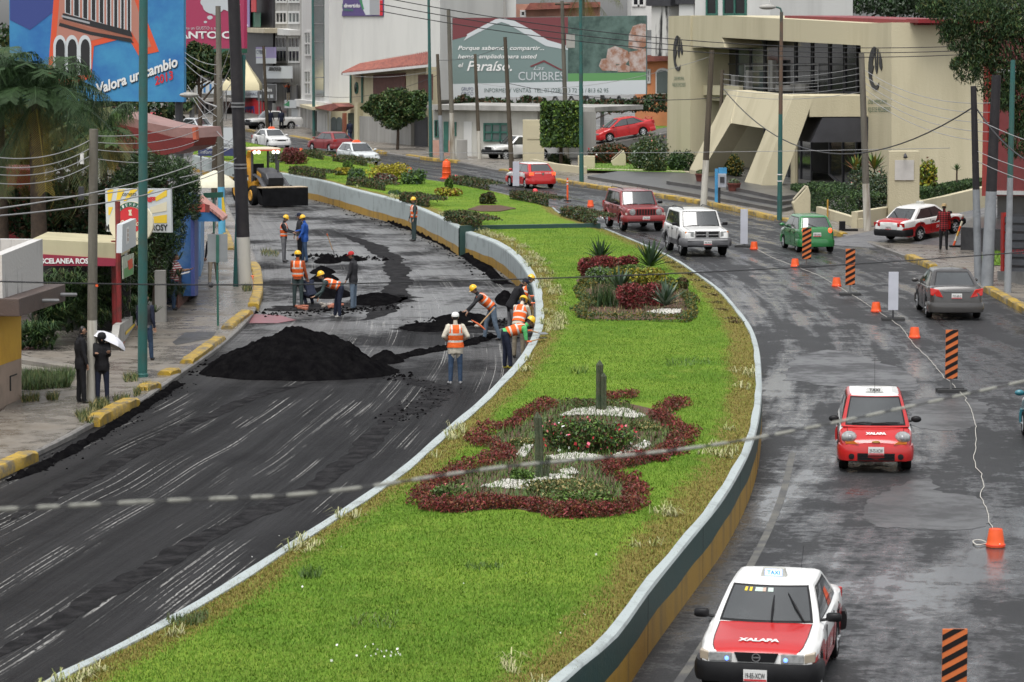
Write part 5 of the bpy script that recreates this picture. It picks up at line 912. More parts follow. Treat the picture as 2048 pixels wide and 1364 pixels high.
for i, (x, y) in enumerate(RB):
    lum = i in (0, 1, 3, 7, 9, 23, 36, 37, 46, 48); mound(G(x+random.gauss(0, 3), y+random.gauss(0, 1.5), ZB-.02), random.uniform(.29, .41), random.uniform(.29, .41), random.uniform(.2, .34), 640, L_('red', 'wine', 'brown', 'rust') if lum else L_('wine', 'brown', 'red', 'rust'), .055, 'red_border_shrub', 'low dark red leaved plant in the border of the cactus flower bed', 'plant', 'red plants edging the cactus flower bed', asp=.4, lumps=4)
bush('domed bush of pink, red and white flowers between the two cacti', 1178, 900, 205, 58, L_('mid', 'fresh', 'brown', 'dark'), z=ZB, size=.07, n=7000, ry=.75, name='flower_bush', fl=([FW['pink'], FW['pink'], FW['salmon'], FW['white'], FW['red']], 150, .065))
bush('pink blooming low plant at the left tip of the cactus bed', 905, 1005, 100, 34, L_('mid', 'fresh', 'olive'), z=ZB, size=.06, n=1600, fl=([FW['salmon'], FW['pink']], 50, .035)); bush('green leafy plants along the front of the cactus bed', 1165, 1018, 160, 34, L_('mid', 'fresh', 'olive'), z=ZB, size=.06, n=2600, fl=([FW['pink']], 10, .04)); bush('dry olive plants at the centre of the cactus bed', 1130, 985, 210, 24, L_('olive', 'mid', 'straw'), z=ZB, size=.06, n=2600); bush('green weeds behind the right border of the cactus bed', 1290, 860, 70, 16, L_('olive', 'mid', 'straw'), z=ZB, size=.06, n=1200); bush('sparse green plants round the rear cactus', 1180, 812, 170, 12, L_('olive', 'mid', 'brown'), z=ZB, size=.06, n=1500); bush('leafy plants at the left inside the cactus bed', 1045, 890, 60, 14, L_('olive', 'mid', 'straw'), z=ZB, size=.06, n=900)
bush('bright green plant at the foot of the front cactus', 1045, 962, 50, 22, L_('fresh', 'mid'), z=ZB, size=.07, n=700)
def gravel(px, n, z=ZB+.02):
    a = [G(x, y, z) for x, y in px]; xs = [p.x for p in a]; ys = [p.y for p in a]; q = []
    while len(q) < n:
        x, y = random.uniform(min(xs), max(xs)), random.uniform(min(ys), max(ys)); c = False; j = len(a)-1
        for i in range(len(a)):
            if (a[i].y > y) != (a[j].y > y) and x < (a[j].x-a[i].x)*(y-a[i].y)/(a[j].y-a[i].y)+a[i].x: c = not c
            j = i
        if c: q.append((x, y, z+random.uniform(-.01, .015)))
    q = np.array(q); r = rng.uniform(.016, .034, len(q)); o = np.array([(1, 0, 0), (0, 1, 0), (-1, 0, 0), (0, -1, 0), (0, 0, .7), (0, 0, -.7)]); v = q[:, None, :]+o[None]*r[:, None, None]*rng.uniform(.7, 1.3, (len(q), 6, 1)); f = np.array([(0, 1, 4), (1, 2, 4), (2, 3, 4), (3, 0, 4), (1, 0, 5), (2, 1, 5), (3, 2, 5), (0, 3, 5)]); npmesh('white_gravel', v.reshape(-1, 3), (f[None]+6*np.arange(len(q))[:, None, None]).reshape(-1, 3), [M('white_stone', (.50, .485, .44), .8, .3, 30)], kind='stuff')
gravel([(1118, 832), (1152, 817), (1203, 813), (1254, 817), (1292, 832), (1270, 836), (1205, 830), (1150, 830)], 2200); gravel([(962, 972), (1020, 957), (1086, 952), (1119, 948), (1178, 964), (1112, 971), (1048, 978)], 2300); gravel([(1030, 912), (1055, 884), (1070, 886), (1050, 914)], 450); gravel([(1092, 913), (1150, 906), (1200, 912), (1190, 920), (1100, 918)], 900); gravel([(1228, 910), (1295, 882), (1302, 889), (1245, 918)], 800); gravel([(1118, 941), (1145, 936), (1160, 946), (1130, 950)], 350)
CACT = stained('cactus_skin', (.045, .07, .035), (.09, .085, .05), 5, .6, .4, .7, .5, 40)
def cactus(p, stems, label):
    t = thing('cactus', label, 'cactus', tuple(p))
    for dx, dy, h, r, bend in stems:
        m = MB(); rs = []
        for k in range(12):
            s = k/11; z = h*s; rr = r*(1 if s < .9 else sqrt(max(.02, 1-((s-.9)/.1)**2)))*(1+.06*sin(k*2.1)); ox = dx+bend*s*s*.1
            if bend > 5: ox = dx+.1*min(1, s*4)
            rs.append([(ox+rr*(1+.22*cos(j*pi))*cos(pi*j/8), dy+rr*(1+.22*cos(j*pi))*sin(pi*j/8), z) for j in range(16)])
        m.rings(rs); m.build('stem', CACT, t, world=False)
    return t
cactus(G(1079, 958, ZB), [(0, 0, 1.22, .06, -.4), (.12, .02, .42, .045, .5)], 'columnar cactus nearest the front of the flower bed'); cactus(G(1199, 822, ZB), [(0, 0, 1.08, .062, 0), (.085, -.05, .82, .05, 0), (.06, .08, .5, .045, 0)], 'clustered columnar cactus behind the flower bush')
weeds([RB[i] for i in range(0, 54, 2)]+[(1320, 850), (1250, 806), (1130, 808)], 9000, '', .12, L_('olive', 'mid', 'fresh', 'mid'), ZB)
weeds([(1160, 560), (1185, 548), (1320, 550), (1370, 578), (1385, 622), (1260, 634), (1165, 630)], 2600, '', .12, L_('olive', 'mid', 'straw', 'brown'), ZB)
for px, n, h, mt in (([(330, 1240), (420, 1225), (410, 1250), (340, 1255)], 260,  .09, ('mid', 'olive')), ([(700, 1232), (800, 1226), (790, 1256), (705, 1258)], 160, .06, ('mid', 'olive', 'fresh')), ([(930, 1130), (1010, 1128), (1000, 1140), (935, 1142)], 120, .07, ('mid', 'fresh')), ([(600, 1150), (640, 1146), (640, 1156), (602, 1160)], 120, .12, ('fresh', 'mid')), ([(1140, 740), (1175, 738), (1175, 748), (1142, 750)], 160, .14, ('fresh', 'lime')), ([(1330, 720), (1420, 716), (1420, 730), (1332, 734)], 220, .07, ('mid', 'fresh'))): weeds(px, n, '', h, L_(*mt), ZF+.08)
q = np.array([np.array(G(random.gauss(770, 30), random.gauss(1302, 6), ZF+.13)) for _ in range(16)]+[np.array(G(random.uniform(500, 1200), random.uniform(1060, 1340), ZF+.12)) for _ in range(22)]); v, f = leaf_quads(q, .035, .9, .5); npmesh('clover_flowers', v, f, [FW['white']], kind='stuff')
# ---- planting bed with yuccas
soil([(1152, 560), (1180, 545), (1320, 548), (1375, 575), (1395, 625), (1375, 638), (1260, 640), (1160, 636), (1152, 615), (1170, 590)], ZB)
for x, y, n, r, h, lab in ((1201, 527, 34, .82, .14, 'spiky yucca at the back left of the yucca bed'), (1300, 540, 44, 1.0, .12, 'large spiky yucca at the back right of the yucca bed'), (1240, 598, 28, .9, .2, 'spiky yucca behind the red shrub in the yucca bed'), (1331, 618, 36, .78, .12, 'silvery yucca on the white stones')): rosette(G(x, y, ZB), n, r, h, .055, L_('dark', 'silver', 'blue') if 'silv' in lab else L_('dark', 'mid', 'deep', 'blue'), lab)
q = np.repeat(np.array(G(1208, 612, ZB))[None], 420, 0)+rng.normal(0, .22, (420, 3))*np.array([1, 1, 0]); v, f = blades(q, .62, .02, .25); tag(npmesh('rush_plant', v, f, L_('deep', 'dark', 'mid'), rng.choice(3, len(f))), 'tall dark rush clump at the front left of the yucca bed', 'plant')
for x, y, w, h, lab in ((1178, 552, 44, 38, 'deep red shrub at the left rear of the yucca bed'), (1210, 536, 60, 24, 'low red shrub behind the green plants of the yucca bed'), (1256, 534, 44, 22, 'small red shrub between the two rear yuccas'), (1262, 617, 60, 50, 'large crimson shrub at the front of the yucca bed'), (1306, 611, 66, 44, 'crimson shrub behind the silvery yucca')): bush(lab, x, y, w, h, L_('red', 'wine', 'red', 'brown'), z=ZB, size=.075, n=3200)
for x, y, w, h, lab, mt in ((1202, 566, 60, 34, 'broad leaved green plant left of the yellow shrubs', ('mid', 'silver', 'fresh')), (1250, 572, 70, 34, 'yellow green shrub at the left of the yucca bed', ('yellow', 'gold', 'mid')), (1300, 570, 70, 34, 'yellow shrub at the centre of the yucca bed', ('yellow', 'gold', 'lime')), (1336, 582, 50, 26, 'yellow shrub at the right of the yucca bed', ('yellow', 'olive', 'mid')), (1362, 578, 30, 22, 'brownish shrub at the right end of the yucca bed', ('brown', 'olive', 'mid')), (1270, 550, 80, 20, 'green plants before the rear yuccas', ('mid', 'fresh', 'olive')), (1176, 575, 40, 18, 'low green plants on the left of the yucca bed', ('olive', 'mid', 'gold')), (1330, 590, 14, 14, 'small blue green agave in the yellow shrubs', ('blue', 'silver'))): bush(lab, x, y, w, h, L_(*mt), z=ZB, size=.09, n=1900)
for pts, lab in (([(1153, 634), (1180, 641), (1230, 642), (1270, 640), (1320, 643), (1372, 645), (1393, 634)], 'low clipped green edging along the front of the yucca bed'), ([(1393, 628), (1385, 612), (1372, 600), (1362, 594)], 'green edging curving along the right of the yucca bed'), ([(1155, 632), (1176, 618), (1168, 605), (1156, 596), (1150, 580)], 'green edging along the left of the yucca bed')): hedge_box(lab, pts, .17, .25, L_('mid', 'olive', 'dark', 'gold'), z=ZB, size=.06, n=2600)
gravel([(1293, 624), (1325, 617), (1362, 619), (1360, 626), (1330, 628)], 800)
# dry clods along the right verge
for i, (x, y) in enumerate([(1356, 537), (1375, 551), (1393, 563), (1412, 577), (1424, 592), (1432, 608), (1442, 622), (1462, 640), (1475, 647), (1340, 528)]): mound(G(x, y, ZF+.02), .28, .12, .10, 160, L_('brown', 'straw', 'olive'), .06, 'cut_turf_clump', 'dry clump of cut turf in the right verge of the front lawn', 'clump', 'dry turf clumps in the right verge')
# ---- rear terrace planting
ZS = ZR+.08
for pts, lab in (([(603, 312), (646, 321)], 'low dark hedge strip on the rear lawn near the silver hatchback'), ([(665, 323), (734, 334)], 'dark hedge strip in front of the silver hatchback'), ([(577, 347), (652, 359)], 'low hedge strip along the pale wall above the backhoe bucket'), ([(693, 370), (770, 383)], 'low hedge strip at the wall below the yellow bush'), ([(800, 402), (858, 415)], 'low brown green hedge behind the lone worker by the wall'), ([(895, 367), (978, 382)], 'hedge strip by the wet lane under the orange drum'), ([(1020, 399), (1096, 413)], 'hedge strip by the wet lane left of the red four wheel drive'), ([(1122, 432), (1193, 450)], 'thick hedge strip at the near right corner of the rear lawn'), ([(888, 440), (962, 457)], 'thick hedge strip at the near left corner of the rear lawn')): hedge_box(lab, pts, .36, .9, L_('olive', 'deep', 'dark', 'brown'), z=ZS-.03, size=.1, n=3000)
for x, y, w, h, lab, mt in ((590, 328, 60, 26, 'long low wine red mound at the far end of the rear lawn', ('wine', 'brown', 'wine')), (582, 312, 34, 16, 'red topped shrub behind the wine red mound', ('red', 'wine')), (552, 325, 36, 22, 'grey green shrub left of the wine red mound', ('silver', 'olive')), (772, 358, 92, 30, 'broad bright yellow shrub on the rear lawn', ('yellow', 'yellow', 'gold')), (712, 362, 40, 24, 'bluish green shrub left of the broad yellow shrub', ('blue', 'mid', 'fresh')), (826, 368, 54, 28, 'bluish green shrub right of the broad yellow shrub', ('blue', 'mid', 'fresh')), (772, 368, 50, 20, 'dark red and grey shrub in front of the broad yellow shrub', ('brown', 'wine', 'silver')), (685, 350, 38, 14, 'small yellow shrub behind the hedge strip', ('yellow', 'gold')), (696, 336, 22, 12, 'small green plant behind the small yellow shrub', ('mid', 'fresh')), (896, 392, 54, 16, 'flat round yellow rosette bed with red centre', ('yellow', 'lime', 'rust')), (898, 380, 16, 22, 'green plant in the middle of the yellow rosette bed', ('mid', 'fresh')), (976, 408, 38, 22, 'rounded dark brown shrub on a dry soil ring', ('brown', 'deep', 'olive')), (790, 390, 26, 8, 'low bluish plant at the edge of the rear lawn', ('blue', 'fresh'))): bush(lab, x, y, w, h, L_(*mt), z=ZS, size=.13, n=1800, name='shrub', cat='shrub')
soil([(935, 418), (960, 410), (1000, 410), (1032, 416), (1000, 422), (960, 422)], ZS+.03)
# ================================================================ vehicles
PAINT = {k: M('paint_'+k, c, .25, .06, 1.5, spec=.5, coat=.35) for k, c in dict(red=(.45, .014, .016), taxired=(.44, .016, .016), darkred=(.20, .022, .025), white=(.66, .66, .64), silver=(.42, .44, .45), greywhite=(.55, .58, .58), grey=(.050, .047, .045), green=(.028, .165, .05), jeep=(.205, .026, .026), teal=(.03, .16, .20)).items()}
BLK = M('black_plastic', (.011, .011, .012), .45, .2, 6, spec=.2); RUB = M('tyre_rubber', (.010, .010, .010), .8, .25, 8, spec=.12); RIM = M('wheel_alloy', (.55, .56, .57), .35, .1, 4, metal=.25); CHROME = M('chrome', (.62, .62, .62), .15, .05, 4, metal=1.)
CGL = M('car_glass', (.034, .038, .039), .04, .3, .9, spec=1.0, coat=.5); LENS = M('lamp_lens', (.27, .275, .27), .1, .35, 14, spec=.8, coat=.5); TAIL = M('tail_lens', (.36, .012, .012), .15, .2, 6, spec=.7, coat=.5); AMB = M('amber_lens', (.62, .20, .03), .2, .15, 6)
BRAKE = M('brake_light', (1.0, .10, .03), .3, 0, emit=.9); BLUEL = M('blue_led', (.10, .22, 1.0), .3, 0, emit=2.2); GREYP = M('grey_cladding', (.10, .10, .105), .5, .15, 5); PLATE = M('plate_white', (.66, .66, .64), .4, .05, 9)
def lerp1(pts, x):
    a = np.array(pts, float); return float(np.interp(x, a[:, 0], a[:, 1]))
class Car:
    """A car built about its own middle, nose towards +X. x in the spec runs from the nose backwards."""
    def __init__(s, sp): s.sp = sp; s.L = sp['L']; s.hw = sp['W']/2
    def X(s, d): return s.L/2-d
    def zt(s, d): return lerp1(s.sp['deck'], d)
    def wd(s, d):
        L = s.L; q = s.sp.get('plan', [(0, .80), (.06, .90), (.22, .965), (.6, .995), (1.2, 1), (L-1.0, 1), (L-.4, .985), (L-.12, .94), (L-.04, .90), (L, .84)]); return s.hw*lerp1(q, d)
    def za(s, d):
        z = s.sp.get('sill', .24)
        e = min(d, s.L-d); z += .10*max(0, 1-e/.25)
        for w in s.sp['wheels']:
            r = s.sp['r']*1.17
            if abs(d-w) < r: z = max(z, s.sp['r']+sqrt(max(0, r*r-(d-w)**2))*.97)
        return z
    def body(s, t, mats, fn=None, name='body'):
        sp = s.sp; L = s.L; xs = set(np.linspace(0, L, 44)); xs |= {0.03, .08, .15, L-.03, L-.08, L-.15}
        for w in sp['wheels']:
            r = sp['r']*1.17; xs |= {w+r*c for c in (-1, -.97, -.85, -.6, -.3, 0, .3, .6, .85, .97, 1)}
        xs = sorted(x for x in xs if 0 <= x <= L); rows = []
        for d in xs:
            w, zt, za = s.wd(d), s.zt(d), s.za(d); x = s.X(d); cr = sp.get('crown', .035); sh = zt-.055; mid = max(za+.04, .62*zt+.38*za-.02)
            half = [(0, zt+cr), (.45*w, zt+cr*.8), (.78*w, zt+cr*.25), (.90*w, zt-.008), (.965*w, sh), (.992*w, (sh+mid)/2), (w, mid), (.995*w, (mid+za)/2), (.975*w, za), (.93*w, za-.0), (.6*w, za+.02), (0, za+.02)]
            rows.append([(x, y, z) for y, z in half]+[(x, -y, z) for y, z in reversed(half[1:-1])])
        m = MB(); n = len(rows[0])
        for i in range(len(rows)-1):
            for j in range(n):
                k = (j+1) % n; q = [rows[i][j], rows[i][k], rows[i+1][k], rows[i+1][j]]; c = [sum(p[a] for p in q)/4 for a in range(3)]; mi = fn(c[0], c[1], c[2], j) if fn else 0
                if 9 <= min(j, n-j) and 9 <= min(k, n-k) or (min(j, n-j) >= 9 and min(k, n-k) >= 9): mi = len(mats)
                m.add(q, [(0, 1, 2, 3)], mi)
        o = len(m.v)
        for r, rev in ((rows[0], 0), (rows[-1], 1)):
            c = [sum(p[a] for p in r)/n for a in range(3)]; m.add(r, [tuple(range(n)) if rev else tuple(reversed(range(n)))], fn(c[0], 0, c[2], -1) if fn else 0)
        me = m.build(name, mats+[BLK], t, smooth=32, world=False)
        import bmesh; b = bmesh.new(); b.from_mesh(me.data); bmesh.ops.remove_doubles(b, verts=b.verts, dist=.0005); bmesh.ops.recalc_face_normals(b, faces=b.faces); b.to_mesh(me.data); b.free(); fan_sharp(me.data, 34); return me
    # greenhouse: t from belt (0) to roof (1)
    def gh(s, t):
        g = s.sp['gh']; e = t; xf = g['f0']+(g['f1']-g['f0'])*e; xr = g['r0']+(g['r1']-g['r0'])*e; w = (g['w0']+(g['w1']-g['w0'])*e**1.15)*s.hw; z = g['z0']+(g['z1']-g['z0'])*t; return xf, xr, w, z
    def front(s, b, t): xf, xr, w, z = s.gh(t); return V(s.X(xf-.10*(1-b*b)*1.0+.0), b*w*.93, z)
    def rear(s, b, t): xf, xr, w, z = s.gh(t); return V(s.X(xr+.06*(1-b*b)), b*w*.93, z)
    def side(s, a, t, sg): xf, xr, w, z = s.gh(t); x = xf+.07+(xr-xf-.13)*a; return V(s.X(x), sg*(w+.012*sin(pi*a)), z)
    def cabin(s, t, mats, fn=None):
        rings = []; bs = np.linspace(-1, 1, 9); As = np.linspace(0, 1, 13)
        for q in (0, .25, .5, .75, .9, .97, 1.0):
            r = [s.front(b, q) for b in bs]+[s.side(a, q, 1) for a in As]+[s.rear(-b, q) for b in bs]+[s.side(1-a, q, -1) for a in As]
            if q > .95:
                c = V(sum(p.x for p in r)/len(r), 0, r[0].z); k = 1-.03*(q-.95)/.05; r = [V(c.x+(p.x-c.x)*k, p.y*k, p.z) for p in r]
            rings.append(r)
        top = rings[-1]; c = V(sum(p.x for p in top)/len(top), 0, top[0].z)
        for k, dz in ((.93, .018), (.7, .042), (.35, .055), (.02, .06)): rings.append([V(c.x+(p.x-c.x)*k, p.y*k, c.z+dz*s.sp.get('rcrown', 1)) for p in top])
        m = MB(); n = len(rings[0])
        for i in range(len(rings)-1):
            for j in range(n):
                k = (j+1) % n; q = [rings[i][j], rings[i][k], rings[i+1][k], rings[i+1][j]]; cc = sum(q, V(0, 0, 0))/4; m.add(q, [(0, 1, 2, 3)], fn(cc.x, cc.y, cc.z, i) if fn else 0)
        o = m.build('roof', mats, t, smooth=40, world=False); return o
    def patch(s, f, u0, u1, t0, t1, off, n=8, k=4, ends=None):
        """Rows of points over one face of the cabin, lifted by off."""
        rows = []
        for j in range(k+1):
            q = t0+(t1-t0)*j/k; a0, a1 = (u0, u1) if ends is None else (u0+(ends[0]-u0)*j/k, u1+(ends[1]-u1)*j/k); rows.append([f(a0+(a1-a0)*i/n, q) for i in range(n+1)])
        out = []
        for j in range(k+1):
            r = []
            for i in range(n+1):
                du = rows[j][min(i+1, n)]-rows[j][max(i-1, 0)]; dv = rows[min(j+1, k)][i]-rows[max(j-1, 0)][i]; nn = du.cross(dv).normalized(); c = V(0, 0, rows[j][i].z); p = rows[j][i]
                mid = V(s.X((s.sp['gh']['f0']+s.sp['gh']['r0'])/2), 0, p.z)
                if nn.dot(p-mid) < 0: nn = -nn
                r.append(p+nn*off)
            out.append(r)
        return out
    def glass(s, t, name, f, u0, u1, t0, t1, ends=None, border=None, part=None):
        if border: m = MB(); m.grid(s.patch(f, u0-border*.6, u1+border*.6, t0-.05, t1+.05, .004, ends=ends and (ends[0]-border*.6, ends[1]+border*.6))); m.build(part or 'window_seal', BLK, t, smooth=60, world=False)
        m = MB(); m.grid(s.patch(f, u0, u1, t0, t1, .009, ends=ends)); return m.build(name, CGL, t, smooth=60, world=False)
    def wheels(s, t, rim=RIM, hub=None):
        r = s.sp['r']; w = s.sp.get('tw', .19)
        for d in s.sp['wheels']:
            for sg in (-1, 1):
                y = sg*(s.hw-.008-w/2); ty = MB(); ty.lathe([(r*.66, -w*.5), (r*.93, -w*.5), (r, -w*.36), (r, w*.36), (r*.93, w*.5), (r*.66, w*.5), (r*.62, w*.3), (r*.62, -w*.3)], (s.X(d), y, r), 28, 0, 'y', caps=False); ty.f.append(()) if 0 else None
                wo = ty.build('wheel', RUB, t, smooth=40, world=False)
                m = MB(); yo = y+sg*w*.34; m.lathe([(.03, yo-.012), (r*.66, yo-.012), (r*.66, yo+.012), (.03, yo+.012)], (s.X(d), 0, r), 24, 1, 'y')
                m.lathe([(r*.60, yo+sg*.015-.012), (r*.67, yo+sg*.015-.012), (r*.67, yo+sg*.015+.012), (r*.60, yo+sg*.015+.012)], (s.X(d), 0, r), 24, 0, 'y', caps=False)
                for k in range(6):
                    a = k*pi/3; m.beam((s.X(d)+.03*cos(a), yo+sg*.015, r+.03*sin(a)), (s.X(d)+r*.62*cos(a), yo+sg*.015, r+r*.62*sin(a)), r*.19, .02, 0)
                m.build('rim', [rim, BLK], wo, world=False)
    def mirrors(s, t, mat=BLK, d=None, z=None):
        for sg in (-1, 1): m = MB(); x = s.X(d); (m.ball((x, sg*(s.hw+.10), z), (.06, .115, .07), 10, 6) if not s.sp.get('boxmirror') else m.cbox((x, sg*(s.hw+.10), z), (.09, .21, .125), 0, .025)); m.beam((x, sg*(s.hw-.08), z-.05), (x, sg*(s.hw+.06), z-.02), .04, .03); m.build('mirror', mat, t, smooth=60, world=False)
    def flat(s, t, name, yz, x, th, mat, rnd=0, parent=None):
        m = MB(); m.poly([V(x+(rnd*abs(y/s.hw)**3 if rnd else 0), y, z) for y, z in yz], (-th, 0, 0)) if th else None; return m.build(name, mat, parent or t, world=False)
    def bumper(s, t, front, z0, z1, out, mat, wk=1.0, back=.5):
        """A bumper wrapped round one end."""
        rows = []; prof = [(0, z0), (out*.8, z0+.02), (out, z0+(z1-z0)*.3), (out, z0+(z1-z0)*.75), (out*.55, z1), (-.05, z1), (-.05, z0)]
        path = []
        for d in np.linspace(back, .0, 7): path.append((d, s.wd(d)*wk))
        w0 = path[-1][1]; pts = [(d, w) for d, w in path]+[(-.02, w0*.6), (-.035, 0), (-.02, -w0*.6)]+[(d, -w) for d, w in reversed(path)]
        for i, (d, y) in enumerate(pts):
            a = pts[max(i-1, 0)]; b = pts[min(i+1, len(pts)-1)]; tx, ty = b[0]-a[0], b[1]-a[1]; l = sqrt(tx*tx+ty*ty); nx, ny = ty/l, -tx/l
            rows.append([(s.X(d+nx*o) if front else -s.X(d+nx*o), y+ny*o, z) for o, z in prof])
        m = MB(); m.rings(rows); o = m.build('bumper', mat, t, smooth=40, world=False)
        import bmesh; b = bmesh.new(); b.from_mesh(o.data); bmesh.ops.recalc_face_normals(b, faces=b.faces); b.to_mesh(o.data); b.free(); return o
    def plate(s, t, x, z, txt, front=True, tilt=0):
        sg = 1 if front else -1; m = MB(); m.box(min(x, x+sg*.012), -.16, z-.08, max(x, x+sg*.012), .16, z+.08); o = m.build('number_plate', PLATE, t, world=False)
        text(txt, (x+sg*.016, 0, z+.0), (0, sg, 0), (0, 0, 1), .27, .075, INK['black'], o, world=False, bold=.01); m = MB(); m.box(min(x+sg*.012, x+sg*.014), -.155, z-.075, max(x+sg*.012, x+sg*.014), .155, z-.05); m.build('plate_band', INK['red'], o, world=False)
    def lines(s, t, xs, z0, z1, off=.004):
        cr = s.sp.get('crown', .035); c0 = s.sp['gh']['f0']
        for sg in (-1, 1): m = MB(); m.tube([V(s.X(d), sg*.78*s.wd(d), s.zt(d)+cr*.25+.001) for d in np.linspace(.06, c0, 9)], .006, 4); m.build('bonnet_seam', BLK, t, world=False)
        for d in xs:
            for sg in (-1, 1): m = MB(); w = s.wd(d)*1.0; m.box(s.X(d)-.006, min(sg*w*.985, sg*(w+off)), z0, s.X(d)+.006, max(sg*w*.985, sg*(w+off)), z1); m.build('door_seam', BLK, t, world=False)
            
    def handles(s, t, ds, z, mat=BLK):
        for d in ds:
            for sg in (-1, 1): m = MB(); w = s.wd(d); m.box(s.X(d)-.08, min(sg*w*.99, sg*(w+.018)), z-.018, s.X(d)+.08, max(sg*w*.99, sg*(w+.018)), z+.018); m.build('door_handle', mat, t, world=False)
SEDAN = dict(boxmirror=1, L=4.3, W=1.65, r=.295, wheels=(.80, 3.23), sill=.25, deck=[(0, .66), (.05, .71), (.3, .77), (1.0, .86), (1.25, .90), (3.35, .93), (3.55, .94), (4.1, .92), (4.25, .88), (4.3, .80)], gh=dict(f0=1.15, f1=1.78, r0=3.66, r1=3.02, w0=.90, w1=.70, z0=.88, z1=1.335))
VERSA = dict(L=4.45, W=1.70, r=.31, wheels=(.85, 3.45), sill=.22, deck=[(0, .60), (.1, .70), (.4, .80), (1.0, .95), (3.5, 1.02), (4.2, 1.06), (4.36, 1.03), (4.45, .86)], gh=dict(f0=.95, f1=1.85, r0=4.0, r1=3.05, w0=.93, w1=.66, z0=.94, z1=1.45))
SPARK = dict(L=3.5, W=1.5, r=.275, wheels=(.68, 3.02), sill=.22, deck=[(0, .58), (.06, .66), (.3, .76), (.85, .92), (2.6, .97), (3.35, 1.0), (3.46, .96), (3.5, .80)], crown=.05, gh=dict(f0=.62, f1=1.35, r0=3.42, r1=2.95, w0=.94, w1=.74, z0=.88, z1=1.44))
HATCH = dict(L=3.9, W=1.65, r=.29, wheels=(.76, 3.22), sill=.23, deck=[(0, .62), (.08, .70), (.4, .79), (1.1, .90), (3.6, .96), (3.8, .95), (3.9, .78)], gh=dict(f0=1.0, f1=1.72, r0=3.80, r1=3.25, w0=.92, w1=.70, z0=.88, z1=1.38))
SUV = dict(boxmirror=1, L=4.5, W=1.85, r=.37, tw=.24, wheels=(.85, 3.57), sill=.38, deck=[(0, .95), (.05, 1.02), (.3, 1.06), (1.15, 1.12), (4.2, 1.16), (4.4, 1.14), (4.5, 1.0)], plan=[(0, .90), (.05, .95), (.2, .985), (.5, 1), (4.2, 1), (4.4, .97), (4.5, .92)], gh=dict(f0=1.15, f1=1.62, r0=4.36, r1=4.12, w0=.92, w1=.80, z0=1.08, z1=1.72), rcrown=.7)
def place(t): return t
def new_car(label, loc, head, sp, group=None, name='parked_car', cat='car', tilt=0.):
    rz = atan2(head[1], head[0]); t = thing(name, label, cat, (loc[0], loc[1], loc[2] if len(loc) > 2 else 0.004), rz, group, tilt); return t, Car(sp)
def lamp_box(c, t, name, y0, y1, z0, z1, x, th, mat, sl=0.):
    o = []
    for sg in (-1, 1): m = MB(); m.poly([V(x-sl*0, sg*y0, z0), V(x-sl, sg*y1, z0), V(x-sl, sg*y1, z1), V(x, sg*y0, z1)], (-th, 0, 0)); o.append(m.build(name, mat, t, world=False, bevel=.012))
    return o
def wind(c, t, doors=2, seals=True, split=(.42,), top=.86):
    """Windscreen, rear and side windows."""
    c.glass(t, 'windscreen', c.front, -.90, .90, .10, .93, border=.09 if seals else None, ends=(-.92, .92)); c.glass(t, 'rear_window', c.rear, -.86, .86, .16, .88, border=.07 if seals else None)
    ed = [0.06]+list(split)+[.95]
    for sg in (-1, 1):
        for i in range(len(ed)-1):
            a, b = ed[i]+(.012 if i else 0), ed[i+1]-.012; l = lambda u, q, sg=sg: c.side(u, q, sg)
            c.glass(t, 'side_window', l, a if i else a-.04, b if i < len(ed)-2 else b+.0, .10, top, ends=(a+.05 if i == 0 else a, b-.06 if i == len(ed)-2 else b), border=.02)
def wipers(t, c, pts):
    for a, b in pts: m = MB(); m.tube([c.front(*a)+V(.03, 0, .02), c.front((a[0]+b[0])/2, (a[1]+b[1])/2)+V(.035, 0, .025), c.front(*b)+V(.02, 0, .015)], [.012, .018, .006], 5); m.build('wiper', BLK, t, world=False)
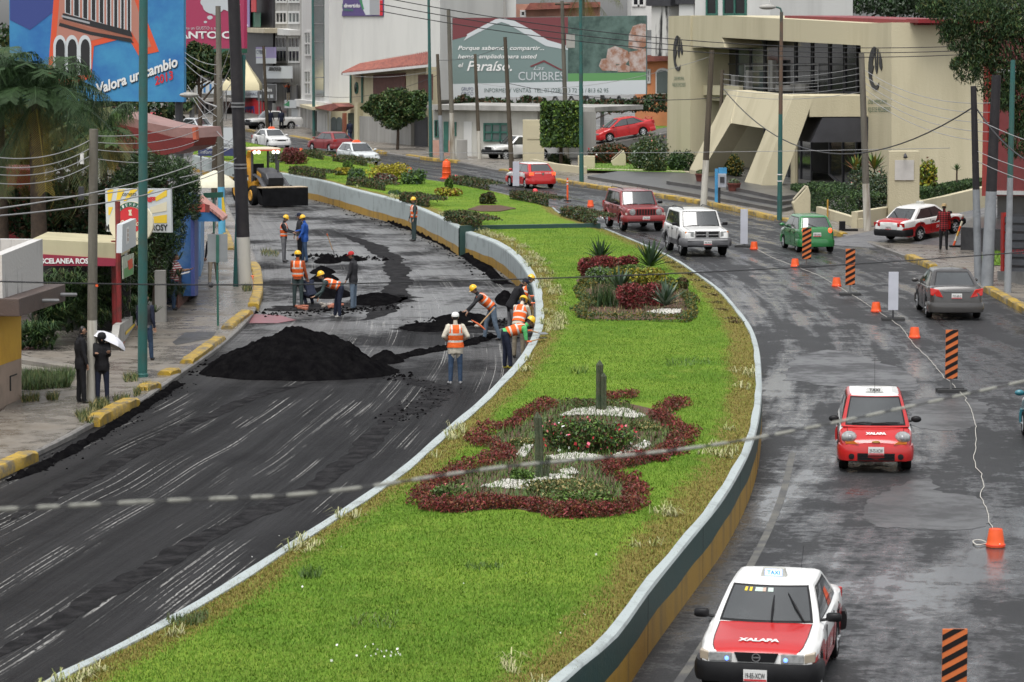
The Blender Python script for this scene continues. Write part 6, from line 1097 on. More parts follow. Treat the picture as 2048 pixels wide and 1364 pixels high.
# ---- near taxi: red and white saloon
def taxi_saloon(label, loc, head, group, full=True, tilt=0., plate='19-85-XCW'):
    t, c = new_car(label, loc, head, SEDAN, group, 'taxi', 'taxi', tilt); sp = SEDAN
    def fn(x, y, z, j):
        d = c.L/2-x; a = abs(y)
        if .015 < d < 1.27 and j in (0, 1, 20, 21): return 0
        if d > 3.6 and z > .86 and a < c.wd(d)*.8: return 0
        if j in (6, 7, 14, 15) and d > .12: return 0
        if j in (5, 16) and .1 < d < .42: return 0
        return 1
    c.body(t, [PAINT['taxired'], PAINT['white']], fn); c.cabin(t, [PAINT['white']]); wind(c, t, split=(.46,)); c.wheels(t)
    c.bumper(t, True, .28, .56, .07, BLK, 1.01); c.bumper(t, False, .30, .58, .07, BLK, 1.01); c.mirrors(t, BLK, 1.32, .97); c.lines(t, [1.45, 2.5, 3.2], .34, .84); c.handles(t, [2.35, 3.1], .74)
    xf = c.L/2+.006; hl = lamp_box(c, t, 'headlight', .335, .645, .57, .695, xf+.012, .05, LENS, 0); lamp_box(c, t, 'corner_lamp', .655, .785, .57, .695, xf+.012, .15, M('corner_lens', (.40, .34, .26), .2, .1), .14)
    m = MB(); m.poly([V(xf+.012, -.30, .70), V(xf+.012, .30, .70), V(xf+.012, .25, .575), V(xf+.012, -.25, .575)], (-.04, 0, 0)); g = m.build('grille', BLK, t, world=False)
    m = MB(); m.lathe([(.045, .0), (.062, .0), (.062, .012), (.045, .012)], (xf+.015, 0, .64), 18, 0, 'x', False); m.box(xf+.015, -.055, .63, xf+.025, .055, .65); m.build('badge', CHROME, g, world=False)
    if full:
        for sg in (-1, 1): m = MB(); m.ball((xf+.005, sg*.40, .615), (.02, .032, .032), 10, 6); m.build('blue_lamp', BLUEL, t, world=False)
        text('XALAPA', (c.X(.32), 0, .812), (0, 1, 0), (-1, 0, .128), .56, .13, INK['white'], t, world=False, bold=.05, extrude=.004)
        m = MB()
        for x, w, mt in ((-.62, .05, 0), (-.5, .05, 0), (-.36, .17, 1), (-.17, .06, 2), (-.04, .10, 1)):
            m.grid(c.patch(c.front, x/1.0, x+w*1.3, .80, .90, .014, 2, 2), mt)
        m.build('windscreen_stickers', [INK['yellow'], M('sticker_pale', (.45, .55, .50), .4, .2, 8), INK['tan']], t, world=False)
        wipers(t, c, [((.12, .08), (.13, .72)), ((.78, .08), (.46, .78))])
    c.plate(t, c.L/2+.115, .41, plate); c.plate(t, -c.L/2-.01, .66, plate, False)
    x = c.X(2.05); m = MB(); m.poly([V(x, -.19, 1.375), V(x, .19, 1.375), V(x, .15, 1.50), V(x, -.15, 1.50)], (-.13, 0, 0)); s = m.build('roof_sign', M('sign_grey', (.42, .42, .38), .4, .1), t, world=False, bevel=.012)
    m = MB(); m.box(x+.001, -.12, 1.395, x+.008, .12, 1.485); m.build('lit_panel', M('lit_blue_panel', (.35, .5, 1.0), .4, .3, 30, emit=1.3) if full else PAINT['white'], s, world=False)
    if full: text('TAXI', (x+.012, 0, 1.44), (0, 1, 0), (0, 0, 1), .18, .06, INK['blue'], s, world=False, bold=.03)
    lamp_box(c, t, 'tail_light', .44, .78, .70, .86, -c.L/2-.012, -.05, TAIL, -.03); m = MB(); m.box(-c.L/2-.014, -.42, .60, -c.L/2+.02, .42, .78); m.build('tail_panel', PAINT['white'], t, world=False)
    text('XALAPA', (-c.L/2-.004, 0, .84), (0, -1, 0), (0, 0, 1), .5, .07, INK['white'], t, world=False, bold=.04)
    for sg in (-1, 1): text('Sitio', (c.X(2.0), sg*(c.hw+.006), .50), (-sg, 0, 0), (0, 0, 1), .34, .13, INK['white'], t, world=False, shear=.4); text('18', (c.X(.42), sg*(c.wd(.42)+.01), .60), (-sg, sg*.2 if 0 else 0, 0), (0, 0, 1), .13, .10, INK['white'], t, world=False)
    m = MB(); m.tube([(x-.9, .3, 1.36), (x-1.2, .3, 1.62)], .004, 4); m.build('aerial', BLK, t, world=False)
    return t, c
taxi_saloon('nearest red and white saloon taxi, with blue lamps and a lit roof sign', (3.73, 42.78), (-.195, -.98), 'red and white taxis')
# ---- small hatchback: as a taxi and in green
def small_hatch(label, loc, head, body, roof, taxi, group=None, brake=False):
    t, c = new_car(label, loc, head, SPARK, group, 'taxi' if taxi else 'small_car', 'taxi' if taxi else 'car')
    def fn(x, y, z, j):
        d = c.L/2-x
        if taxi and abs(y) > c.wd(d)*.93 and .60 < z and d > .62: return 1
        return 0
    c.body(t, [body, PAINT['white']], fn); c.cabin(t, [body, roof], (lambda x, y, z, i: 1 if i > 5 and abs(y) < .46 else 0) if taxi else None); wind(c, t, split=(.5,)); c.wheels(t); c.mirrors(t, BLK if taxi else body, .98, 1.0); c.lines(t, [1.0, 2.0, 2.75], .34, .88); c.handles(t, [1.85, 2.65], .78)
    c.bumper(t, True, .24, .56, .06, body, .99); c.bumper(t, False, .24, .56, .06, body, .99)
    xf = c.L/2
    for sg in (-1, 1):
        m = MB(); m.ball((xf-.20, sg*.545, .715), (.215, .165, .13), 18, 8); h = m.build('headlight', LENS, t, smooth=60, world=False)
        m = MB(); m.ball((xf-.075, sg*.535, .725), (.095, .085, .08), 14, 8); m.build('lens', M('lens_core', (.22, .225, .23), .15, .2, 8, spec=.8), h, smooth=60, world=False)
        m = MB(); m.poly([V(xf+.028, sg*.36, .600), V(xf-.02, sg*.62, .600), V(xf-.02, sg*.63, .645), V(xf+.02, sg*.44, .65)], (-.09, 0, 0)); m.build('indicator', AMB, t, world=False)
        m = MB(); m.lathe([(.02, 0), (.055, 0), (.06, .02), (.02, .025)], (xf+.055, sg*.50, .35), 14, 0, 'x'); m.build('fog_lamp', BLK, t, world=False)
    m = MB()
    for k in range(4): m.box(xf+.06, -.36, .285+k*.035, xf+.105, .36, .298+k*.035)
    m.box(xf+.055, -.38, .27, xf+.088, .38, .42); m.build('grille', BLK, t, world=False)
    m = MB(); m.poly([V(xf+.02, -.085, .655), V(xf+.02, -.02, .668), V(xf+.02, .03, .668), V(xf+.02, .085, .655), V(xf+.02, .085, .645), V(xf+.02, .02, .632), V(xf+.02, -.03, .632), V(xf+.02, -.085, .645)], (-.03, 0, 0)); m.build('badge', M('badge_gold', (.60, .42, .10), .3, .1, metal=.5), t, world=False)
    c.plate(t, xf+.098, .475, '29-75-XCW'); c.plate(t, -xf-.005, .74, 'YBF-24-81', False)
    for sg in (-1, 1): m = MB(); m.ball((-xf+.02, sg*.535, .90), (.07, .085, .105), 14, 8); tl = m.build('tail_light', BRAKE if brake else TAIL, t, smooth=60, world=False)
    wipers(t, c, [((-.75, .1), (-.1, .14)), ((-.15, .1), (.78, .13))])
    if taxi:
        text('XALAPA', (c.X(.22), 0, .785), (0, 1, 0), (-1, 0, .42), .42, .10, INK['white'], t, world=False, bold=.06, extrude=.008)
        x = c.X(1.52); m = MB(); m.poly([V(x, -.19, 1.495), V(x, .19, 1.495), V(x, .13, 1.585), V(x, -.13, 1.585)], (-.12, 0, 0)); s = m.build('roof_sign', PAINT['white'], t, world=False, bevel=.01); text('TAXI', (x+.006, 0, 1.538), (0, 1, 0), (0, 0, 1), .22, .06, INK['black'], s, world=False, bold=.03)
        m = MB(); m.tube([(x+.12, 0, 1.48), (x-.1, 0, 2.2)], .004, 4); m.build('aerial', BLK, t, world=False)
    else: m = MB(); p = c.rear(0, .2); m.tube([p+V(-.03, -.02, .02), c.rear(.55, .5)+V(-.03, 0, .01)], [.012, .006], 5); m.build('rear_wiper', BLK, t, world=False)
    return t, c
small_hatch('small rounded red taxi with white roof panel driving in the middle lane', (7.62, 63.7), (-.09, -.996), PAINT['taxired'], PAINT['white'], True, 'red and white taxis')
small_hatch('bright green small hatchback with brake lights lit, seen from behind', (11.98, 123.75), (-.143, .99), PAINT['green'], PAINT['green'], False, None, True)
small_hatch('teal small hatchback mostly outside the right edge, its door mirror showing', (12.11, 66.6), (.05, .999), PAINT['teal'], PAINT['teal'], False)
# ---- grey saloon from behind
def saloon(label, loc, head, sp, paint, name='saloon_car', roofbox=None, tail=TAIL, group=None, tilt=0., spoiler=False, plate='YDC-60-12'):
    t, c = new_car(label, loc, head, sp, group, name, 'car', tilt); c.body(t, [paint]); c.cabin(t, [paint]); wind(c, t, split=(.45, .84) if sp is VERSA else (.48,)); c.wheels(t); c.mirrors(t, paint, sp['gh']['f0']+.28, sp['gh']['z0']+.06); d = sp['wheels'][0]+.5; c.lines(t, [d+.05, d+1.05, sp['wheels'][1]-.18], .34, sp['gh']['z0']-.04); c.handles(t, [d+.95, d+1.75], sp['gh']['z0']-.12, paint)
    c.bumper(t, True, .22, .52, .05, paint, .995); c.bumper(t, False, .24, .56, .06, paint, .995); xf = c.L/2; lamp_box(c, t, 'headlight', .40, .72, .56, .70, xf+.012, .12, LENS, .05)
    m = MB(); m.box(xf-.02, -.34, .54, xf+.012, .34, .64); m.build('grille', BLK, t, world=False); m = MB(); m.box(xf+.03, -.5, .27, xf+.06, .5, .36); m.build('lower_grille', BLK, t, world=False)
    zr = c.zt(c.L-.15)
    for sg in (-1, 1): m = MB(); m.poly([V(-xf-.035, sg*.42, zr-.33), V(-xf+.02, sg*.80, zr-.26), V(-xf+.04, sg*.82, zr-.04), V(-xf-.02, sg*.56, zr-.08)], (.2, 0, 0)); m.build('tail_light', tail, t, world=False, bevel=.012)
    c.plate(t, xf+.06, .40, plate); c.plate(t, -xf-.012, zr-.28, plate, False); m = MB(); m.box(-xf-.016, -.42, zr-.14, -xf+.02, .42, zr-.115); m.build('boot_trim', CHROME, t, world=False)
    m = MB(); x = c.X(sp['gh']['r1']-.05); m.tube([(x, 0, sp['gh']['z1']+.04), (x-.16, 0, sp['gh']['z1']+.24)], .004, 4); m.build('aerial', BLK, t, world=False)
    if spoiler: m = MB(); m.beam((-xf+.08, -.6, zr+.15), (-xf+.08, .6, zr+.15), .16, .035); m.beam((-xf+.1, -.5, zr), (-xf+.1, -.5, zr+.15), .05); m.beam((-xf+.1, .5, zr), (-xf+.1, .5, zr+.15), .05); m.build('spoiler', paint, t, world=False)
    if roofbox: m = MB(); m.poly([V(c.X(2.0), -.26, sp['gh']['z1']+.05), V(c.X(2.0), .26, sp['gh']['z1']+.05), V(c.X(2.0), .16, sp['gh']['z1']+.2), V(c.X(2.0), -.16, sp['gh']['z1']+.2)], (-.2, 0, 0)); m.build('roof_sign', roofbox, t, world=False, bevel=.02)
    return t, c
saloon('dark grey saloon seen from behind beside the leaning grey poles', (13.84, 96.4), (.0236, .9997), VERSA, PAINT['grey'], tail=M('tail_bright', (.50, .02, .015), .15, .1, coat=.5))
RSIGN = M('roof_sign_red', (.72, .10, .03), .4, .1, emit=.15)
c = D(543, 300, 226); saloon('white saloon taxi with red roof sign beyond the backhoe', (c.x, 226), (.42, -.91), SEDAN, PAINT['white'], 'taxi', RSIGN)[0]['category'] = 'taxi'
a = 10.5; saloon('bright red sedan parked nose down on the sloping drive', (D(1247, 262, 217).x, 217, 1.02), (-.93, -.36), VERSA, PAINT['red'], tilt=R(8.5), spoiler=True)
taxi_saloon('red and white saloon taxi parked on the slope behind the checked shirt man', (17.1, 127.4, .28), (.70, .714), 'red and white taxis', False, R(-4.5))
# ---- hatchbacks in the distance
def hatch(label, loc, head, paint, sp=HATCH, roof=None, taxi=False, roofbox=None, group=None):
    t, c = new_car(label, loc, head, sp, group, 'taxi' if taxi else 'hatchback_car', 'taxi' if taxi else 'car')
    c.body(t, [paint, PAINT['white']], (lambda x, y, z, j: 1 if taxi and abs(y) > c.hw*.9 and z > .62 and x > -1.2 and abs(z-.7) < .14 else 0)); c.cabin(t, [paint, roof or paint], lambda x, y, z, i: 1 if i > 4 else 0); wind(c, t, split=(.48,)); c.wheels(t); c.mirrors(t, paint, 1.22, .98); c.lines(t, [1.35, 2.45], .34, .84)
    c.bumper(t, True, .24, .54, .06, paint, .995); c.bumper(t, False, .26, .58, .06, paint, .995); xf = c.L/2; lamp_box(c, t, 'headlight', .40, .70, .58, .72, xf+.012, .12, LENS, .05); lamp_box(c, t, 'tail_light', .55, .77, .74, .92, -xf-.01, -.1, BRAKE if taxi else TAIL, -.05); c.plate(t, xf+.07, .42, 'YCA-11-45'); c.plate(t, -xf-.05, .62 if not taxi else .46, '31-02-XCW', False)
    if taxi: text('TAXI 402', (-xf-.005, -.3, .88), (0, -1, 0), (0, 0, 1), .4, .07, INK['white'], t, world=False, bold=.03); text('XALAPA', (-xf-.005, .3, .88), (0, -1, 0), (0, 0, 1), .4, .07, INK['white'], t, world=False, bold=.03); m = MB(); m.lathe([(.03, 0), (.07, 0), (.07, .01), (.03, .01)], (-xf-.012, 0, .84), 14, 0, 'x'); m.build('badge', CHROME, t, world=False)
    if roofbox: m = MB(); x = c.X(2.1); m.poly([V(x, -.3, 1.42), V(x, .3, 1.42), V(x, .16, 1.58), V(x, -.16, 1.58)], (-.22, 0, 0)); m.build('roof_sign', roofbox, t, world=False, bevel=.02)
    return t, c
hatch('small red hatchback taxi with white roof waiting beside a white backed panel', (1.03, 171.25), (-.354, .935), PAINT['taxired'], roof=PAINT['white'], taxi=True, group='red and white taxis')
c = D(660, 300, 219); hatch('dark red hatchback seen from behind before the shops', (c.x, 219), (-.55, .835), PAINT['darkred'])
c = D(716, 326, 199); hatch('silver hatchback taxi with red roof sign behind the rear lawn', (c.x, 199), (.42, -.91), PAINT['greywhite'], roofbox=RSIGN)[0]['category'] = 'car'
c = D(297, 240, 285); hatch('distant light taxi with red lower body under the blue billboard', (c.x, 285), (.6, -.8), PAINT['red'], roof=PAINT['white'])
c = D(398, 256, 250); hatch('distant pale car behind the tangle of wires', (c.x, 250), (.6, -.8), PAINT['silver'])
# ---- four wheel drives
def suv(label, loc, head, paint, front, clad, roofrail=True):
    t, c = new_car(label, loc, head, SUV, None, 'four_wheel_drive', 'car'); c.body(t, [paint, clad], lambda x, y, z, j: 1 if (z < .52 and abs(y) > .8) else 0); c.cabin(t, [paint]); wind(c, t, split=(.36, .66)); c.wheels(t); c.mirrors(t, BLK, 1.42, 1.22); c.lines(t, [1.5, 2.5, 3.3], .48, 1.05); c.handles(t, [2.4, 3.2], .98)
    xf = c.L/2
    for d in SUV['wheels']:
        for sg in (-1, 1):
            m = MB(); r = .47; rows = []
            for k in range(15): a = pi*(k/14)*1.08-.12; rows.append([(c.X(d)+q*cos(a), sg*(c.hw-.03+y), .37+q*sin(a)) for q, y in ((.425, 0), (.425, .055), (.50, .055), (.525, .0))])
            m.rings(rows); m.build('wheel_arch', clad if front == 'cross' else paint, t, smooth=50, world=False)
    if front == 'slots':
        c.bumper(t, True, .42, .72, .10, paint, 1.0); m = MB(); m.box(xf+.0, -.44, .74, xf+.03, .44, 1.0); g = m.build('grille', BLK, t, world=False)
        for k in range(8): y = -.44+k*.88/7; m = MB(); m.box(xf+.02, y-.022, .74, xf+.05, y+.022, 1.0); m.build('grille_bar', paint, g, world=False)
        for sg in (-1, 1): m = MB(); m.lathe([(.01, 0), (.13, 0), (.14, .02), (.02, .035)], (xf+.02, sg*.60, .88), 20, 0, 'x'); h = m.build('headlight', LENS, t, world=False); m = MB(); m.box(xf-.12, sg*.73-.0 if sg > 0 else -.90, .74, xf-.0, .90 if sg > 0 else -.73, .84); m.build('indicator', M('lens_pale', (.60, .50, .45), .2, .1), t, world=False)
    else:
        c.bumper(t, True, .40, .74, .12, GREYP, 1.0); m = MB(); m.box(xf, -.50, .74, xf+.04, .50, 1.02); g = m.build('grille', CHROME, t, world=False)
        for y0, y1 in ((-.45, -.05), (.05, .45)):
            for z0, z1 in ((.77, .86), (.90, .99)): m = MB(); m.box(xf+.03, y0, z0, xf+.048, y1, z1); m.build('grille_opening', BLK, g, world=False)
        lamp_box(c, t, 'headlight', .54, .78, .80, 1.0, xf+.015, .06, LENS, .03); lamp_box(c, t, 'indicator', .79, .87, .82, 1.0, xf-.03, .06, AMB, .04)
        m = MB(); m.beam((xf+.13, -.8, .66), (xf+.13, .8, .66), .03, .05); m.build('bumper_strip', METAL, t, world=False)
    c.bumper(t, False, .45, .72, .08, clad, 1.0); m = MB(); m.box(xf+.08, -.8, .40, xf+.13, .8, .47); m.build('lower_valance', BLK, t, world=False)
    c.plate(t, xf+.15, .60 if front == 'slots' else .56, 'YDL-78-30'); lamp_box(c, t, 'tail_light', .78, .9, .85, 1.15, -xf-.01, -.06, TAIL)
    wipers(t, c, [((-.75, .08), (-.1, .13)), ((-.05, .08), (.75, .12))])
    for sg in (-1, 1): m = MB(); m.tube([(c.X(1.8), sg*.60, 1.78), (c.X(2.0), sg*.60, 1.83), (c.X(3.8), sg*.60, 1.83), (c.X(4.0), sg*.60, 1.78)], .022, 6); m.build('roof_rail', BLK, t, world=False)
    return t, c
suv('dark red four wheel drive with slotted grille leading the white one', (5.45, 136.8), (.2, -.98), PAINT['jeep'], 'slots', PAINT['jeep']); suv('white four wheel drive with cross grille and grey bumper', (7.37, 122.26), (.144, -.99), PAINT['white'], 'cross', GREYP)
# ---- pickups
PICK = dict(L=4.9, W=1.75, r=.36, tw=.22, wheels=(.85, 3.75), sill=.42, deck=[(0, .88), (.06, .94), (.4, 1.0), (1.3, 1.06), (3.0, 1.08), (4.8, 1.06), (4.9, .95)], plan=[(0, .88), (.06, .94), (.25, .98), (.6, 1), (4.7, 1), (4.9, .97)], gh=dict(f0=1.25, f1=1.85, r0=2.95, r1=2.85, w0=.92, w1=.78, z0=1.04, z1=1.62), rcrown=.6)
def pickup(label, loc, head):
    t, c = new_car(label, loc, head, PICK, None, 'pickup_truck', 'pickup'); c.body(t, [PAINT['white'], GREYP], lambda x, y, z, j: 1 if z < .58 and x > 1.9 else 0); c.cabin(t, [PAINT['white']]); wind(c, t, split=(.72,)); c.wheels(t); c.mirrors(t, BLK, 1.5, 1.18); c.bumper(t, True, .42, .74, .1, BLK, 1.0); xf = c.L/2; m = MB(); m.box(xf, -.4, .74, xf+.03, .4, .92); m.build('grille', BLK, t, world=False); lamp_box(c, t, 'headlight', .46, .8, .76, .92, xf+.01, .1, LENS, .08); m = MB(); m.box(c.X(4.75), -.72, 1.0, c.X(3.1), .72, 1.09); m.build('load_bed', BLK, t, world=False); return t
c = D(1040, 318, 204); pickup('white pickup nosing out behind the cream sign pillar', (c.x, 205.5), (-.86, -.51)); c = D(545, 260, 262); pickup('white pickup stopped by the yellow kerb before the black facade', (c.x, 263), (-.85, -.52))
# ---- backhoe loader
JY = M('machine_yellow', (.56, .27, .02), .45, .2, 3); JG = M('machine_grey', (.05, .05, .055), .45, .25, 3); WORK = M('work_lamp', (1., 1., .72), .3, 0, emit=1.6)
c = D(528, 400, 153); hd = V(.40, -.917, 0)
t = thing('backhoe_loader', 'yellow and grey backhoe loader with lit roof lamps and wide front bucket', 'loader', (c.x-.35, 156, 0), atan2(hd.y, hd.x))
def bh(name, fn, mat, parent=t, **k): m = MB(); fn(m); return m.build(name, mat, parent, world=False, **k)
for x, r, w in ((-.75, .72, .45), (1.45, .50, .36)):
    for sg in (-1, 1):
        o = bh('wheel', lambda m: m.lathe([(r*.55, -w*.5), (r*.92, -w*.5), (r, -w*.3), (r, w*.3), (r*.92, w*.5), (r*.55, w*.5)], (x, sg*.92, r), 26, 0, 'y'), RUB, smooth=40); bh('rim', lambda m: m.lathe([(.05, -.02), (r*.5, -.05), (r*.6, .02), (.05, .05)], (x, sg*(.92+w*.48), r), 20, 0, 'y'), JY, o)
bh('chassis', lambda m: (m.box(-1.6, -.42, .55, 1.9, .42, .95), m.box(-.2, -.7, .75, .9, .7, 1.15)), JY); bh('hood', lambda m: m.poly([V(.55, -.45, 1.0), V(2.15, -.45, 1.0), V(2.2, -.45, 1.35), V(1.9, -.45, 1.62), V(.5, -.45, 1.85)], (0, .9, 0)), JG, bevel=.05); bh('radiator_grille', lambda m: m.box(2.16, -.38, 1.02, 2.24, .38, 1.4), BLK); bh('side_panel', lambda m: (m.poly([V(.6, -.47, 1.2), V(1.3, -.47, 1.1), V(1.2, -.47, 1.55), V(.6, -.47, 1.7)], (0, .02, 0)), m.poly([V(.6, .45, 1.2), V(1.3, .45, 1.1), V(1.2, .45, 1.55), V(.6, .45, 1.7)], (0, .02, 0))), JY, kind=None)
for x in (-.95, .45):
    for sg in (-1, 1): bh('cab_pillar', lambda m: m.beam((x, sg*.66, 1.1), (x*.9, sg*.64, 2.72), .09), JG)
bh('cab_roof', lambda m: m.cbox((-.25, 0, 2.78), (1.9, 1.6, .12), 0, .03), M('cab_roof_cream', (.62, .52, .40), .5, .15)); bh('roof_trim', lambda m: m.box(.68, -.8, 2.70, .72, .8, 2.76), INK['orange'])
for y in (-.62, -.40, .40, .62): bh('work_light', lambda m: m.lathe([(.02, 0), (.085, 0), (.09, .05), (.02, .06)], (.70, y, 2.64), 14, 0, 'x'), WORK)
bh('cab_seat', lambda m: (m.box(-.6, -.3, 1.1, -.1, .3, 1.45), m.box(-.65, -.3, 1.4, -.5, .3, 2.0)), BLK); bh('fender', lambda m: (m.box(-1.4, -1.12, 1.35, -.1, -.66, 1.45), m.box(-1.4, .66, 1.35, -.1, 1.12, 1.45)), JG, kind='stuff')
for sg in (-1, 1):
    bh('loader_arm', lambda m: m.tube([(.55, sg*.58, 1.5), (1.5, sg*.60, 1.35), (2.3, sg*.62, .95), (2.75, sg*.62, .5)], [.12, .14, .13, .09], 4, r2=[.06]*4), JG); bh('hydraulic_ram', lambda m: m.tube([(.9, sg*.52, 1.0), (2.0, sg*.56, .95)], .05, 8), CHROME)
def bucket(m):
    pr = [(2.75, .95), (2.72, .5), (2.85, .18), (3.25, .10), (3.62, .12), (3.62, .16), (3.25, .15), (2.92, .24), (2.80, .52), (2.83, .93)]
    m.poly([V(x, -1.18, z) for x, z in pr], (0, 2.36, 0))
    for sg in (-1, 1): m.poly([V(2.75, sg*1.18, .95), V(2.72, sg*1.18, .5), V(2.85, sg*1.18, .18), V(3.25, sg*1.18, .10), V(3.62, sg*1.18, .12), V(3.4, sg*1.18, .5)], (0, -sg*.04, 0))
    m.box(3.58, -1.2, .06, 3.64, 1.2, .98)
bh('bucket', bucket, M('bucket_black', (.010, .010, .011), .7, .3, 3, spec=.05)); bh('bucket_lip', lambda m: m.box(2.72, -1.2, .95, 3.64, 1.2, 1.0), M('bucket_rim', (.42, .33, .22), .6, .3, 3)); bh('exhaust', lambda m: m.tube([(1.7, .3, 1.6), (1.7, .3, 2.25)], [.06, .055], 8), JG)
bh('backhoe_boom', lambda m: (m.tube([(-1.6, 0, .9), (-2.1, 0, 2.3), (-1.9, 0, 2.6)], [.16, .13, .1], 4), m.tube([(-1.9, 0, 2.6), (-2.5, 0, 1.2)], [.12, .08], 4)), JY)
# ================================================================ people
SKIN = M('skin', (.30, .165, .105), .55, .12, 6); SKIND = M('skin_dark', (.17, .085, .05), .55, .12, 6); HAIR = M('hair_black', (.012, .010, .009), .5, .3, 20); SHOE = M('shoe_dark', (.018, .016, .015), .5, .2, 10); EYE = M('eye_dark', (.01, .008, .008), .3, 0)
CL = {k: M('cloth_'+k, c, .85, .22, 9, bump=.25, bs=22, spec=.2) for k, c in dict(navy=(.018, .022, .040), denim=(.045, .075, .13), paledenim=(.12, .16, .21), black=(.014, .014, .016), charcoal=(.03, .03, .033), tan=(.30, .25, .185), khaki=(.22, .19, .14), cream=(.50, .46, .38), orange=(.72, .13, .025), blue=(.025, .085, .32), green=(.10, .42, .14), grey=(.15, .15, .155), slate=(.045, .065, .065), white=(.62, .62, .60), red=(.42, .03, .03), rust=(.35, .08, .03)).items()}
HELM = M('helmet_yellow', (.75, .44, .012), .3, .08, 8, coat=.3); HELW = M('helmet_white', (.72, .72, .70), .3, .05, 8); STRAW = M('straw_hat', (.48, .36, .19), .8, .3, 20)
def mat_vest():
    t = NT('safety_vest_orange'); a = t.N('ShaderNodeAttribute'); a.attribute_name = 'tv'; b = t.N('ShaderNodeAttribute'); b.attribute_name = 'tu'
    def band(v, c, w): return t.math('LESS_THAN', t.math('ABSOLUTE', t.math('SUBTRACT', v, c)), w)
    s = t.math('MAXIMUM', t.math('MAXIMUM', band(a.outputs['Fac'], .26, .045), band(a.outputs['Fac'], .58, .045)), t.math('MULTIPLY', band(t.math('ABSOLUTE', b.outputs['Fac']), .105, .022), t.math('GREATER_THAN', a.outputs['Fac'], .58)))
    n = t.noise(t.tc(), 11, 4); t.bump(n, .6, .05); dt = t.ramp(t.noise(t.tc(), 5, 5, .7), .5, .75, 0, .45); return t.done(t.mix(dt, t.mix(s, t.mix(n, (.60, .085, .018), (.86, .16, .03)), (.56, .54, .49)), (.20, .07, .03)), .75, .2)
def mat_stripes(name, a_, b_, fx, fz):
    t = NT(name); a = t.N('ShaderNodeAttribute'); a.attribute_name = 'tv'; w = t.math('GREATER_THAN', t.math('SINE', t.math('MULTIPLY', a.outputs['Fac'], fz)), 0.)
    if fx: b = t.N('ShaderNodeAttribute'); b.attribute_name = 'tu'; w2 = t.math('GREATER_THAN', t.math('SINE', t.math('MULTIPLY', b.outputs['Fac'], fx)), 0.); w = t.math('MULTIPLY', t.math('ADD', w, w2), .5)
    return t.done(t.mix(w, a_, b_), .85, .2)
VEST = mat_vest(); STRIPE = mat_stripes('shirt_red_white_stripes', (.36, .05, .07), (.60, .57, .55), 0, 48.); CHECK = mat_stripes('shirt_red_black_check', (.30, .03, .035), (.02, .012, .012), 60., 44.)
PEOPLE = []
def ell(m, pts, ra, rb, lat, n=12): m.tube(pts, ra, n, 0, True, lat, rb)
def limb(m, a, b, r0, r1, n=10):
    a, b = Vector(a), Vector(b); d = (b-a); l = d.length; d = d/max(l, 1e-6); pts, rr = [], []
    for k in (-.85, -.5, 0): pts.append(a+d*r0*k); rr.append(r0*sqrt(max(.05, 1-k*k)))
    pts.append(a.lerp(b, .35)); rr.append(r0+(r1-r0)*.3)
    for k in (0, .5, .85): pts.append(b+d*r1*k); rr.append(r1*sqrt(max(.05, 1-k*k)))
    m.tube(pts, rr, n)
def rotv(v, ax, a): return Matrix.Rotation(a, 3, ax) @ Vector(v)
